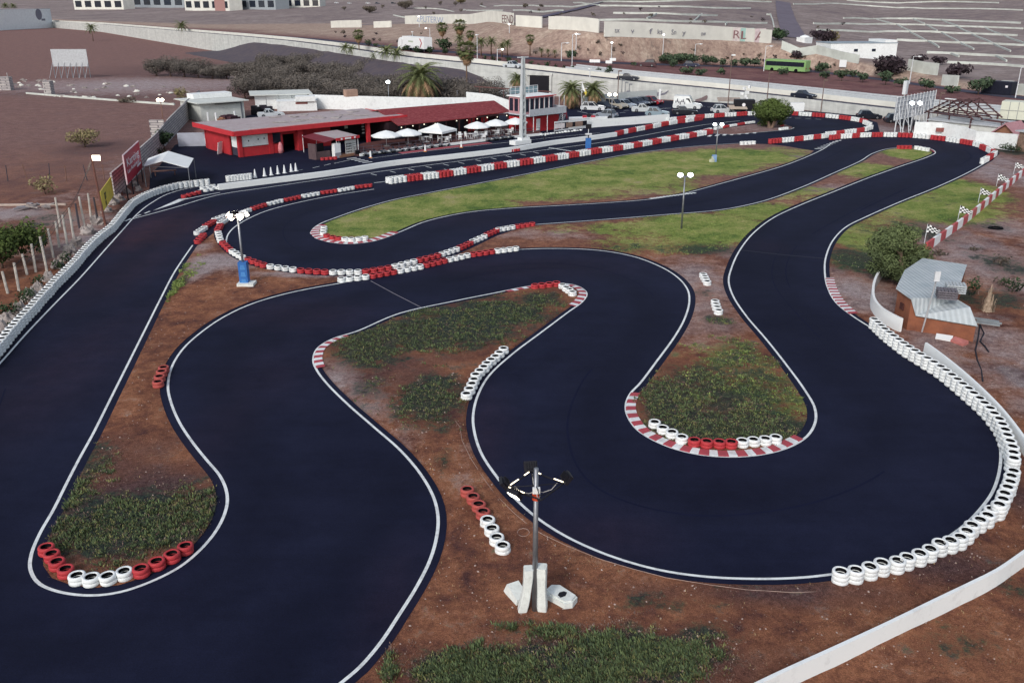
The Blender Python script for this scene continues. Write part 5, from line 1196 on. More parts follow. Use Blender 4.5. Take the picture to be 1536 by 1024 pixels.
pq = G(1071, 243); o = MB(); o.box((0, 0, .45), (.55, .5, .9)); tag(o.build('crash_pad', M('pale_blue_foam', '7f9cc4', .8), None, False, pq), 'pale blue crash pad against the lawn-top lamp mast', 'crash pad')
o = MB(); o.box((-.35, -.3, .2), (.5, .4, .4), .5); o.box((-.2, -.1, .5), (.3, .3, .4), .2); tag(o.build('crash_pad', M('pale_yellow_foam', 'c9ccb4', .8), None, False, pq), 'pale yellow foam lump beside the lawn-top lamp mast', 'crash pad')
lamp(584, 165, 124, 'lit lamp mast in front of the date palm behind the clubhouse', 1, .2, hs=.6)
lamp(247, 197, 151, 'lit lamp mast rising from the block wall corner', 2, .3, lit=LIT, hs=.5, mat=M('rust_pole', '7a5c50', .7))
lamp(1366, 203, 156, 'double lamp mast glaring in front of the white sign lattice', 2, .6, hs=.6)
lamp(917, 181, 143, 'twin-headed lamp mast at the edge of the car park', 2, .5, hs=.5, lit=LIT)
p = G(158, 337); h = hgt(p, 232); t = thing('lamp_pole', 'brown wooden pole with a lit lamp and slack wires by the rocks', 'lamp', p)
mb = MB(); mb.tube((0, 0, 0), (-.25, 0, h), .12, .08, 8); mb.build('pole', M('brown_wood', '6e4a42', .85, .25, 3), t); mb = MB(); mb.box((.25, -.1, h - .25), (.6, .3, .3)); hd = mb.build('floodlight', BLACKM, t); mb = MB(); mb.box((.3, -.27, h - .25), (.7, .04, .42)); mb.build('lens', LIT, hd)
for k in range(2):
    q = G(40 - k * 20, 392 + k * 6, 2.5) - p; mb = MB(); mb.path([(-.25, 0, h - .4 - k * .3), (q.x * .35, q.y * .35, h * .62 - k * .2), (q.x * .7, q.y * .7, h * .45), (q.x, q.y, 2.4)], .02, 4); mb.build('wire', BLACKM, t)
p = G(882, 226); h = hgt(p, 200); t = thing('start_sign', 'dark pole with a flat sign board and blue pad on the straight', 'sign', p)
mb = MB(); mb.tube((0, 0, 0), (0, 0, h), .07, .07, 8); mb.build('pole', BLACKM, t); mb = MB(); mb.box((0, 0, 1.0), (.75, .6, 1.4)); mb.build('blue_pad', BLUEP, t); mb = MB(); mb.box((0, -.05, h - .1), (.9, .5, .16)); mb.build('lamp_hood', WMETAL, t); mb = MB(); mb.box((0, .1, h + .9), (.75, .3, .6)); mb.build('sign_box', DARK, t); mb = MB(); mb.tube((0, .1, h), (0, .1, h + .7), .05, .05, 6); mb.build('bracket', WMETAL, t)
p = G(816, 219); h = hgt(p, 200); t = thing('start_light', 'thin dark post with a small white lamp beside the pit wall', 'post', p); mb = MB(); mb.tube((0, 0, 0), (0, 0, h), .06, .06, 6); mb.build('pole', BLACKM, t); mb = MB(); mb.lathe([(0, 0), (.14, .1), (.14, .35), (0, .45)], 8, 0, Matrix.Translation((.16, 0, h - .4))); mb.build('lamp', WPLAST, t)

# ------------------------------------------------------------------ signs, tent, cones
def text(body, size, parent, X, mat, name='lettering', sx=1.0):
    c = bpy.data.curves.new(name, 'FONT'); c.body = body; c.size = size; c.align_x = 'CENTER'; c.align_y = 'CENTER'; c.extrude = .008; c.resolution_u = 3
    o = bpy.data.objects.new(name, c); COL.objects.link(o); c.materials.append(mat)
    bpy.context.view_layer.update(); me = bpy.data.meshes.new_from_object(o); bpy.data.objects.remove(o)
    me.materials.clear(); me.materials.append(mat)
    o = put(name, me, parent); o.matrix_local = X @ Matrix.Diagonal((sx, 1, 1, 1)); return o
SIGNR = M('sign_red', 'a92238', .5, .08, .8); INK = M('sign_white', 'e4e2e6', .5, .03)
a, b = G(194.5, 301), G(216.5, 273.5); Ls, rzs = frame_of(a, b); z1 = hgt(a, 234); z0 = hgt(a, 277)
t = thing('billboard', 'red billboard lettered in white above the tyre barrier', 'billboard', a, rzs)
mb = MB(); mb.box((Ls / 2, 0, (z0 + z1) / 2), (Ls, .1, z1 - z0)); bd = mb.build('board', SIGNR, t)
mb = MB(); mb.box((Ls / 2, 0, z1 + .04), (Ls + .1, .14, .08)); mb.box((-.03, 0, (z0 + z1) / 2), (.06, .14, z1 - z0)); mb.build('rim', M('sign_rim', 'c9b2b8', .5), bd)
for i in range(4): mb = MB(); mb.tube((Ls * i / 3, .12, 0), (Ls * i / 3, .12, z0 + .6), .07, .07, 6); mb.build('leg', BLACKM, t)
hh = z1 - z0; RX = Matrix.Rotation(PI / 2, 4, 'X')
text('Karting', hh * .4, bd, Matrix.Translation((Ls * .5, -.062, z0 + hh * .66)) @ RX, INK, sx=Ls / (hh * .4 * 3.55) * .94)
text('Las Américas', hh * .2, bd, Matrix.Translation((Ls * .47, -.062, z0 + hh * .38)) @ RX, INK, sx=Ls / (hh * .2 * 6.1) * .86)
mb = MB(); mb.box((Ls * .8, -.062, z0 + hh * .245), (Ls * .24, .02, hh * .07)); mb.build('small_mark', INK, bd)
a, b = G(156.5, 328), G(172, 303); Ly, rzy = frame_of(a, b); zt = hgt(a, 291); t = thing('yellow_sign', 'small yellow sign with black letters beside the wooden lamp pole', 'sign', a, rzy)
mb = MB(); mb.box((Ly / 2, 0, .45 + zt / 2), (Ly, .07, zt - .5)); bd = mb.build('board', M('sign_yellow', 'd3bd4a', .6, .12, 1.5), t)
text('Ba', zt * .6, bd, Matrix.Translation((Ly * .3, -.05, .45 + zt * .42)) @ RX @ Matrix.Rotation(-PI / 2, 4, 'Z'), DARK)
for x in (.15, Ly - .15): mb = MB(); mb.tube((x, .06, 0), (x, .06, zt), .05, .05, 5); mb.build('leg', BLACKM, t)
zt = 2.6; q = [G(x, y, z) for x, y, z in [(215, 249.5, 2.3), (243, 241.5, 2.9), (282, 252, 2.3), (290.5, 237.5, 2.3), (252.5, 226.5, 2.9), (222.5, 237.5, 2.3)]]
a = Vector((q[1].x, q[1].y, 0)); t = thing('canopy', 'white pitched canvas canopy over the paddock corner', 'canopy', a); v = [p - a for p in q]
mb = MB(); mb.add(v, [(0, 1, 4, 5), (1, 2, 3, 4)]); o = mb.build('canvas', CANVAS, t); md = o.modifiers.new('s', 'SOLIDIFY'); md.thickness = .05
for k in (0, 2, 3, 5): mb = MB(); mb.tube((v[k].x, v[k].y, 0), v[k], .05, .05, 5); mb.build('leg', GREYM, t)
mb = MB(); mb.tube(v[0], v[2], .03, .03, 5); mb.tube(v[5], v[3], .03, .03, 5); mb.build('tie_bar', GREYM, t)
o = loose('workbench', 'low bench with a wooden top under the white canopy', 'bench', G(248, 263), .35, [((0, 0, .55), (2.6, .5, .1)), ((-1.1, 0, .25), (.1, .4, .5)), ((1.1, 0, .25), (.1, .4, .5))], M('bench_wood', '7a5a52'))
mb = MB(); mb.box((0, 0, .03), (.42, .42, .05)); mb.lathe([(.19, .05), (.05, .98), (.0, 1.0)], 12); CONE = mb.mesh('traffic_cone', WPLAST)
for i, (x, y) in enumerate([(383, 266.5), (397, 264.5), (407, 263), (417, 261), (427, 259.8), (437, 257.8), (444, 256.8)]):
    tag(put('traffic_cone', CONE, None, G(x, y), (0, 0, RR.random())), f'white cone, {nth(i + 1)} in the line behind the pit wall from its tip', 'cone', 'white cones behind the pit wall')
for i, (x, y, lb) in enumerate([(556, 237), (638, 227.6), (692, 221.7)][j] + (('orange-footed white marker post by the nearest karts', 'orange-footed white marker post by the middle karts', 'orange-footed white marker post before the tower karts')[j],) for j in range(3)):
    t = thing('marker_post', lb, 'marker', G(x, y), 0, 'marker posts on the pit lane'); mb = MB(); mb.lathe([(.14, .1), (.1, .9), (0, .92)], 10); mb.build('post', WPLAST, t); mb = MB(); mb.lathe([(0, 0), (.24, 0), (.24, .1), (0, .12)], 10); mb.build('foot', M('orange_foot', 'd98a4a', .6), t)
# chequered flags
def flagmesh():
    W_, B_ = MB(), MB(); n = 6
    for i in range(n):
        for j in range(4):
            hh = 1 - i / n * .55
            def P(u, v):
                x = u / n * 1.05; y = .14 * math.sin(u * 1.1) ; z = (1 - u / n * .25) - (v / 4) * (.72 * (1 - .62 * u / n)) - .22 * u / n
                return (x, y, z)
            (W_ if (i + j) % 2 else B_).quad(P(i, j), P(i + 1, j), P(i + 1, j + 1), P(i, j + 1))
    return W_.mesh('flag_cloth', CANVAS), B_.mesh('flag_check', DARK)
FW, FB = flagmesh()
for i, (x, y, yt, lb) in enumerate([(1386, 367, 336, 'chequered flag nearest the pine tree'), (1436, 333, 308, 'second chequered flag from the pine tree'), (1467, 305, 281.5, 'third chequered flag from the pine tree'), (1494, 281, 260.5, 'fourth chequered flag from the pine tree'), (1520, 262, 243, 'chequered flag farthest from the pine tree')]):
    p = G(x, y); h = hgt(p, yt); t = thing('chequered_flag', lb + ' along the banded wall', 'flag', p, RR.uniform(-.7, -.1), 'chequered flags along the banded wall')
    mb = MB(); mb.tube((0, 0, 0), (.03, 0, h), .03, .025, 6); mb.build('pole', WMETAL, t); s_ = 1.0
    f = put('cloth', FW, t, (.03, 0, h - 1.0), None, (s_, s_, s_)); put('black_checks', FB, f)

# ------------------------------------------------------------------ the shed and its yard
TIN = None
def tin_mat():
    m, nt, b = base_mat('corrugated_tin', .55, .4); tc = nd(nt, 'ShaderNodeTexCoord'); wv = nd(nt, 'ShaderNodeTexWave', wave_type='BANDS', bands_direction='X'); wv.inputs['Scale'].default_value = 1.1
    nt.links.new(tc.outputs['Object'], wv.inputs['Vector']); n = noise_n(nt, wpos(nt), .8, 5, .7)
    o = mix(nt, .18, ramp(nt, n, [(.3, lin('a9b4ba')), (.7, lin('c8cfd2'))]), wv.outputs['Color'], 'MULTIPLY'); o = mix(nt, ramp(nt, noise_n(nt, wpos(nt), 2.5, 6, .8), [(.62, (0, 0, 0)), (.8, (.6, .6, .6))]), o, lin('8c7468'))
    nt.links.new(o, b.inputs['Base Color']); bump(nt, b, wv.outputs['Fac'], .6, .05); return m
TIN = tin_mat()
BRW = M('brown_wall', '8f5a42', .85, .16, 1.2, '744838', .15, grime=.2)
q = {k: G(x, y) for k, (x, y) in dict(a=(1342.5, 470), b=(1369, 498.5), c=(1465, 513.5), d=(1459, 455)).items()}
Hs = hgt(q['b'], 474); 
tp = {'a': G(1344, 432, 2.2), 'k': G(1366, 447.5, 2.2), 'l': G(1373.5, 474, Hs), 'm': G(1466.5, 490, Hs), 'n': G(1455, 461, 2.0), 'o': G(1433, 448, 2.0), 'p': G(1450.5, 397, 2.2), 'q': G(1384, 387, 2.2), 'r': G(1357, 405, 2.2)}
a = Vector((q['b'].x, q['b'].y, 0)); sh = thing('shed', 'brown shed with a pale corrugated metal roof beside the pine', 'shed', a); V = {k: p - a for k, p in tp.items()}
mb = MB(); mb.add([V[k] for k in ('a', 'k', 'o', 'p', 'q', 'r')], [tuple(range(6))]); o = mb.build('roof', TIN, sh); md = o.modifiers.new('s', 'SOLIDIFY'); md.thickness = .06
mb = MB(); mb.add([V[k] + Vector((0, 0, .03)) for k in ('k', 'l', 'm', 'n', 'o')], [tuple(range(5))]); o2 = mb.build('lower_roof', TIN, sh); md = o2.modifiers.new('s', 'SOLIDIFY'); md.thickness = .06
W_ = MB(); ins = .06; cen = sum((V[k] for k in V), Vector()) / len(V)
loop = ['a', 'k', 'l', 'm', 'n', 'o', 'p', 'q', 'r']; base = []
for k in loop:
    p = V[k]; d = (Vector((cen.x, cen.y, 0)) - Vector((p.x, p.y, 0))); p2 = p + d.normalized() * .16; base.append(p2)
W_.add([(p.x, p.y, -.02) for p in base] + [(p.x, p.y, p.z - .07) for p in base], [(i, (i + 1) % 9, 9 + (i + 1) % 9, 9 + i) for i in range(9)]); W_.build('wall', BRW, sh)
mb = MB(); mm = (base[0] + base[1]) / 2; dd = (base[1] - base[0]).normalized(); mb.box((mm.x - dd.y * -.03, mm.y - dd.x * .03, 1.3), (.5, .12, .4), math.atan2(dd.y, dd.x)); mb.build('window', M('brown_frame', '4d2c28'), sh)
p = G(1382.5, 499); t = thing('lamp_pole', 'leaning white pole with a flat lamp panel in front of the shed', 'lamp', p); mb = MB(); e = G(1405.5, 417, 4.4) - p; mb.tube((0, 0, 0), e, .05, .04, 6); mb.build('pole', WMETAL, t); mb = MB(); mb.box((e.x, e.y, e.z + .1), (.32, .1, .6)); mb.build('lamp_panel', WMETAL, t)
PALLW = M('grey_pallet', '6f6b72', .9, .2, 4); PALLP = M('pale_pallet', 'b5bcc0', .9, .15, 4)
def pallet(px, py, z, rz, mt, label):
    t = MB()
    for k in range(4):
        for i in range(6): t.box((-.5 + i * .2, 0, .08 + k * .14), (.13, .95, .025))
        for j in (-.42, 0, .42): t.box((0, j, .03 + k * .14), (1.15, .1, .07))
    o = t.build('pallet', mt, None, False, G(px, py, z)); o.rotation_euler = (0, 0, rz); return tag(o, label, 'pallet')
pallet(1419, 446, 2.28, -.3, PALLW, 'stack of grey pallets lying on the shed roof'); pallet(1432, 437, 2.28, -.3, PALLP, 'pale pallets lying on the shed roof edge above the grey ones')
def blob(name, label, cat, px, py, sx, sy, sz, mat, z=0.0, seed=0, rough=.35, kind=None):
    p = G(px, py, z); rr = random.Random(seed + int(px)); mb = MB(); n, m_ = 10, 5; vs = [(0, 0, sz)]
    for j in range(1, m_ + 1):
        q = j / m_ * PI / 2
        for i in range(n): k = 1 + rr.uniform(-rough, rough); vs.append((sx * math.sin(q) * math.cos(i * 2 * PI / n) * k, sy * math.sin(q) * math.sin(i * 2 * PI / n) * k, max(-.02, sz * math.cos(q) * (1 + rr.uniform(-rough, rough)))))
    fs = [(0, 1 + i, 1 + (i + 1) % n) for i in range(n)] + [(1 + (j - 1) * n + i, 1 + j * n + i, 1 + j * n + (i + 1) % n, 1 + (j - 1) * n + (i + 1) % n) for j in range(1, m_) for i in range(n)]
    mb.add(vs, fs); return tag(mb.build(name, mat, None, False, p), label, cat)
o = MB(); rr = random.Random(3)
for i in range(170):
    a_, q = rr.uniform(0, 6.28), rr.random(); b0 = Vector((.5 * q * math.cos(a_), .4 * q * math.sin(a_), 0)); e0v = Vector((b0.x * rr.uniform(.2, 1.3), b0.y * rr.uniform(.2, 1.3), rr.uniform(.5, 1.75) * (1.15 - .6 * q))); w_ = Vector((.05 * math.sin(a_), -.05 * math.cos(a_), 0)); o.add([b0 - w_, b0 + w_, e0v + w_ * .4, e0v - w_ * .4], [(0, 1, 2, 3)])
tag(o.build('straw_heap', M('dry_stalks', 'b8a692', .95, .3, 5, '7d6a5c', .6), None, False, G(1480, 468)), 'pale heap of dry stalks standing behind the shed corner', 'heap')
o = MB()
for i, (x, y) in enumerate([(1462, 474), (1466, 477), (1463, 480)]):
    a_, b_ = G(x, y, .5), G(x + 36, y + 11, .25); o.box((a_ + b_) / 2, ((b_ - a_).length, .14, .1), math.atan2(b_.y - a_.y, b_.x - a_.x))
tag(o.build('guard_rail_stack', M('grey_rail', '9aa2a6', .5, .15, 3, None, 0, .5)), 'loose grey guard rails stacked behind the shed', 'rails')
o = MB(); o.path([G(x, y, .06) for x, y in [(1470, 487), (1468, 500), (1466, 512), (1463, 525), (1466, 540), (1472, 555), (1474, 572)]], .05, 6); o.path([G(x, y, .06) for x, y in [(1470, 487), (1476, 500), (1470, 512), (1478, 520), (1483, 528)]], .05, 6); tag(o.build('hose', M('black_hose', '23232e', .7)), 'dark hose trailing across the yard from the shed corner', 'hose')
for i, (x0, y0, x1, y1, m_, lb) in enumerate([(1403, 508, 1428, 512, WALLW, 'white fallen slab at the foot of the shed'), (1428, 512, 1448, 519, M('faded_red2', 'b9746e', .8, .3, 2), 'faded red and white fallen slab at the foot of the shed')]):
    a_, b_ = G(x0, y0), G(x1, y1); o = MB(); o.box((0, 0, .14), ((b_ - a_).length, .55, .22)); ob = o.build('slab', m_, None, False, (a_ + b_) / 2); ob.rotation_euler = (.2, 0, math.atan2((b_ - a_).y, (b_ - a_).x)); tag(ob, lb, 'slab')
o = MB(); o.lathe([(.19, 0), (.3, 0), (.32, .1), (.29, .2), (.19, .2)], 14); c = o.build('loose_tyre', RUB, None, True, G(1493, 344)); c.scale = (2.2, 1.6, 1); tag(c, 'flat black rubber ring on the bare ground beyond the banded wall', 'tyre')

# ------------------------------------------------------------------ karts
def kart():
    t = thing('kart', '', 'kart', (0, 0, 0), 0, 'karts parked along the terrace'); 
    mb = MB(); mb.box((0, 0, .12), (1.7, .62, .06)); mb.path([(-.9, -.62, .2), (-.9, .62, .2)], .04, 6); mb.path([(.3, -.66, .2), (-.5, -.68, .2), (-.5, -.5, .16)], .05, 6); mb.path([(.3, .66, .2), (-.5, .68, .2), (-.5, .5, .16)], .05, 6); mb.build('chassis', BLACKM, t)
    mb = MB(); mb.box((1.0, 0, .22), (.3, 1.1, .2), 0, 0, .8); mb.box((.6, 0, .38), (.35, .5, .18), 0, 0, .7); mb.build('bodywork', M('kart_body', '3c4652', .4, .3, 3), t)
    mb = MB(); mb.box((-.15, .05, .28), (.45, .42, .1)); mb.box((-.38, .05, .5), (.1, .42, .5), 0, 0, .8, None, 0, -.3); mb.build('seat', M('kart_seat', '22242e', .4), t)
    mb = MB(); mb.lathe([(.13, 0), (.16, .02), (.13, .04), (.11, .02), (.13, 0)], 10, 0, Matrix.Translation((.3, .05, .58)) @ Matrix.Rotation(-.9, 4, 'Y')); mb.tube((.3, .05, .58), (.6, .05, .2), .02, .02, 5); mb.build('steering_wheel', BLACKM, t)
    mb = MB(); mb.box((-.55, -.35, .35), (.4, .34, .36)); mb.box((-.62, .32, .3), (.3, .3, .24)); mb.build('engine', M('engine_grey', '9a9da4', .4, .2, 3, None, 0, .6), t)
    for x, y, r, w_ in ((.68, .56, .13, .13), (.68, -.56, .13, .13), (-.62, .6, .14, .2), (-.62, -.6, .14, .2)):
        mb = MB(); mb.lathe([(.06, -w_ / 2), (r, -w_ / 2), (r, w_ / 2), (.06, w_ / 2), (.06, -w_ / 2)], 12, 0, Matrix.Translation((x, y, r)) @ Matrix.Rotation(PI / 2, 4, 'X')); mb.build('wheel', RUB, t, True)
    return t
K_ = kart(); kx = [(552, 231.5), (566, 230), (580, 228.2), (594, 226.3), (615, 223.5), (626, 222.2), (638, 220.8), (650, 219.4), (663, 218), (735, 209.8), (748, 208.3), (760, 207)]
for i, (x, y) in enumerate(kx):
    o = K_ if i == 0 else copy_tree(K_); q = G(x, y + 1.5); o.location = q; o.rotation_euler.z = rz2 + RR.uniform(-.12, .12); o['label'] = f'dark parked kart, {nth(i + 1)} from the ticket kiosk along the terrace kerb'

# ------------------------------------------------------------------ vehicles
CARGLASS = M('car_glass', '1c2430', .1, .1, 1, None, 0, 0, .7)
def car(name, label, px, py, heading, colour, kind='hatch', z=None, group=None, pos=None, length=None):
    dims = dict(hatch=(4.0, 1.72, 1.46), sedan=(4.5, 1.76, 1.42), estate=(4.5, 1.74, 1.5), suv=(4.5, 1.85, 1.75), van=(5.2, 2.0, 2.4))[kind]
    L, W, H = dims; p = pos if pos is not None else (G(px, py) if z is None else T(px, py))
    t = thing(name, label, 'van' if kind == 'van' else 'car', p, heading, group)
    paint_ = M('car_' + colour, colour, .3, .06, 1, None, 0, .15, .6)
    hood = .36 * L if kind != 'van' else .3 * L; zb, zs = .3, .82 if kind not in ('van', 'suv') else 1.0
    x0, x1 = -L / 2, L / 2
    lower = [(x0, .32), (x0 - .02, .6), (x0 + .06, zs - .02), (x0 + .5, zs), (x1 - hood + .1, zs), (x1 - .25, zs - .14), (x1 - .02, .6), (x1, .35), (x1 - .2, .22), (x0 + .2, .22)]
    mb = MB(); mb.side(lower[::-1], -W / 2, W / 2); o = mb.build('body', paint_, t); bv = o.modifiers.new('b', 'BEVEL'); bv.width = .07; bv.segments = 2
    rear = dict(hatch=.28, sedan=1.05, estate=.15, suv=.2, van=.05)[kind]; fs = .7 if kind != 'van' else .75
    cab = [(x0 + rear, zs - .01), (x0 + rear + (.35 if kind != 'van' else .05), H - .04), (x1 - hood - fs + .0, H), (x1 - hood + .12, zs - .01)]
    mb = MB(); k = .86; vs = []
    for (x, z_), w_ in zip(cab, (W * .96, W * k, W * k, W * .96)): vs += [(x, -w_ / 2, z_), (x, w_ / 2, z_)]
    mb.add(vs, [(0, 2, 3, 1), (2, 4, 5, 3), (4, 6, 7, 5), (0, 6, 4, 2), (1, 3, 5, 7), (0, 1, 7, 6)]); cb = mb.build('cabin', CARGLASS if kind != 'van' else paint_, t); 
    mb = MB(); xa, xb = cab[1][0], cab[2][0]; mb.box(((xa + xb) / 2, 0, H + .01), (xb - xa + .06, W * k + .02, .06)); mb.build('roof', paint_, t)
    for s in (-1, 1):
        mb = MB()
        for (xq, xt) in ((cab[0][0] + .02, cab[1][0]), ((cab[0][0] + cab[3][0]) / 2 - .1, (xa + xb) / 2 - .05), (cab[3][0] - .05, xb)):
            mb.add([(xq - .05, s * W * .485, zs), (xq + .05, s * W * .485, zs), (xt + .05, s * (W * k / 2 + .012), H), (xt - .05, s * (W * k / 2 + .012), H)], [(0, 1, 2, 3)])
        mb.build('pillar', paint_, t)
    if kind == 'van':
        mb = MB(); a_, b_ = Vector(cab[2] if False else (cab[2][0], 0, cab[2][1])), Vector((cab[3][0], 0, cab[3][1])); d_ = b_ - a_
        n_ = Vector((-d_.z, 0, d_.x)).normalized() * -.02
        q0, q1 = a_ + d_ * .12 + Vector((.03, 0, .02)), a_ + d_ * .85 + Vector((.03, 0, .02)); mb.add([(q0.x, -W * .4, q0.z), (q0.x, W * .4, q0.z), (q1.x, W * .43, q1.z), (q1.x, -W * .43, q1.z)], [(0, 1, 2, 3)]); mb.build('windscreen', CARGLASS, t)
        for s in (-1, 1): mb = MB(); mb.add([(xb - .5, s * (W * .46), 1.35), (xb + .5, s * W * .475, 1.2), (xb + .1, s * W * .45, 2.0), (xb - .5, s * W * .448, 2.0)], [(0, 1, 2, 3)]); mb.build('side_window', CARGLASS, t)
    for x in (x0 + L * .19, x1 - L * .2):
        for s in (-1, 1):
            r = .32; mb = MB(); X = Matrix.Translation((x, s * (W / 2 - .08), r)) @ Matrix.Rotation(PI / 2, 4, 'X'); mb.lathe([(.2, -.11), (r - .02, -.11), (r, 0), (r - .02, .11), (.2, .11)], 14, 0, X); wh = mb.build('wheel', RUB, t, True); mb = MB(); mb.lathe([(0, -.1), (.2, -.1), (.2, .1), (0, .1)], 10, 0, X); mb.build('rim', STEEL, wh)
    for s in (-1, 1):
        mb = MB(); mb.box((x1 - .09, s * W * .36, .62), (.14, .32, .16)); mb.build('headlight', M('headlight', 'cfd6da', .2), t)
        mb = MB(); mb.box((x0 + .06, s * W * .38, .7), (.12, .26, .2)); mb.build('tail_light', M('tail_light', '8c1f26', .3), t)
    mb = MB(); mb.box((x1 - .01, 0, .42), (.06, W * .8, .14)); mb.build('bumper', BLACKM, t)
    return t
PK = 'cars parked in the row by the palms'
car('parked_car', 'white estate car at the palm end of the parked row', 890, 165.5, -.28, 'dfe3e6', 'estate', group=PK)
hd = -.75
for x, y, c, k, lb in [(908.5, 164.5, '2a2f3c', 'hatch', 'dark car parked next to the white estate'), (923, 162.8, 'b9b2a4', 'suv', 'beige high-roofed car in the parked row'), (938.5, 161.5, 'aeb9c4', 'hatch', 'silver-blue hatchback in the parked row'), (950, 159.3, '30384c', 'hatch', 'navy car parked between the silver-blue and grey ones'), (959, 158.2, '656f80', 'hatch', 'grey car in the middle of the parked row'), (968, 157, '1c1f2a', 'hatch', 'black car parked next to the red one'), (979, 156.2, 'a02430', 'hatch', 'red car at the wall end of the parked row')]:
    car('parked_car', lb, x, y, hd, c, k, group=PK)
car('parked_car', 'silver saloon parked alone in the open car park', 966, 168, -.12, 'ccd2d4', 'sedan'); car('parked_car', 'pale blue-grey hatchback right behind the white boundary wall', 986, 174, -.35, '8fa3ae', 'hatch'); car('parked_car', 'black car behind the boundary wall below the white van', 1027, 172, -.1, '1a1d28', 'sedan')
v = car('parked_van', 'white high-roofed van with dark graphics in the car park', 1031, 163.2, -.35, 'dfe4e6', 'van')
mb = MB()
for i in range(7): mb.box((-2.1 + i * .28, -1.005, 1.35 + .25 * math.sin(i * 1.7)), (.22, .02, .4 + .2 * (i % 2)), 0, 0, .5)
mb.build('graphics', M('van_graphic', '4a4a58', .6), v)
car('parked_car', 'pale grey car half hidden at the car park lamp', 908, 177, 2.6, '9aa3ae', 'hatch')
car('utility_cart', 'small white boxy cart behind the far loop wall', 1084, 169.5, .1, 'd9dde0', 'hatch')
car('parked_car', 'white pickup-like saloon among the junk behind the clubhouse', 407, 176, .35, 'd5dbdf', 'sedan'); 
for x, y, c, lb in [(1303, 178.5, '20242f', 'dark car beside the motorway wall behind the far loop'), (1345, 184, '2a2d38', 'dark car under the white sign lattice'), (1363, 188, '3a3d48', 'grey car behind the far loop corner')]: car('parked_car', lb, x, y, -.1, c, 'hatch')
def onroad(u_px, v_px): return T(u_px, v_px)
def hd_at(px): 
    u = UDof(G(px, 140, 2))[0]; a, b = XY(u - 5, 3), XY(u + 5, 3); return math.atan2(b[1] - a[1], b[0] - a[0])
def road_pos(px, d):
    lo, hi = -500, 200
    for _ in range(50):
        m = (lo + hi) / 2; x, y = XY(m, d)
        if proj((x, y, zE(m)))[0] < px: lo = m
        else: hi = m
    x, y = XY(lo, d); a, b = XY(lo - 4, d), XY(lo + 4, d); return Vector((x, y, zE(lo) + .05)), math.atan2(b[1] - a[1], b[0] - a[0])
for px, d, c, k, lb in [(942, 2.6, '272c3a', 'sedan', 'dark car driving on the motorway above the car park'), (1205, 2.6, '1f2536', 'sedan', 'dark blue car driving on the motorway behind the round tree'), (770, 2.6, 'd5dbe0', 'sedan', 'white car driving on the motorway above the palms')]:
    p, a = road_pos(px, d); car('motorway_car', lb, 0, 0, a, c, k, pos=p)
p = T(970, 100); _, a = road_pos(970, 30); car('parked_car', 'maroon four-wheel drive parked on the service road verge', 0, 0, a + PI, '4a3038', 'suv', pos=p)
p = T(1037, 100.5); car('parked_car', 'dark blue car on the service road behind the round shrubs', 0, 0, a, '28304a', 'hatch', pos=p)
# green bus
p = T(1180, 108); _, a = road_pos(1180, 30); t = thing('bus', 'lime green single-deck bus on the service road below the bank', 'bus', p, a)
GRN = M('bus_green', '86ad70', .4, .06, .5); Lb = 11.5; mb = MB(); mb.side([(-Lb / 2, .35), (Lb / 2, .35), (Lb / 2, 2.9), (Lb / 2 - .2, 3.05), (-Lb / 2 + .4, 3.05), (-Lb / 2, 2.6)][::-1], -1.25, 1.25); mb.build('body', GRN, t)
mb = MB(); mb.box((-.1, 0, 2.0), (Lb - .7, 2.54, 1.1)); mb.build('side_window', CARGLASS, t); mb = MB(); mb.box((-Lb / 2 - .01, 0, 1.8), (.06, 2.2, 1.5)); mb.build('windscreen', CARGLASS, t)
for x in (-3.6, 3.2):
    for s in (-1, 1): mb = MB(); mb.lathe([(0, -.14), (.48, -.14), (.48, .14), (0, .14)], 12, 0, Matrix.Translation((x, s * 1.16, .48)) @ Matrix.Rotation(PI / 2, 4, 'X')); mb.build('wheel', RUB, t)
mb = MB(); mb.box((Lb / 2 + .01, -.9, 1.1), (.06, .4, .3)); mb.box((Lb / 2 + .01, .9, 1.1), (.06, .4, .3)); mb.build('tail_light', M('tail_light', '8c1f26'), t)
# articulated lorry
p = T(623, 77.5); _, a = road_pos(623, 30); t = thing('lorry', 'white articulated lorry with a red chevron on the upper road', 'lorry', p, a)
mb = MB(); mb.box((1.2, 0, 2.4), (13.2, 2.5, 2.9)); mb.build('trailer', WPLAST, t); mb = MB(); mb.side([(-8.6, .5), (-6.0, .5), (-6.0, 3.1), (-6.4, 3.5), (-7.8, 3.2), (-8.5, 1.9)], -1.2, 1.2); mb.build('cab', WPLAST, t)
mb = MB(); mb.add([(5.2, -1.262, 3.5), (5.8, -1.262, 3.5), (6.9, -1.262, 2.4), (5.8, -1.262, 1.2), (5.2, -1.262, 1.2), (6.3, -1.262, 2.4)], [(0, 1, 2, 5), (5, 2, 3, 4)]); mb.build('chevron', M('chevron_red', 'b8626a', .5), t); mb = MB(); mb.box((0, -1.262, 2.6), (3, .02, .4)); mb.build('lettering_band', M('pale_green', 'b9c4b4'), t)
mb = MB(); mb.box((-8.1, 0, 2.5), (.5, 2.3, .8)); mb.build('windscreen', CARGLASS, t)
for x in (-7.4, -5.2, 4.2, 5.4, 6.6):
    for s in (-1, 1): mb = MB(); mb.lathe([(0, -.14), (.5, -.14), (.5, .14), (0, .14)], 12, 0, Matrix.Translation((x, s * 1.1, .5)) @ Matrix.Rotation(PI / 2, 4, 'X')); mb.build('wheel', RUB, t)
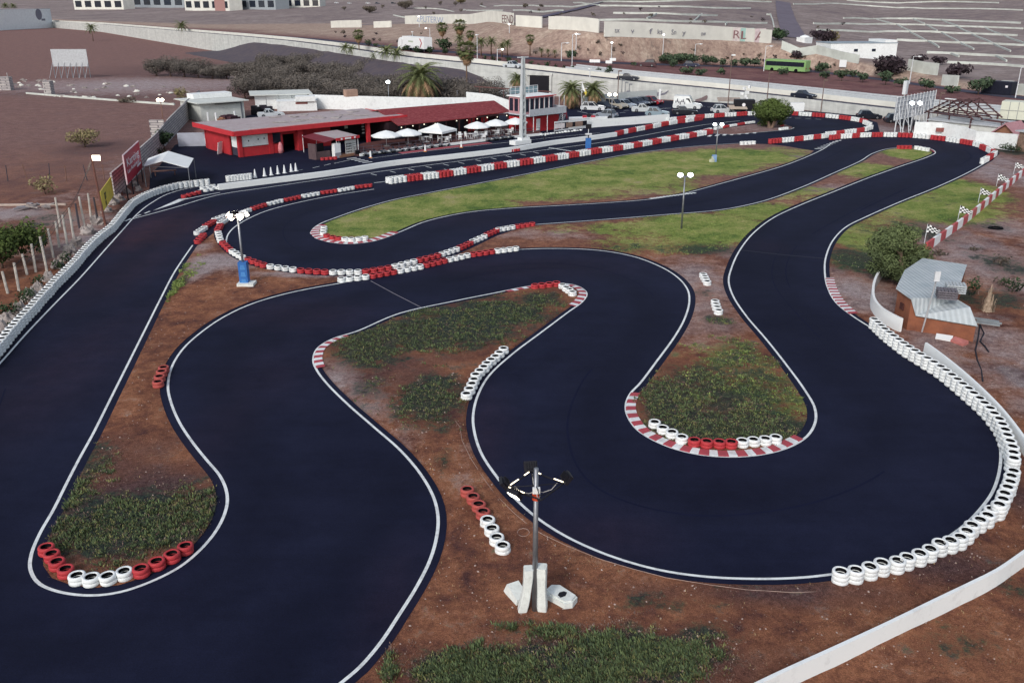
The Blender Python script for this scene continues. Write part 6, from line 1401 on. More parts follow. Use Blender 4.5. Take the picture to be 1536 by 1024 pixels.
# boat hull on display behind the wall
p = G(882, 187.5); t = thing('boat', 'small white and blue motorboat with red seats behind the boundary wall', 'boat', p, -.05)
mb = MB(); rings = []; n = 9
for i in range(n):
    q = i / (n - 1); x = -3.2 + 6.4 * q; w_ = 1.05 * math.sin(min(1, (1 - q) * 1.6 + .06) * PI / 2); dk = 1.15 + .25 * q
    rings.append([(x, -w_, dk), (x, -w_ * .85, .7), (x, 0, .4 + .25 * q), (x, w_ * .85, .7), (x, w_, dk)])
vs = [p_ for r in rings for p_ in r]; fs = [(i * 5 + j, i * 5 + j + 1, i * 5 + 6 + j, i * 5 + 5 + j) for i in range(n - 1) for j in range(4)] + [(0, 4, 3, 2, 1)] + [(i * 5 + 4, i * 5, i * 5 + 5, i * 5 + 9) for i in range(n - 1)]
mb.add(vs, fs); mb.m = [1 if (k % 4 in (1, 2) and k < 32) else 0 for k in range(len(fs))]; mb.build('hull', [WPLAST, M('hull_blue', '3c5a9c', .4)], t)
for x in (-.6, .8): mb = MB(); mb.box((x, 0, 1.35), (.7, 1.2, .35)); mb.build('seat', M('seat_red', 'a92a38', .6), t)
mb = MB(); mb.box((.1, 0, 1.5), (.5, .6, .7)); mb.build('console', DARK, t); mb = MB(); mb.tube((-3.5, .3, .7), (-4.2, .3, 2.6), .05, .04, 5); mb.add([(-3.4, .3, 1.0), (-3.6, .3, 2.2), (-4.4, .3, 1.5)], [(0, 1, 2)]); mb.build('flag', M('maroon_flag', '6e2638', .8), t)
mb = MB(); mb.lathe([(0, 0), (.34, .1), (.4, .5), (.25, .8), (0, .85)], 10, 0, Matrix.Translation((3.6, 0, .7))); mb.build('outboard_motor', BLACKM, t); mb = MB(); mb.box((0, 0, .25), (4.4, 1.2, .14)); mb.box((-1.4, 0, .15), (.2, 1.8, .3)); mb.build('trailer', GREYM, t)
# trailer, canopies and clutter beyond the far loop
p = G(1115, 170); t = thing('box_trailer', 'black box trailer with a white emblem left of the round tree', 'trailer', p, -.1); mb = MB(); mb.box((0, 0, 1.5), (3.6, 2, 1.9)); mb.build('body', DARK, t); mb = MB(); mb.lathe([(0, 0), (.32, 0), (.32, .02), (0, .02)], 10, 0, Matrix.Translation((-.2, -1.03, 1.6)) @ Matrix.Rotation(PI / 2, 4, 'X')); mb.build('emblem', INK, t)
for s in (-1, 1): mb = MB(); mb.lathe([(0, -.1), (.32, -.1), (.32, .1), (0, .1)], 12, 0, Matrix.Translation((0, s * .95, .32)) @ Matrix.Rotation(PI / 2, 4, 'X')); mb.build('wheel', RUB, t)
for i, (x, y, w_, lb, c) in enumerate([(1092, 166.5, 4.2, 'beige slanted canopy beside the black box trailer', 'a89a90'), (1106, 171, 3.2, 'tan flat awning in front of the black box trailer', 'c0b0a0')]):
    p = G(x, y); t = thing('awning', lb, 'awning', p, -.1); mb = MB(); mb.box((0, 0, 2.1 - i * .9), (w_, 2.2, .08), 0, 0, 1, None, .2); mb.build('sheet', M('awn_' + c, c), t)
    for sx in (-1, 1): mb = MB(); mb.tube((sx * w_ * .45, -.8, 0), (sx * w_ * .45, -.8, 1.9 - i * .9), .05, .05, 5); mb.build('post', GREYM, t)
# ------------------------------------------------------------------ vegetation
BARK = M('bark', '5b4a42', .9, .25, 4, None, .3); PALMBARK = M('palm_bark', '7d6656', .9, .3, 6, None, .4)
L_PINE = leaf_mat('pine_leaf', '18231f', '6d7a50'); L_DARK = leaf_mat('dark_leaf', '16221e', '3f5236'); L_ROUND = leaf_mat('round_leaf', '1c2a18', '5c6c38'); L_TAM = leaf_mat('tamarisk_leaf', '1f2329', '78716a')
L_PALM = leaf_mat('palm_leaf', '28331f', '7c8458'); L_FAR = leaf_mat('verge_leaf', '1d2a27', '52634a'); L_PURP = leaf_mat('purple_leaf', '20191f', '453a40'); L_DRY = leaf_mat('dry_shrub', '5a5345', '9a9068'); L_SKIRT = leaf_mat('palm_skirt', '6d5443', 'b08f70'); L_SCRUB = leaf_mat('scrub', '3c3836', '70675a')

def crown_mesh(rr, lobes, leaf, per, flat=.8, jit=.35, aspect=2.0, up=.25):
    """leaf-sized faces spread through the shell of several lobes; lobes: (x,y,z,rx,ry,rz)"""
    mb = MB(); sh = []; zs = [l[2] + l[5] for l in lobes]; z0, z1 = min(l[2] - l[5] for l in lobes), max(zs)
    for (cx, cy, cz, rx, ry, rz) in lobes:
        k = int(per * (rx * ry + rx * rz + ry * rz) / 3)
        tone = rr.uniform(-.12, .12)
        for _ in range(k):
            u, v = rr.uniform(-1, 1), rr.uniform(0, 2 * PI); s = math.sqrt(1 - u * u); n = Vector((s * math.cos(v), s * math.sin(v), u))
            q = 1 - jit * rr.random() ** 1.6
            q *= 1 + .18 * noise.noise((n.x * 2.2 + cx, n.y * 2.2 + cy, n.z * 2.2 + cz))
            p = Vector((cx + n.x * rx * q, cy + n.y * ry * q, cz + n.z * rz * q))
            d = (n + Vector((rr.uniform(-1, 1), rr.uniform(-1, 1), rr.uniform(-.6, 1) + up)) * .9).normalized()
            t = d.cross(Vector((rr.uniform(-1, 1), rr.uniform(-1, 1), rr.uniform(-1, 1))))
            if t.length < 1e-3: continue
            t.normalize(); b = d.cross(t); a_ = leaf * rr.uniform(.6, 1.3); b_ = a_ / aspect
            mb.add([p - t * a_, p + b * b_, p + t * a_, p - b * b_], [(0, 1, 2, 3)])
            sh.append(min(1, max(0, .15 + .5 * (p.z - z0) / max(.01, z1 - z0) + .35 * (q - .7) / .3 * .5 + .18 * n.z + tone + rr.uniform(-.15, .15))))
    mb.sh = sh; return mb
def lobes_of(rr, w, h, n, base=.35):
    """an uneven crown of width w and height h, sitting on z=0"""
    out = [(0, 0, h * .5, w * .3, w * .3, h * .38)]
    for i in range(n):
        a = 2 * PI * i / n + rr.uniform(-.4, .4); r = w * rr.uniform(.16, .33); z = h * rr.uniform(base, .78); s = rr.uniform(.17, .28)
        out.append((r * math.cos(a), r * math.sin(a), z, w * s, w * s, h * rr.uniform(.2, .32)))
    return out
def trunk(mb, h, r, rr, limbs=4, spread=1.0, lean=0):
    top = Vector((lean, 0, h)); mb.path([(0, 0, -.05), (lean * .3, .03, h * .4), top], [r, r * .75, r * .55], 7)
    for i in range(limbs):
        a = 2 * PI * i / limbs + rr.uniform(-.5, .5); e = top + Vector((math.cos(a) * spread, math.sin(a) * spread, spread * rr.uniform(.4, .9)))
        mb.path([top - Vector((0, 0, h * .15)), (top + e) / 2 + Vector((0, 0, .1 * spread)), e], [r * .5, r * .35, r * .15], 5)
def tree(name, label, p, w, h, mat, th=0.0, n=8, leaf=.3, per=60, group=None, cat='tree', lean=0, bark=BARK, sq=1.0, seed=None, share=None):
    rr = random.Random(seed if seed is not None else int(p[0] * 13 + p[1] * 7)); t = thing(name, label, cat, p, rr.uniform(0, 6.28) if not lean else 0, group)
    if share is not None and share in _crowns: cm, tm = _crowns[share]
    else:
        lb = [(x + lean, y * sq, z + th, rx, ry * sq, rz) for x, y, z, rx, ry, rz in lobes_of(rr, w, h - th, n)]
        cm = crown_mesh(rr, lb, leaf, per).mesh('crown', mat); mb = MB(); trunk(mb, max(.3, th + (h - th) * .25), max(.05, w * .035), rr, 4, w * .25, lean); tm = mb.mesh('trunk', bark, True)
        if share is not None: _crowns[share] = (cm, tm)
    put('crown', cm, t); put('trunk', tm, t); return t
_crowns = {}
def bush_px(name, label, px, py, wpx, hpx, mat, far=True, n=6, leaf=.3, per=40, th=0.0, group=None, cat='shrub', **k):
    p = T(px, py) if far else G(px, py); m_ = mpp(p); return tree(name, label, p, wpx * m_, hpx * m_ * 1.02, mat, th * hpx * m_, n, leaf, per, group, cat, **k)
# near ones
p = G(1348, 422); m_ = mpp(p); rr = random.Random(5); t = thing('pine_tree', 'bushy dark green pine leaning over the brown shed', 'tree', p)
lb = []
for i in range(46):
    a, q, z = rr.uniform(0, 6.28), rr.random() ** .5, rr.uniform(.1, 1)
    pr = 2.15 * (1 - .5 * abs(z - .42) / .58); s_ = rr.uniform(.46, .82); lb.append((pr * q * math.cos(a) - .45, pr * q * math.sin(a) + .1, .55 + z * 3.2, s_, s_, s_ * .85))
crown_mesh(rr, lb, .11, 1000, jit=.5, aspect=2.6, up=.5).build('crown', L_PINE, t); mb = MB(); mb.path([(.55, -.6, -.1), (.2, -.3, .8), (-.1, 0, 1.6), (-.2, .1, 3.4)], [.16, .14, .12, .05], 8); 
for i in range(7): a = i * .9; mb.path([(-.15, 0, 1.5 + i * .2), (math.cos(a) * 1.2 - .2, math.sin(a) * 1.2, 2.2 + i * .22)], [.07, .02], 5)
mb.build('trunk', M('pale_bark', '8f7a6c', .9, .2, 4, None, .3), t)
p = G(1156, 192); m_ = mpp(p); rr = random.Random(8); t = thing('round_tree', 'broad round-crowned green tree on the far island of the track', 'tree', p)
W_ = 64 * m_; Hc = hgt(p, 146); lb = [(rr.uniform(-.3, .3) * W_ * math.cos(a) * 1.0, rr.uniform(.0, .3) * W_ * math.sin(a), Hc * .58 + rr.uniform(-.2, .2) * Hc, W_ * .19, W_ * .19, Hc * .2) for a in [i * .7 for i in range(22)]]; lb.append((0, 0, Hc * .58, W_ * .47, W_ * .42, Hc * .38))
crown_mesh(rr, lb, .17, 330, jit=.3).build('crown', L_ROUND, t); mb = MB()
for i in range(5): a = i * 1.26; mb.path([(.25 * math.cos(a), .25 * math.sin(a), -.05), (.9 * math.cos(a), .9 * math.sin(a), Hc * .3), (1.9 * math.cos(a), 1.9 * math.sin(a), Hc * .6)], [.22, .16, .06], 7)
mb.build('trunk', M('pale_bark', '8f7a6c'), t)
bush_px('low_shrub', 'spreading green undergrowth shrub at the foot of the round tree', 1149, 190.5, 28, 12, L_ROUND, False, 6, .16, 150); bush_px('low_shrub', 'smaller green shrub beside the undergrowth under the round tree', 1170, 190, 16, 10, L_ROUND, False, 5, .16, 150)
bush_px('rubber_tree', 'dark glossy bush tree behind the white canopy', 247, 224, 40, 30, L_DARK, False, 8, .22, 120, .12, sq=.8); bush_px('low_shrub', 'low dark hedge shrub under the glossy bush tree', 236, 231, 30, 10, L_DARK, False, 5, .16, 130)
bush_px('field_shrub', 'large olive brown shrub in the middle of the red field', 128, 221, 52, 28, L_DRY, False, 8, .17, 130); bush_px('field_shrub', 'dry pale green shrub near the wire fence', 68, 291, 40, 28, L_DRY, False, 7, .15, 110); bush_px('field_shrub', 'yellowish shrub by the end of the block wall', 271, 150, 26, 20, L_DRY, False, 6, .2, 90); bush_px('field_shrub', 'dark low shrub among the rubble at the field end', 190, 154, 30, 8, L_SCRUB, False, 5, .2, 80)
for i, (x, y, w_, h_, lb) in enumerate([(4, 402, 70, 66, 'big green bush filling the corner left of the white posts'), (36, 392, 60, 60, 'green bush behind the second and third white posts'), (60, 378, 36, 46, 'dark green bush behind the tallest white posts'), (-24, 424, 60, 60, 'dark green bush cut by the left picture edge')]): bush_px('leafy_bush', lb, x, y, w_, h_, L_ROUND if i < 3 else L_DARK, False, 9, .15, 240)
for i, (x, y, w_, h_) in enumerate([(40, 458, 34, 26), (12, 478, 40, 30), (58, 432, 24, 20), (88, 405, 20, 18), (100, 395, 16, 22), (20, 496, 20, 16)]): bush_px('ivy_clump', f'low dark green ivy clump, {nth(i + 1)} along the rocks beside the barrier', x, y, w_, h_, L_DARK, False, 6, .12, 200, group='ivy clumps on the rock bank')
for i, (x, y, w_, h_, lb) in enumerate([(1457, 446, 26, 34, 'dark agave-like shrub against the shed roof edge'), (1500, 400, 34, 20, 'olive scrub bush on the bare yard beyond the banded wall'), (1518, 440, 40, 26, 'dark scrub bush at the right yard edge'), (1408, 384, 32, 9, 'low dark scrub behind the shed roof'), (1500, 428, 26, 14, 'yellowish weed clump in the yard'), (1460, 376, 24, 7, 'flat dark scrub patch in the yard'), (1516, 228, 40, 14, 'dark shrub at the far corner of the white compound wall')]): bush_px('scrub_bush', lb, x, y, w_, h_, L_SCRUB if i in (1, 3, 4, 5) else L_DARK, False, 5, .13, 130)
# tamarisk thicket behind the white wall
rr = random.Random(21); tam = []
for i in range(17): tam.append((372 + i * 21 + rr.uniform(-6, 6), 153 - 3 * math.sin(i) + (4 if i > 6 else -4), rr.uniform(48, 62), rr.uniform(36, 50)))
for i in range(13): tam.append((392 + i * 20 + rr.uniform(-6, 6), 138 - 2 * math.sin(i * 2) + (6 if i > 7 else 0), rr.uniform(48, 62), rr.uniform(38, 50)))
for i in range(10): tam.append((392 + i * 17 + rr.uniform(-6, 6), 121 + rr.uniform(-3, 3), rr.uniform(44, 56), rr.uniform(36, 46)))
for i in range(9): tam.append((390 + i * 16 + rr.uniform(-5, 5), 108 + rr.uniform(-2, 2), rr.uniform(44, 54), rr.uniform(32, 42)))
for i in range(8): tam.append((235 + i * 21, 114 + i, rr.uniform(44, 56), rr.uniform(18, 32)))
for x, y in ((693, 158), (712, 160), (735, 160), (668, 157), (646, 156)): tam.append((x, y, 44, 32))
for i, (x, y, w_, h_) in enumerate(sorted(tam)): bush_px('tamarisk', f'{nth(i + 1)} feathery grey-brown tamarisk from the field end of the thicket behind the clubhouse', x, y, w_, h_, L_TAM, False, 11, .15, 170, group='tamarisk thicket', cat='tree', share='tam%d' % (i % 6))
# dark soil bank that climbs to the motorway wall behind the thicket
mb = MB(); vs = []; k = 0
for u in steps((-250, -70, 5)):
    q = ss(-250, -200, u) * (1 - ss(-84, -72, u)); zt_ = zE(u) * .8 * q
    for d, f in ((-.3, 1), (-3, .9), (-7, .6), (-12, .28), (-17, .06), (-20, -.02)):
        x, y = XY(u, d); vs.append((x, y, max(-.05, zt_ * f + .3 * noise.noise((x * .2, y * .2, 0)) * q)))
    k += 1
mb.add(vs, [(6 * i + j, 6 * i + j + 1, 6 * i + 7 + j, 6 * i + 6 + j) for i in range(k - 1) for j in range(5)]); struct(mb.build('embankment', M('dark_bank', '423e48', .95, .3, .5, '5f5558', .5), None, True))
# palms
def palm_meshes(key, nfr, L, droop, leafm, up0=1.2, up1=-.7, fan=False, seed=1):
    rr = random.Random(seed); out = MB(); sh = []
    for i in range(nfr):
        a = i * 2.399; el = up0 + (up1 - up0) * (i / nfr); n = 9; pts = []
        ln = L * rr.uniform(.85, 1.1); x = z = 0.0; ang = el
        for k in range(n + 1):
            pts.append(Vector((x * math.cos(a), x * math.sin(a), z))); x += ln / n * math.cos(ang); z += ln / n * math.sin(ang); ang -= droop / n
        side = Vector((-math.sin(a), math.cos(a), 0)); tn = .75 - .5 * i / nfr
        if fan:
            c = pts[5]; d = (pts[6] - pts[4]).normalized()
            out.quad(pts[0], pts[0] + side * .04, c + side * .03, c); sh.append(tn)
            for k in range(13):
                q = (k - 6) / 6 * 1.45; v = (d * math.cos(q) + side * math.sin(q)); e = c + v * ln * .42 - Vector((0, 0, .12 * ln * abs(math.sin(q)))); w_ = side * math.cos(q) - d * math.sin(q)
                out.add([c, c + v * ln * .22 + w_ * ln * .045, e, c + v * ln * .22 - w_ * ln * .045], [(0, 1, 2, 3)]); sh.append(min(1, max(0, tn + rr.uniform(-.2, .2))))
        else:
            for k in range(1, n + 1):
                wd = L * .16 * math.sin(PI * min(.96, (k / n) * .85 + .12))
                for s in (-1, 1):
                    b0, b1 = pts[k - 1], pts[k]; tip = (b0 + b1) / 2 + side * s * wd + (b1 - b0) * 1.1 - Vector((0, 0, wd * .35))
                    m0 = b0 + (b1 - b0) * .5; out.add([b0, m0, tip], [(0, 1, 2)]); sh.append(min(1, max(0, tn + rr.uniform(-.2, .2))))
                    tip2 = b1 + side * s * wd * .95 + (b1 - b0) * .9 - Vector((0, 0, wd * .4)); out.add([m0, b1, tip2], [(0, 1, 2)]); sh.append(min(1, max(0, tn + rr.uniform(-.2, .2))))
    out.sh = sh; return out
_pm = {}
def palm(label, px, py, ytop, kind='date', far=True, group='palms', r=None, pos=None):
    p = pos if pos is not None else (T(px, py) if far else G(px, py)); h = hgt(p, ytop)
    t = thing('palm_tree', label, 'palm', p, RR.uniform(0, 6.28), group)
    if kind == 'date': th, L = h * .58, h * .62
    elif kind == 'canary': th, L = h * .6, h * .55
    elif kind == 'fan': th, L = h * .84, h * .3
    else: th, L = h * .68, h * .5
    L = r if r else L
    mb = MB(); rb = .3 if kind in ('date', 'canary') else .17; mb.path([(0, 0, 0), (.05, .03, th * .5), (0, 0, th), (0, 0, th + .25)], [rb * 1.2, rb * .9, rb * 1.1, rb * .7], 8); mb.build('trunk', PALMBARK, t, True)
    key = kind
    if key not in _pm:
        if kind in ('date', 'canary'): _pm[key] = palm_meshes(key, 64, 1.0, 1.7, None, 1.35, -.75, False, 3)
        elif kind == 'fan': _pm[key] = palm_meshes(key, 46, 1.0, .9, None, 1.4, -.9, True, 4)
        else: _pm[key] = palm_meshes(key, 30, 1.0, 1.5, None, 1.25, -.3, False, 6)
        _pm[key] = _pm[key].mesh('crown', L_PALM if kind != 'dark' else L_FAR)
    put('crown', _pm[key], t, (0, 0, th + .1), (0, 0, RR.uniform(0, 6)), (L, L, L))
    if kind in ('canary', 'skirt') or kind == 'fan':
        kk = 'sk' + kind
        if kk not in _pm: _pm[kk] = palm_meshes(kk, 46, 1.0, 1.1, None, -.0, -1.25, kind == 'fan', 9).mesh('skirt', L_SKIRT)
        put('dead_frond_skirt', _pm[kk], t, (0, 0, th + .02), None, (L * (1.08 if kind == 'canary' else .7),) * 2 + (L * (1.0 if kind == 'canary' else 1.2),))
    return t
palm('large date palm with a brown skirt of dead fronds behind the tiled roof', 632, 162, 86, 'canary', False, r=5.6)
palm('bushy date palm beside the control tower, nearer of the two', 857, 163, 118, 'canary', False, r=3.6); palm('bushy date palm behind the first parked cars', 889, 162, 119, 'canary', False, r=3.6)
palm('skirted palm right behind the lattice mast', 776, 150, 99, 'canary', False, r=2.6)
palm('tall fan palm with a brown skirt above the gable wall', 701, 150, 62, 'fan', False, r=2.6)
for x, y, yt, k, lb in [(539, 83, 47, 'fan', 'tall fan palm left of the white lorry'), (519.5, 92, 63, 'plume', 'shaggy palm left of the tall fan palm'), (529, 95, 66, 'plume', 'shaggy palm between fan palm and motorway wall'), (581, 106, 64, 'plume', 'slim palm left of the big skirted palm'), (596, 107, 68, 'plume', 'dark slim palm below the lorry cab'), (563, 101, 76, 'plume', 'short palm at the thicket edge'), (664, 74, 36, 'fan', 'round-headed fan palm right of the lorry'), (690, 76, 32, 'fan', 'tallest fan palm beside the upper road'), (690, 78, 50, 'plume', 'dark palm under the tallest fan palm'), (706, 78, 48, 'fan', 'dark fan palm in the palm cluster on the upper road'), (722, 84, 54, 'plume', 'palm in the middle of the upper road cluster'), (737, 83, 53, 'plume', 'plumed palm with a pale trunk on the upper road'), (761, 84, 57, 'plume', 'wind-blown dark palm on the upper road'), (753, 86, 62, 'plume', 'smaller wind-blown palm beside it'), (795, 84, 54, 'fan', 'slim fan palm above the lattice mast top'), (812, 86, 72, 'plume', 'low palm at the bank foot'), (822, 86, 73, 'plume', 'low bushy palm at the bank foot'), (832, 87, 74, 'plume', 'last low palm at the bank foot'), (10, 22, 3, 'plume', 'palm over the white building'), (22, 22, 4, 'plume', 'second palm over the white building'), (140, 62, 33, 'plume', 'spreading palm on the motorway edge behind the field'), (275, 60, 29, 'plume', 'palm by the motorway left of the graffiti wall')]:
    palm(lb, x, y, yt, k)
bush_px('broom_shrub', 'dark bushy shrub right of the lorry tail', 667, 76, 30, 18, L_DARK, True, 6, .4, 30)
# clipped round shrubs in the median and trees on the verge
for i, (x, y, w_) in enumerate([(553, 71, 13), (564, 72, 8), (727, 90, 8), (739, 92, 10), (749, 93.5, 7), (763, 94, 11), (773.5, 96.5, 8), (796.5, 98.5, 8), (808, 100, 6), (821, 101, 10), (833.6, 102.5, 7), (846, 104, 7), (859, 106, 9), (872, 106.5, 5), (884, 107.5, 6), (898, 109.5, 10), (913, 112.5, 17), (610, 78, 14), (625, 80, 12), (645, 81, 14), (668, 82, 14), (690, 85, 12)]): bush_px('median_shrub', f'clipped dark green shrub, {nth(i + 1)} of the motorway median as listed from the thicket side', x, y, w_, w_ * .85, L_DARK, True, 5, .25, 70, group='clipped median shrubs')
vt = [(1003, 96.5, 34, 16), (1020, 96, 30, 17), (1036, 97.5, 28, 17), (1010, 101, 18, 12), (1030, 112, 26, 11), (1050, 113, 20, 9), (1059, 98, 20, 15), (1069, 99, 20, 15), (1084, 101, 16, 13), (1100, 100, 14, 11), (1117, 100, 18, 12), (1132, 101, 20, 14), (1160, 102, 18, 13), (1174, 112, 20, 10), (1081, 112, 14, 10), (1204, 108, 30, 10), (1230, 108, 18, 12), (1237, 118, 18, 11), (1234, 108, 26, 14), (1262, 122, 22, 17), (1279, 116, 16, 11), (1294, 124, 20, 15), (1328, 128, 25, 21), (1352, 131, 24, 14), (1389, 137, 28, 18), (1427, 140, 25, 11), (1467, 142, 36, 24), (950, 99, 10, 5), (857, 92, 22, 17)]
for i, (x, y, w_, h_) in enumerate(vt): bush_px('verge_tree', f'{nth(i + 1)} small green verge tree in the belt between motorway and service road', x, y, w_, h_, L_FAR, True, 7, .36, 44, .16 if h_ > 12 else 0, 'small trees on the motorway verge', 'tree')
for x, y, w_, h_, lb, m_ in [(1332, 117, 58, 36, 'largest dark purple-leaved tree below the white building', L_PURP), (1434, 118, 38, 23, 'dark purple tree over the gap in the lower wall', L_PURP), (1378, 95, 24, 12, 'purple scrub behind the lower wall nearest the street lamp', L_PURP), (1407, 98, 24, 13, 'second purple scrub behind the lower wall', L_PURP), (1166, 61, 32, 19, 'dark green tree at the end of the graffiti wall', L_DARK), (1238, 66, 30, 20, 'dark tree left of the white building', L_PURP), (1225, 60, 24, 14, 'dark shrub by the small white tank', L_PURP), (1195, 90, 20, 15, 'dark shrub behind the bus', L_PURP), (1250, 66, 16, 18, 'yellow-green tree against the white building', L_DRY), (760, 31, 14, 6, 'dark shrub over the red graffiti', L_SCRUB), (608, 14, 26, 13, 'olive shrub on the far left hillside', L_SCRUB), (555, 20, 22, 10, 'dark shrub under the far parked cars', L_SCRUB), (691, 6, 16, 8, 'green shrub on the top left hillside', L_DRY), (788, 12, 10, 6, 'dark shrub on a terrace line', L_SCRUB), (812, 11, 8, 4, 'small dark shrub on a terrace line', L_SCRUB)]: bush_px('hill_shrub', lb, x, y, w_, h_, m_, True, 7, .5, 26, cat='tree' if h_ > 15 else 'shrub')
rr = random.Random(77); n_ = 0
for k in range(70):
    x = rr.uniform(500, 1300); y = {0: rr.uniform(.42, .95), 1: rr.uniform(-.8, -.05)}[0 if k < 44 else 1]
    u0 = 57 if x > 850 else 45; y0 = interp([(500, 42), (600, 37), (823, 42), (1000, 58), (1160, 66), (1300, 98)], x)[0]; y1 = interp([(500, 60), (800, 84), (1000, 93), (1200, 100), (1300, 112)], x)[0]
    yy = y0 + (y1 - y0) * y if k < 44 else max(3, y0 - 8 + y * (y0 - 10)); n_ += 1
    s_ = rr.uniform(4, 9); bush_px('scrub_tuft', 'small dark scrub tuft dotted over the dry hillside', x, yy, s_, s_ * .7, L_SCRUB if rr.random() < .7 else L_PURP, True, 4, .35, 30, group='scrub tufts on the dry hillside', share='sc%d' % (k % 5) if 0 else None)

# ------------------------------------------------------------------ walls, terraces and buildings on the hillside
HW = M('hill_wall', 'ccd2cc', .9, .1, .25, 'b4b8b2', 0, 0, .1); HW2 = M('pale_hill_wall', 'dcdcd4', .9, .1, .3)
def hwall(name, label, px, h, mat=HW, th=.3, group=None, st=5.0, lift=0.0):
    pts = [T(x, y) for x, y in px]; s = resample(spline(pts, False, 1.0), st) if len(pts) > 2 or (pts[1] - pts[0]).length > st else pts
    mb = MB(); mb.wall([(p[0], p[1], zfar(*UD(p[0], p[1])) - .15) for p in s], th, h + .15, 0, lift); return tag(mb.build(name, mat), label, 'wall', group)
w1 = hwall('hill_wall', 'pale rendered wall with red letters above the palms', [(608, 36.5), (700, 36.5), (774, 39)], 3.3, HW2); hwall('hill_wall', 'pale rendered wall piece left of the stepped bank path', [(497, 42), (547, 41.5)], 3, HW2); hwall('hill_wall', 'pale low wall piece right of the stepped bank path', [(561, 42), (595, 41)], 2.4, HW2)
hwall('hill_wall', 'stepped pale wall between red letters and graffiti wall', [(774, 39.5), (823, 42.5)], 3.0, HW2); hwall('hill_wall', 'pale wall sloping down to the corner of the graffiti wall', [(823, 44.5), (906, 54)], 3.4, HW2); w2 = hwall('hill_wall', 'long graffiti-covered wall along the top of the bank', [(906, 54.5), (1000, 57), (1100, 61.5), (1162, 65)], 3.6, HW2)
hwall('hill_wall', 'pale stone wall running down to the white building', [(1172, 73), (1220, 80), (1260, 90), (1306, 99)], 2.1); hwall('hill_wall', 'pale stone wall under the purple scrub', [(1361, 106), (1420, 115)], 2.7); hwall('hill_wall', 'pale stone wall behind the verge trees by the black gate', [(1412, 128), (1457, 132)], 2.3); hwall('hill_wall', 'pale stone wall right of the black gate', [(1509, 141), (1600, 149)], 2.2)
def paint_on(px0, px1, yb, body, size, mat, label=None, dz=1.6, col=None):
    a, b = T(px0, yb[0]), T(px1, yb[1]); rz_ = math.atan2((b - a).y, (b - a).x); m_ = (a + b) / 2; W_ = (b - a).length
    t = thing('graffiti', label, 'graffiti', (m_.x + .25 * math.sin(rz_), m_.y - .25 * math.cos(rz_), m_.z), rz_)
    if col: mb = MB(); mb.box((0, .03, dz), (W_ * 1.05, .03, size * 1.5)); mb.build('painted_ground', M('gp_' + col, col, .9, .2, .8), t)
    o = text(body, size, t, Matrix.Translation((0, 0, dz)) @ RX, mat); bpy.context.view_layer.update(); wd = max(v.co.x for v in o.data.vertices) - min(v.co.x for v in o.data.vertices); o.matrix_local = o.matrix_local @ Matrix.Diagonal((W_ / wd, 1.2, 1, 1))
    return t
GR1 = M('graffiti_maroon', '5a2c32', .9); GR4 = M('graffiti_dull', '8e6a6c', .9); GR2 = M('graffiti_grey', '7e7e8a', .9); GR3 = M('graffiti_pale', '9aa6c0', .9)
paint_on(754, 771, (38, 38.6), 'EEND', 2.6, GR1, 'dark red block letters sprayed at the end of the upper wall'); paint_on(626, 666, (36.6, 36.6), 'ZPUTERW', 2.6, GR3, 'faint blue sprayed lettering on the upper wall')
paint_on(1098, 1108, (61.5, 62), 'R', 2.6, GR4, 'maroon sprayed letter at the end of the long graffiti wall', col='d9cfcc'); paint_on(1110, 1128, (62, 63), 'LJ', 2.6, GR4, 'sprayed letters on the turquoise panel of the graffiti wall', col='a9cfc6'); paint_on(1131, 1146, (63.4, 64.2), 'A', 2.8, GR4, 'large sprayed letter nearest the graffiti wall end', col='d4c4c6')
for i, (x, y, s_) in enumerate([(921, 55.3, 'sx'), (945, 56, 'v'), (972, 57, 'f'), (985, 57.3, 'ks'), (1006, 58, 'Sn'), (1022, 58.6, 'y'), (1050, 59.6, 'ow')]): paint_on(x, x + 3 + 2 * len(s_), (y, y + .3), s_, 1.5, GR2, f'{nth(i + 1)} small grey tag sprayed along the long graffiti wall from its corner')
# terrace field walls
def terr(i, px, h=.6, mat=HW): hwall('terrace_wall', f'thin pale terrace wall, {nth(i + 1)} up the hillside from the service road', px, h, mat, .45, 'terrace walls on the hillside', 8.0)
for i, px in enumerate([[(1420, 95), (1480, 97), (1536, 102), (1600, 106)], [(1390, 80), (1460, 83.5), (1536, 87.5), (1600, 91)], [(1345, 61), (1440, 65.5), (1536, 69.5), (1600, 72)], [(1225, 46.5), (1350, 48), (1450, 51.5), (1536, 55)], [(1220, 36.5), (1350, 37.8), (1450, 41), (1536, 44.5)], [(1265, 28.5), (1350, 29), (1440, 32), (1536, 36)], [(1190, 7), (1300, 9.5), (1420, 14), (1536, 16.5)], [(1270, 1.5), (1400, 3.5), (1500, 5.5)], [(890, 32), (1000, 33), (1100, 35), (1152, 36)], [(770, 16.5), (850, 17.5)], [(700, 16.5), (758, 17)], [(720, 9), (800, 9.3), (900, 9)], [(860, 5), (960, 4.2), (1160, 4)], [(775, 27.8), (810, 28)], [(1150, 23), (1140, 22), (1160, 23.5)], [(900, 10), (1000, 11), (1140, 13)], [(920, 21), (1010, 22.5), (1085, 24)], [(620, 13), (660, 14.5), (700, 16)], [(590, 23.5), (640, 24)], [(1060, 45.5), (1110, 47.5), (1140, 48.5)]]): terr(i, px)
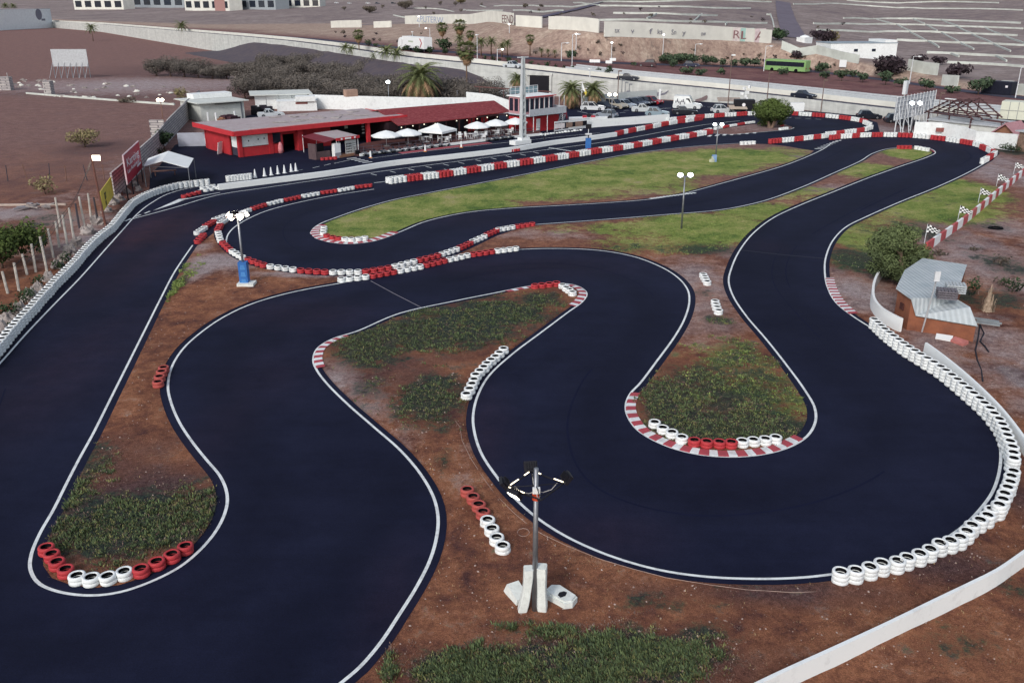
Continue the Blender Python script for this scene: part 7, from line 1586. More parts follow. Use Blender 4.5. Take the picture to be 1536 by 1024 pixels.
for i, px in enumerate([[(1364, 49), (1382, 58), (1412, 75)], [(1412, 50), (1436, 63), (1466, 78)], [(1458, 52.5), (1488, 66), (1520, 80)], [(1507, 55), (1536, 66), (1560, 75)], [(1345, 37.8), (1372, 50)], [(1388, 38.5), (1408, 48)], [(1432, 40), (1460, 52)], [(1478, 43), (1505, 54)], [(1370, 29.5), (1392, 38)], [(1412, 31), (1440, 41)], [(1310, 28.8), (1345, 38)], [(1155, 22), (1159, 32), (1161, 42)], [(1053, 22), (1044, 30), (1040, 33)], [(1490, 84), (1515, 96)], [(1425, 81), (1450, 91)], [(985, 22), (974, 27), (966, 31)], [(1090, 36), (1088, 38)]]):
    hwall('terrace_wall', f'{nth(i + 1)} slanting cross wall dividing the terraced fields', px, .45, HW, .35, 'cross walls of the terraced fields', 8.0)
# tracks up the hill
def hpath(px, wd, mat):
    pts = resample(spline([T(x, y) for x, y in px], False, 2.0), 5.0); A, B = offset(pts, wd / 2), offset(pts, -wd / 2); mb = MB(); n = len(pts)
    vs = [(p.x, p.y, zfar(*UD(p.x, p.y)) + .3) for p in A] + [(p.x, p.y, zfar(*UD(p.x, p.y)) + .3) for p in B]; mb.add(vs, [(n + i, n + i + 1, i + 1, i) for i in range(n - 1)]); struct(mb.build('hill_path', mat))
hpath([(1195, 58), (1186, 45), (1180, 30), (1176, 15), (1174, 3)], 7, M('lane', '6c6470', .9, .2, .3)); hpath([(808, 28), (850, 18), (890, 8), (905, 2)], 4, M('gully', '565062', .9, .2, .3))
# the white building on the slope
def hbuild(name, label, x0, y0, x1, y1, depth, yt, wallm, roofm, over=.3):
    a, b = T(x0, y0), T(x1, y1); L, rz_ = frame_of(a, b); h = hgt(a, yt); t = thing(name, label, 'building', (a.x, a.y, min(a.z, b.z) - .3), rz_)
    mb = MB(); mb.box((L / 2, depth / 2, h / 2), (L, depth, h)); mb.build('wall', wallm, t); mb = MB(); mb.box((L / 2, depth / 2, h + .1), (L + over, depth + over, .2)); mb.build('roof', roofm, t); return t, L, h, depth
t, L, h, d_ = hbuild('white_building', 'plain white block building on the hillside with a grey roof', 1245, 83, 1343, 90, 9, 56, WHITE, M('slate_roof', '93a0aa', .8), .2)
for q in (.38, .65): mb = MB(); mb.box((L * q, -.03, h * .62), (1.1, .06, .7)); mb.build('window', GLASS, t)
mb = MB(); mb.box((L * .9, d_ * .5, h + .4), (L * .18, d_, .9)); mb.build('end_block', WHITE, t)
t, L, h, d_ = hbuild('tank_hut', 'tiny rounded white tank beside the dark trees on the slope', 1207, 65, 1218, 65.5, 3, 55, WHITE, WHITE, .1); mb = MB(); mb.lathe([(1.6, h), (1.3, h + .5), (0, h + .9)], 10, 0, Matrix.Translation((L / 2, 1.5, 0))); mb.build('dome', WHITE, t)
p = T(1497, 141.5); _, a = road_pos(1497, 40); t = thing('container', 'black shipping container at the roadside wall', 'container', p, a); mb = MB(); mb.box((0, 0, 1.35), (6, 2.4, 2.5)); mb.build('body', M('black_steel', '1d2030', .6, .15, 2), t); mb = MB()
for i in range(20): mb.box((-2.9 + i * .3, -1.22, 1.35), (.12, .05, 2.4))
mb.build('corrugation', M('black_steel', '1d2030'), t); mb = MB(); mb.box((2.0, -1.26, 1.7), (.5, .02, .4)); mb.build('label', INK, t)
hbuild('gate_house', 'small pale gatehouse block above the black container', 1494, 128, 1510, 129, 3, 121, HW2, HW2, .1)
p = T(1263, 107); t = thing('road_sign', 'large white road sign board on two legs by the service road', 'sign', p, hd_at(1263)); mb = MB(); hs_ = hgt(p, 90); mb.box((0, 0, hs_ - .9), (2.0, .08, 1.8)); mb.build('board', WPLAST, t)
for x in (-.7, .7): mb = MB(); mb.tube((x, .06, 0), (x, .06, hs_), .05, .05, 5); mb.build('leg', GREYM, t)
for i, (x, y) in enumerate([(892, 97.5), (913, 99), (919, 95)]): p = T(x, y); t = thing('road_sign', ['low white information board at the slip road', 'white sign panel by the slip road shrub', 'upper white sign panel by the slip road'][i], 'sign', p, hd_at(x)); mb = MB(); mb.box((0, 0, .9), (2.6 if i == 0 else 1.6, .08, .7)); mb.build('board', WPLAST, t); mb = MB(); mb.tube((0, .06, 0), (0, .06, 1.2), .05, .05, 5); mb.build('post', GREYM, t)
# far buildings at the left edge of the hillside
t, L, h, d_ = hbuild('white_store', 'white flat-roofed store with a painted emblem beyond the field', -20, 47, 80, 42, 18, 14, WHITE, ROOFG, .3); mb = MB(); mb.lathe([(0, 0), (L * .05, 0), (L * .05, .05), (0, .05)], 16, 0, Matrix.Translation((L * .8, -.03, h * .72)) @ Matrix.Rotation(PI / 2, 4, 'X')); mb.build('round_emblem', GR2, t); mb = MB(); mb.box((L * .86, -.03, h * .45), (L * .06, .05, h * .1)); mb.build('painted_mark', GR2, t)
for i, (x0, y0, x1, y1, d_, yt, m_, lb) in enumerate([(112, 15, 186, 15, 14, -8, HW2, 'long pale warehouse at the top left corner'), (200, 11, 277, 12, 14, -9, M('grey_clad', '9aa2a8'), 'grey glazed hall beside the pale warehouse'), (278, 16, 345, 17, 12, -8, HW2, 'pale block at the top edge with a reddish gable'), (347, 15, 414, 15, 14, -9, M('grey_clad', '9aa2a8'), 'grey workshop with dark windows at the top edge'), (414, 13, 480, 10, 14, -9, HW2, 'pale depot above the dry slope')]):
    t, L, h, dd = hbuild('warehouse', lb, x0, y0, x1, y1, d_, yt, m_, ROOFG)
    for q in range(5): mb = MB(); mb.box((L * (q + .5) / 5, -.05, h * .4), (L * .13, .1, h * .4)); mb.build('window', GLASS, t)
    if i == 2: mb = MB(); mb.box((L * .8, -.08, h * .5), (L * .22, .1, h)); mb.build('reddish_gable', M('dusty_red', 'a5807c'), t)
for i, (x, y, c) in enumerate([(505, 5.5, 'd5d8dc'), (524, 6, 'c4c8cc'), (552, 6, 'd9dcdf'), (566, 6.2, '3a3f4c'), (590, 6, '22252f'), (610, 4, 'b4b8bc')]): p = T(x, y); car('parked_car', ['white car first in the far hilltop row', 'pale grey car second in the far hilltop row', 'white car third in the far hilltop row', 'dark grey car fourth in the far hilltop row', 'black car fifth in the far hilltop row', 'grey car last in the far hilltop row'][i], 0, 0, .1, c, 'hatch', pos=p, group='cars parked on the hilltop')
# sign lattice and billboard seen from behind, pergola, compound
a, b = G(1338, 203), G(1396, 189); Lb, rb = frame_of(a, b); zt = hgt(a, 147); zb_ = hgt(a, 181); t = thing('sign_lattice', 'large white steel lattice back of a roadside hoarding', 'hoarding', a, rb)
nn = 13; mb = MB()
for i in range(nn): x = Lb * i / (nn - 1); mb.tube((x, 0, zb_), (x, 0, zt + .2), .06, .06, 5)
for k in range(6): z = zb_ + (zt - zb_) * k / 5; mb.tube((0, .05, z), (Lb, .05, z), .05, .05, 5)
mb.build('frame', WMETAL, t); mb = MB(); mb.box((Lb / 2, .14, (zb_ + zt) / 2), (Lb, .04, zt - zb_)); mb.build('sheet', M('hoarding_back', 'b7bcc4', .7, .12, 1.5), t)
for i in range(5):
    x = Lb * (i + .3) / 5; mb = MB(); mb.tube((x, .05, 0), (x, .05, zb_ + 1), .09, .09, 6); mb.tube((x - 1.0, -1.4, 0), (x, .0, zt - 1), .06, .06, 5); mb.tube((x + .7, -1.4, 0), (x - .5, .0, zb_ + .4), .05, .05, 5); mb.build('leg', WMETAL, t)
mb = MB(); mb.box((Lb * .16, 0, zt + 1.35), (.8, .5, 2.0)); mb.box((Lb * .16, 0, zt + .2), (.14, .14, .5)); mb.build('top_sign_box', WMETAL, t)
a, b = G(83, 117, 0), G(136, 117, 0); Lb, rb = frame_of(a, b); z0_, z1_ = hgt(a, 100), hgt(a, 74); t = thing('billboard', 'pale billboard seen from behind on many thin legs beyond the field', 'billboard', a, rb); mb = MB(); mb.box((Lb / 2, 0, (z0_ + z1_) / 2), (Lb, .12, z1_ - z0_)); mb.build('board', M('board_back', 'b8bcc0', .8), t)
for i in range(7): x = Lb * i / 6; mb = MB(); mb.tube((x, 0, 0), (x, 0, z0_), .1, .1, 5); mb.tube((x - .8, -1.5, 0), (x, 0, z0_ + 1), .07, .07, 5); mb.build('leg', GREYM, t)
# ruined timber pergola and the white compound wall
WOODB = M('weathered_timber', '5b4244', .9, .25, 3); a, b = G(1389, 196), G(1452, 206); Lp, rp = frame_of(a, b); t = thing('pergola', 'ruined brown timber roof frame behind the white compound wall', 'pergola', a, rp); he = hgt(a, 168); hr = he + 2.3
for x in (0, Lp * .5, Lp): 
    for y in (0, 5.5): mb = MB(); mb.tube((x, y, 0), (x, y, he), .12, .12, 6); mb.build('post', WOODB, t)
for y in (-.3, 1.6, 3.6, 5.8):
    mb = MB(); mb.tube((-.6, y, he - .2), (Lp * .5, y, hr), .11, .11, 6); mb.tube((Lp * .5, y, hr), (Lp + .6, y, he - .2), .11, .11, 6); mb.tube((0, y, he), (Lp, y, he), .1, .1, 6); mb.tube((Lp * .5, y, he), (Lp * .5, y, hr), .1, .1, 6); mb.build('truss', WOODB, t)
mb = MB()
for i in range(6):
    q = (i + .5) / 6; mb.box((Lp * .5 * q - .3, 2.7, he - .1 + (hr - he) * q + .1), (.3, 6.6, .06)); mb.box((Lp - Lp * .5 * q + .3, 2.7, he - .1 + (hr - he) * q + .1), (.3, 6.6, .06))
mb.build('batten', WOODB, t); mb = MB(); mb.box((Lp * .48, -.2, hr + .05), (1.6, .5, .1), .2); mb.build('torn_sheet', WPLAST, t)
mb = MB(); mb.box((Lp * 1.25, 2, he - .4), (4, .14, .14)); mb.box((Lp * 1.25, 3, he - .4), (4, .14, .14)); mb.tube((Lp * 1.5, 2, 0), (Lp * 1.45, 2, he - .3), .1, .1, 6); mb.build('side_beam', WOODB, t)
wall_thing('compound_wall', 'long white compound wall outside the last bend of the track', 'wall', [(1369, 207), (1410, 208.5), (1440, 214), (1462, 218.5), (1490, 222), (1522, 227)], .25, 2.1, WHITE, hs=[2.4, 2.4, 2.3, 2.0, 2.1, 2.3], curve=False); 
mb = MB(); p = G(1409, 209); mb.box((0, -.16, 1.4), (1.5, .08, .6)); o = mb.build('wall_plaque', M('brown_slot', '8a5550'), None, False, p); tag(o, 'brown rectangular plaque fixed on the white compound wall', 'plaque'); o.rotation_euler.z = -.14
t, L, rz = hut('white_shed', 'grey-roofed white outbuilding under the timber frame', (1392, 199), (1500, 211), 4.5, 1.9, M('pale_roof', 'b3b8bc', .8), CREAM, .3, .4)
t, L, rz = hut('annex_block', 'white rear wall block beside the timber frame', (1457, 196), (1482, 199), 3, 2.2, WHITE, WHITE, .05)
a, b = G(1489, 213), G(1523, 217); Lg, rg = frame_of(a, b); t = thing('gabled_hut', 'little hut with a pink tiled gable roof behind the compound wall', 'building', a, rg); hg = hgt(a, 198); ap = hgt(a, 184)
mb = MB(); mb.side([(0, 0), (Lg, 0), (Lg, hg), (Lg / 2, ap - .2), (0, hg)][::-1], 0, 4); mb.build('wall', M('tan_gable', '8b6450', .9, .2, 1.5), t); mb = MB()
for s in (-1, 1): mb.add([(Lg / 2, -.4, ap), (Lg / 2 + s * (Lg / 2 + .5), -.4, hg - .4), (Lg / 2 + s * (Lg / 2 + .5), 4.4, hg - .4), (Lg / 2, 4.4, ap)], [(0, 1, 2, 3)])
o = mb.build('roof', M('pink_tile', 'b0848a', .85, .15, 3), t); md = o.modifiers.new('s', 'SOLIDIFY'); md.thickness = .18
t, L, rz = hut('stone_hut', 'rough stone hut with a tin roof at the end of the compound wall', (1524, 226), (1560, 232), 5, 2.6, M('pale_roof', 'b3b8bc'), M('stone_wall', '8b7466', .95, .35, 1.6, '5e5048', .4), .4)
a, b = G(1494, 200), G(1533, 203); Lw, rw = frame_of(a, b); t = thing('water_tank', 'large cream panelled water tank raised on a dark base', 'tank', a, rw); zt = hgt(a, 152); zb_ = hgt(a, 178); mb = MB(); mb.box((Lw / 2, 1.5, (zt + zb_) / 2), (Lw, 3, zt - zb_)); mb.build('tank_body', M('cream_panel', 'd5d8c8', .6, .05, 1), t); mb = MB()
for i in range(1, 3): mb.box((Lw * i / 3, -.02, (zt + zb_) / 2), (.06, .06, zt - zb_))
mb.box((Lw / 2, -.02, (zt + zb_) / 2), (Lw, .06, .06)); mb.build('panel_joint', GREYM, t); mb = MB(); mb.box((Lw / 2, 1.5, zb_ / 2), (Lw * .97, 2.6, zb_)); mb.build('base', DARK, t)

# ------------------------------------------------------------------ motorway walls, barriers, lamps
def motor_wall():
    us = steps((-640, 120, 3)); mb = MB(); vs = []
    for u in us:
        z = zE(u)
        for d, zz in ((-.35, -.1), (-.35, z + .22), (.05, z + .22), (.05, z)): x, y = XY(u, d); vs.append((x, y, zz))
    fs = [(4 * i + j, 4 * i + 4 + j, 4 * i + 5 + j, 4 * i + 1 + j) for i in range(len(us) - 1) for j in range(3)]; mb.add(vs, [f[::-1] for f in fs]); return mb
m, nt, b = base_mat('retaining_concrete', .85, .2); v = wpos(nt, (.25, .25, 1)); o_ = ramp(nt, noise_n(nt, v, 1.2, 5, .7), [(.3, lin('b9bcba')), (.7, lin('d6d8d4'))]); g_ = noise_n(nt, wpos(nt, (1, 1, .12)), .8, 4, .7)
o_ = mix(nt, 1, o_, ramp(nt, g_, [(.35, (.82, .82, .82)), (.65, (1.04, 1.04, 1.04))]), 'MULTIPLY'); nt.links.new(o_, b.inputs['Base Color']); RETC = m
tag(motor_wall().build('retaining_wall', RETC), 'long pale concrete retaining wall carrying the motorway above the car park', 'wall')
def follow_wall(name, label, d, h, th, mat, u0, u1, cat, z0=0.0):
    mb = MB(); s = [(*XY(u, d), zfar(u, max(.01, d))) for u in steps((u0, u1, 4))]; mb.wall(s, th, h, 0, z0); return tag(mb.build(name, mat), label, cat)
follow_wall('median_barrier', 'white concrete barrier between the motorway carriageways', 5.0, .95, .35, HW2, -640, 120, 'barrier')
for i, d in enumerate((10.5, 14.5, 19.0)):
    t = thing('guard_rail', ['near galvanised guard rail of the far carriageway', 'middle galvanised guard rail of the far carriageway', 'outer galvanised guard rail along the red verge'][i], 'guard rail'); mb = MB(); s = [(*XY(u, d), zfar(u, d)) for u in steps((-62, 120, 4))]; mb.wall(s, .08, .34, 0, .45); mb.build('rail', M('pale_rail', 'b9bec2', .5, .1, 2), t); mb = MB()
    for q in s: mb.box((q[0], q[1] + .08, q[2] + .35), (.1, .1, .75))
    mb.build('post', GREYM, t)['kind'] = 'stuff'
a, b = G(795, 152), G(824, 152); 
def on_wall(x): 
    lo, hi = -300, 110
    for _ in range(50):
        m_ = (lo + hi) / 2; X_, Y_ = XY(m_, -.4)
        if proj((X_, Y_, 0))[0] < x: lo = m_
        else: hi = m_
    X_, Y_ = XY(lo, -.42); a2, b2 = XY(lo - 2, -.4), XY(lo + 2, -.4); return Vector((X_, Y_, 0)), math.atan2(b2[1] - a2[1], b2[0] - a2[0]), zE(lo)
p, a, z_ = on_wall(809); p2, _, _ = on_wall(824); p1, _, _ = on_wall(795); t = thing('underpass', 'dark underpass opening in the motorway wall behind the lattice mast', 'underpass', p, a); W_ = (p2 - p1).length; mb = MB(); mb.box((0, -.02, z_ * .44), (W_, .06, z_ * .88)); mb.build('opening', DARK, t); mb = MB(); mb.box((0, -.12, z_ * .93), (W_ + 1.5, .25, .5)); mb.box((W_ / 2 + .3, -.1, z_ * .45), (.5, .2, z_ * .9)); mb.build('portal_frame', RETC, t)
# big sprayed arm shapes on the retaining wall
def scrawl(label, strokes, mat=GR2, name='graffiti'):
    mb = MB()
    for px, wd in strokes:
        pts = []
        for x, y in px:
            p, a_, z_ = on_wall(x); lo, hi = -1.0, z_ + 2
            pts.append((p.x + math.sin(a_) * .06, p.y - math.cos(a_) * .06, hgt(p, y) if hgt(p, y) > .1 else .1))
        for i in range(len(pts) - 1):
            w0 = wd[i] if isinstance(wd, list) else wd; w1 = wd[i + 1] if isinstance(wd, list) else wd; A, B = pts[i], pts[i + 1]
            sl = Vector(B) - Vector(A); nz = Vector((-sl.z * .0, 0, 1)); mb.add([(A[0], A[1], A[2] - w0), (B[0], B[1], B[2] - w1), (B[0], B[1], B[2] + w1), (A[0], A[1], A[2] + w0)], [(0, 1, 2, 3)])
    tag(mb.build(name, mat), label, 'graffiti')
scrawl('dark painted arm with spread fingers on the motorway wall', [([(964, 140.8), (975, 141.2), (984, 141.8), (990, 140.5)], [.12, .25, .35, .35]), ([(990, 140), (993, 137)], .12), ([(990, 142), (997, 140.5), (1002, 136.3)], [.15, .22, .12])]); scrawl('dark painted curls on the motorway wall left of the painted arm', [([(936, 142), (940, 138.5), (945, 138.8), (944, 141.5)], [.1, .3, .35, .2]), ([(946, 141), (949, 138.5)], .22)]); scrawl('brown painted club shape on the motorway wall behind the van', [([(1043, 152), (1052, 149.5), (1059, 146.3), (1061, 145.8)], [.25, .35, .45, .25])], M('graffiti_brown', '7a6a6c', .9))
scrawl('looping sprayed scribbles on the motorway wall behind the thicket', [([(379, 82), (384, 86), (390, 83), (393, 78), (389, 79), (394, 86), (400, 82), (406, 77), (401, 79), (405, 87), (412, 83)], .2), ([(415, 96), (424, 95), (430, 90)], .25)], DARK)
def slamp(label, px, py, yt, arm=1, lit=False, mat=WMETAL, far=True, head=True):
    p = T(px, py) if far else G(px, py); h = hgt(p, yt); t = thing('street_lamp', label, 'street lamp', p, hd_at(px) if px > 300 else 0, 'street lamps'); mb = MB(); mb.tube((0, 0, 0), (0, 0, h), .11, .07, 7); mb.build('pole', mat, t)
    if head: mb = MB(); mb.tube((0, 0, h), (arm * 1.3, 0, h + .1), .06, .05, 5); mb.build('arm', mat, t); mb = MB(); mb.box((arm * 1.5, 0, h + .1), (.9, .34, .16)); hd_ = mb.build('lamp_head', mat, t); mb = MB(); mb.lathe([(0, -.22), (.28, -.1), (.28, .1), (0, .2)], 8, 0, Matrix.Translation((arm * 1.5, -.15, h + .05))); mb.build('lamp_glass', LITS if lit else WPLAST, hd_)
for a in [('white street lamp in front of the graffiti wall bushes', 1042, 88, 66.5, 1), ('white street lamp between the verge trees left of the bus', 1145.5, 107, 69.5, 1), ('white street lamp right of the largest purple tree', 1364, 126, 85, 1), ('white street lamp by the black container wall', 1523, 147, 101.5, 1), ('short white lamp above the lorry', 619, 59, 48.5, 0), ('lit lamp at the left end of the lettered wall', 629, 41, 25, 0, True), ('lit lamp over the red lettered wall', 764, 50, 37, 0, True), ('lit lamp on the bank at the stepped wall', 864, 75, 51.5, 0, True), ('lit lamp low on the middle of the bank', 917, 88, 64.5, 0, True), ('lit lamp in front of the long graffiti wall', 994, 84, 52.5, 0, True), ('white double lamp on the median by the clipped shrubs', 746, 94, 74.5, 1, True), ('tall thin lamp post on the bank foot', 858, 98, 52, 1), ('thin lamp post at the bank foot', 842, 92, 65, 1), ('lit lamp left on the bank above the lorry', 645, 57, 43, -1, True), ('thin white lamp by the plumed palms', 716, 88, 53, 0), ('white lamp on the motorway right of the clipped shrubs', 884.5, 120, 104, 0)]: slamp(*a)
def wpole(label, px, py, yt, mat=M('brown_pole', '75625c', .85, .2, 3), far=False, lampy=None, cross=0):
    p = G(px, py) if not far else T(px, py); h = hgt(p, yt); t = thing('utility_pole', label, 'pole', p, 0, 'thin poles along the motorway wall'); mb = MB(); mb.tube((0, 0, 0), (0, 0, h), .1, .07, 6); mb.build('pole', mat, t); mb = MB(); mb.box((.25, 0, h - .1), (.7, .2, .25)); mb.build('lamp_head', WPLAST if lampy else mat, t)
for a in [('brown timber pole left of the parked cars with a crossarm', 926, 160, 106), ('brown pole with a lamp beside the black trailer', 1091, 168, 82, M('brown_pole', '75625c'), False, 1), ('brown pole behind the round tree', 1149, 165, 108), ('brown pole in front of the motorway by the far loop', 1231, 169, 119.5), ('thin brown pole left of the white sign lattice', 1404, 187, 139)]: wpole(*a)
for i, x in enumerate((932, 937, 943)): wpole(['grey thin pole nearest the timber pole', 'grey thin pole between two others by the timber pole', 'grey thin pole farthest from the timber pole'][i], x, 152, 120 + i * 3, GREYM)
p = G(1115, 168); h = hgt(p, 132); t = thing('flood_cluster', 'pole with a cluster of white lamp boxes over the black trailer', 'floodlight', p); mb = MB(); mb.tube((0, 0, 0), (0, 0, h), .1, .08, 6); mb.build('pole', WMETAL, t)
for i, (x, z) in enumerate([(-.6, 0), (.4, .2), (-.2, .9), (.7, 1.2), (-.5, -1.2), (.4, -1.0), (.1, -.5)]): mb = MB(); mb.box((x, -.1, h - 1 + z), (.55, .35, .5), .3 * i); mb.build('lamp_box', WPLAST, t)
p = G(898, 163); h = hgt(p, 124); 
for i, (x, yb, yt, lb) in enumerate([(872, 166, 123, 'flag pole with a white and yellow flag between the palms')]):
    p = G(x, yb); h = hgt(p, yt); t = thing('flag_pole', lb, 'flag', p); mb = MB(); mb.tube((0, 0, 0), (0, 0, h), .05, .04, 6); mb.build('pole', WMETAL, t); mb = MB(); mb.add([(0, 0, h), (.5, 0, h - 1.2), (.7, 0, h - 1.9), (.1, 0, h - 1.4)], [(0, 1, 2, 3)]); mb.build('white_cloth', WPLAST, t); mb = MB(); mb.add([(.5, .01, h - 1.1), (.95, .01, h - 1.9), (.8, .01, h - 2.5), (.45, .01, h - 1.9)], [(0, 1, 2, 3)]); mb.build('yellow_cloth', M('flag_yellow', 'd8c24a', .8), t)
wall_thing('parking_fence', 'low pale mesh fence behind the parked cars', 'fence', [(873, 164.5), (905, 159), (940, 155), (985, 151.5)], .08, 2.2, M('mesh_fence', 'c2c8c8', .7, .08, 4), curve=False)
o = loose('white_pillar', 'white upright pillar at the red car end of the fence', 'pillar', G(989, 152.5), 0, [((0, 0, 1.2), (.35, .3, 2.6))], WPLAST); o = loose('white_cabinet', 'white block cabinet beside the round tree crown', 'cabinet', G(1194, 168), 0, [((0, 0, .9), (2.6, 1, 1.5))], WPLAST)
# white rubble bank beneath the motorway
rr = random.Random(31)
for i in range(16): blob('white_boulder', f'{nth(i + 1)} white boulder below the motorway, counted from the skirted fan palm', 'boulder', 707 + i * 3.2 + rr.uniform(-3, 3), 120 + i * 1.4 + rr.uniform(-6, 6), rr.uniform(.7, 1.3), .9, rr.uniform(.6, 1.2), WPLAST, 1.5, i)

# ------------------------------------------------------------------ left bank: posts, rocks, wire fence, rubble
CPOST = M('weathered_post', 'c4c0b8', .9, .15, 3, '9a9690')
for i, (x0, y0, x1, y1) in enumerate([(12, 440, 5, 407), (29, 437, 20, 394), (41, 412, 35, 381), (54, 408, 46, 366), (71, 408, 60, 355), (80.5, 387, 72, 343), (89, 371, 82, 332), (90.5, 340, 82.5, 296), (101.5, 371, 92, 322), (111.5, 362, 102.5, 312), (127, 340, 121, 295), (119, 342, 113, 305), (137, 330, 132, 290), (146, 327, 142, 296)]):
    p = G(x0, y0); h = hgt(p, y1) * 1.0; mb = MB(); mb.tube((0, 0, 0), (RR.uniform(-.12, .12), 0, h), .1, .085, 6); tag(mb.build('fence_post', CPOST if i not in (11, 13) else M('dark_post', '4a454c'), None, False, p), f'{nth(i + 1)} tall weathered post along the rock bank, counted towards the red sign', 'post', 'tall posts along the rock bank')
ROCK = M('pale_rock', 'a39b96', .95, .3, 2.2, '665f60', .6)
for i, (x, y, s_) in enumerate([(14, 487, 1.0), (2, 500, 1.0), (30, 470, .9), (47, 450, 1.0), (60, 436, .8), (73, 421, .8), (86, 402, .8), (97, 391, .8), (106, 380, .9), (117, 369, 1.0), (132, 351, 1.0), (146, 336, 1.0), (160, 318, .8), (171, 307, .8), (180, 300, .8), (190, 290, .7), (203, 279, .7), (208, 286, .6)]): blob('bank_rock', f'{nth(i + 1)} pale rock of the bank behind the barrier, counted from the near corner', 'rock', x, y, .62 * s_, .55 * s_, .75 * s_, ROCK, 0, i * 3, .4)
for i, (x, y) in enumerate([(12, 272), (41, 270), (75, 269), (100, 272), (131, 271), (157, 271)]):
    p = G(x, y); mb = MB(); mb.tube((0, 0, 0), (RR.uniform(-.25, .25), 0, hgt(p, y - 24)), .06, .05, 5); tag(mb.build('wire_fence_post', M('rust_pole', '7a5c50') if i % 2 else M('dark_post', '4a454c'), None, False, p), f'{nth(i + 1)} thin crooked post of the field wire fence from the picture edge', 'post', 'thin posts of the field wire fence')
mb = MB(); mb.box((0, 0, .12), (11.5, .18, .2)); o = mb.build('timber_beam', M('pale_beam', 'b8aaa0', .9, .15, 3), None, False, G(12, 309)); o.rotation_euler.z = .05; tag(o, 'long pale beam lying on the ground below the field', 'beam')
p = G(60, 313)
for i in range(9): o = MB(); o.box((0, 0, .2), (RR.uniform(.5, 1.4), RR.uniform(.2, .5), .12), 0); ob = o.build('scrap_plank', M('scrap_grey', '8a868a', .9, .25, 2) if i % 2 else ROCK, None, False, p + Vector((RR.uniform(-2.2, 2.2), RR.uniform(-1.2, 1.2), RR.uniform(0, .3)))); ob.rotation_euler = (RR.uniform(-.4, .4), RR.uniform(-.3, .3), RR.uniform(0, 3)); tag(ob, 'grey scrap plank tossed on the junk pile near the dry shrub', 'scrap', 'junk pile near the dry shrub')
rr = random.Random(14)
for i in range(64):
    x = rr.uniform(0, 300); y = 122 + x * .05 + rr.uniform(-6, 24 if x > 80 else 10)
    s_ = rr.uniform(.3, .85); blob('rubble_block', 'pale rubble lump strewn along the far end of the red field', 'rubble', x, min(y, 140 + x * .06), s_, s_ * .7, s_ * .6, ROCK if i % 3 else HW2, 0, i, .45)['group'] = 'rubble along the far field end'
mb = MB(); mb.wall([(p.x, p.y, 0) for p in px_line([(40, 141), (75, 144), (150, 150), (230, 156), (262, 158)])], .35, .35); tag(mb.build('low_rubble_wall', HW), 'low crumbled pale wall along the far end of the red field', 'wall')
# ------------------------------------------------------------------ weeds, grass and stones lying on the ground (nobody could count them)
rr = random.Random(99)
def zone(n, px0, py0, px1, py1, fn):
    """scatter over the land seen between two picture corners, evenly in metres"""
    c = [G(px0, py0), G(px1, py0), G(px0, py1), G(px1, py1)]; x0, x1 = min(p.x for p in c), max(p.x for p in c); y0, y1 = min(p.y for p in c), max(p.y for p in c)
    out = []
    for _ in range(n):
        x, y = rr.uniform(x0, x1), rr.uniform(y0, y1)
        if fn(x, y): out.append((x, y))
    return out
polyS_t = [(p.x, p.y) for p in polyS][::2]; polyP_t = [(p.x, p.y) for p in isl][::2]; polyQ_t = [(p.x, p.y) for p in offset(polyQ, .5 * dQ, True)][::2]
def mound(x, y): return .03 + .1 * (.35 + .65 * noise.noise((x * .45, y * .45, 1.7)))
def weedy(poly, ch, lo):
    def f(x, y):
        m = cover(x, y)[ch]
        if m < .05: return False
        q = m + .7 * noise.noise((x * .6, y * .6, 2)) + .45 * noise.noise((x * 2.3, y * 2.3, 7)) 
        return q > lo + rr.uniform(-.15, .15) and inside((x, y), poly)
    return f
def tufts(name, pts, mat, hmin, hmax, nb, wd, spread, label):
    mb = MB(); sh = []
    for x, y in pts:
        z = mound(x, y) - .02; hh = rr.uniform(hmin, hmax); base = rr.uniform(.0, .7)
        for _ in range(nb):
            a = rr.uniform(0, 6.28); r = rr.uniform(0, spread); bx, by = x + r * math.cos(a), y + r * math.sin(a); l = hh * rr.uniform(.6, 1.2); t = rr.uniform(.3, 1.1)
            c, s = math.cos(a), math.sin(a); w_ = wd * rr.uniform(.7, 1.4)
            mb.add([(bx - s * w_, by + c * w_, z), (bx + s * w_, by - c * w_, z), (bx + c * l * t * .5 + s * w_ * .8, by + s * l * t * .5 - c * w_ * .8, z + l * .7), (bx + c * l * t, by + s * l * t, z + l)], [(0, 1, 2, 3)]); sh.append(min(1, base + rr.uniform(0, .4)))
    mb.sh = sh; o = mb.build(name, mat); return tag(o, label, 'weeds', None, 'stuff')
L_WEED = leaf_mat('weed_leaf', '1a2628', '66764e'); L_GRASS = leaf_mat('grass_leaf', '4a6636', '93a25c'); L_OLIVE = leaf_mat('olive_weed', '30362a', '8a8a58'); L_BROWN = leaf_mat('dead_weed', '42353a', '8a7468'); L_STRAW = leaf_mat('straw', '6a5640', 'b39a74')
tufts('weeds', zone(8500, 590, 930, 1100, 1060, weedy(polyS_t, 1, .6)), L_WEED, .04, .17, 6, .022, .12, 'dark green weeds covering the soil at the near edge')
tufts('weeds', zone(13000, 470, 440, 900, 700, weedy(polyS_t, 1, .62)), L_WEED, .04, .15, 5, .025, .14, 'dark green weeds on the central island')
tufts('weeds', zone(9000, 40, 650, 360, 880, weedy(polyP_t, 1, .62)), L_WEED, .04, .15, 6, .022, .12, 'dark green weeds in the hairpin tip')
tufts('grass', zone(9000, 930, 480, 1240, 670, weedy(polyP_t, 1, .58)), L_WEED, .04, .12, 5, .03, .13, 'dark grass behind the striped kerb')
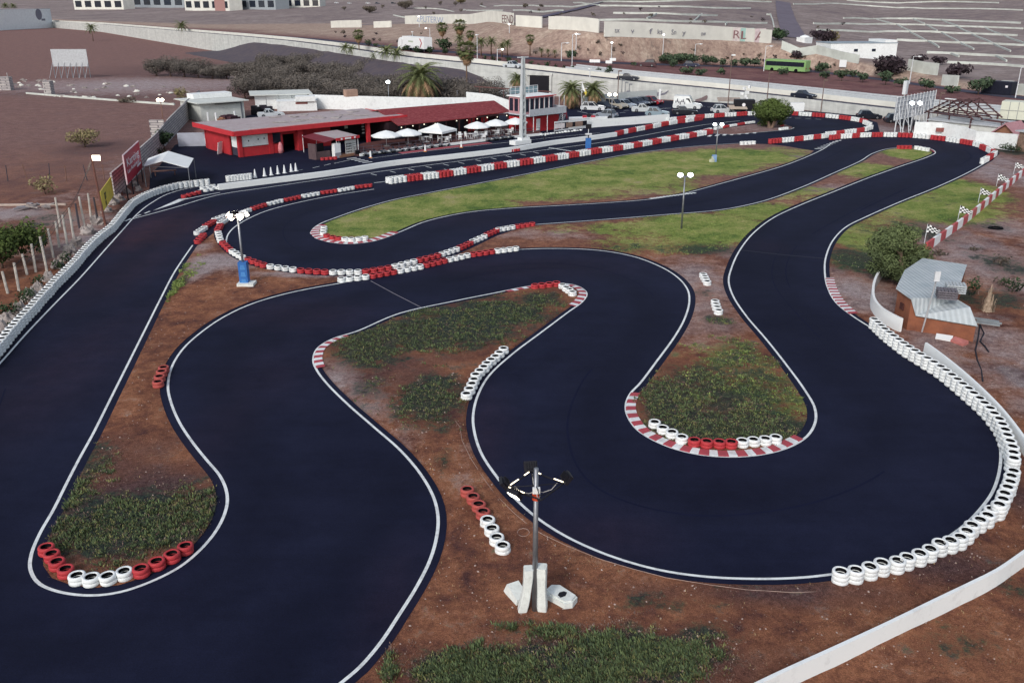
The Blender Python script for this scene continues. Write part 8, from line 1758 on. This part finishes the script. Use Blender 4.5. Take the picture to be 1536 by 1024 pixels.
tufts('grass', zone(5000, 930, 450, 1240, 670, weedy(polyP_t, 0, .4)), L_GRASS, .04, .11, 5, .03, .13, 'light grass behind the striped kerb')
tufts('grass', zone(9000, 220, 380, 300, 480, weedy(polyP_t, 1, .45)), L_GRASS, .06, .18, 5, .025, .12, 'green grass strip beside the long straight line')
tufts('grass', zone(9000, 790, 310, 1230, 400, weedy(polyP_t, 0, .5)), L_GRASS, .03, .09, 4, .03, .2, 'light grass on the lawn neck')
tufts('grass', zone(6000, 1240, 255, 1480, 420, weedy(polyS_t, 0, .55)), L_GRASS, .03, .09, 4, .03, .2, 'green grass between the track and banded wall')
for z_, poly in (((590, 920, 1120, 1060), polyS_t), ((470, 440, 900, 720), polyS_t), ((40, 640, 360, 890), polyP_t), ((930, 470, 1240, 675), polyP_t)):
    tufts('weeds', zone(7000, *z_, weedy(poly, 1, .5)), L_OLIVE, .03, .11, 5, .02, .16, 'low olive weeds mixed into the soil')
    tufts('weeds', zone(7000, *z_, weedy(poly, 1, .3)), L_BROWN, .02, .07, 5, .018, .18, 'low dead brown weeds mixed into the soil')
tufts('straw', zone(1500, 560, 560, 1250, 1010, lambda x, y: inside((x, y), polyS_t)) + zone(900, 90, 400, 500, 800, lambda x, y: inside((x, y), polyP_t)), L_STRAW, .03, .09, 3, .012, .15, 'scattered dry straw on the soil')
mb = MB(); sh = []
for x, y in zone(6000, 560, 560, 1536, 1010, lambda x, y: inside((x, y), polyS_t)) + zone(4000, 60, 400, 500, 840, lambda x, y: inside((x, y), polyP_t)) + zone(3000, 1240, 380, 1600, 640, lambda x, y: inside((x, y), polyS_t)):
    s_ = .012 + .05 * rr.random() ** 4; z = mound(x, y); X = Matrix.Translation((x, y, z)) @ Matrix.Rotation(rr.uniform(0, 6), 4, 'Z')
    mb.add([(-s_, 0, 0), (0, -s_ * .7, 0), (s_, 0, 0), (0, s_ * .8, 0), (0, 0, s_ * .8)], [(0, 1, 4), (1, 2, 4), (2, 3, 4), (3, 0, 4)], 0, X)
tag(mb.build('pebbles', M('pebble', 'b3a199', .9, .3, 9, '7d665c')), 'small pale pebbles on the soil', 'pebbles', None, 'stuff')
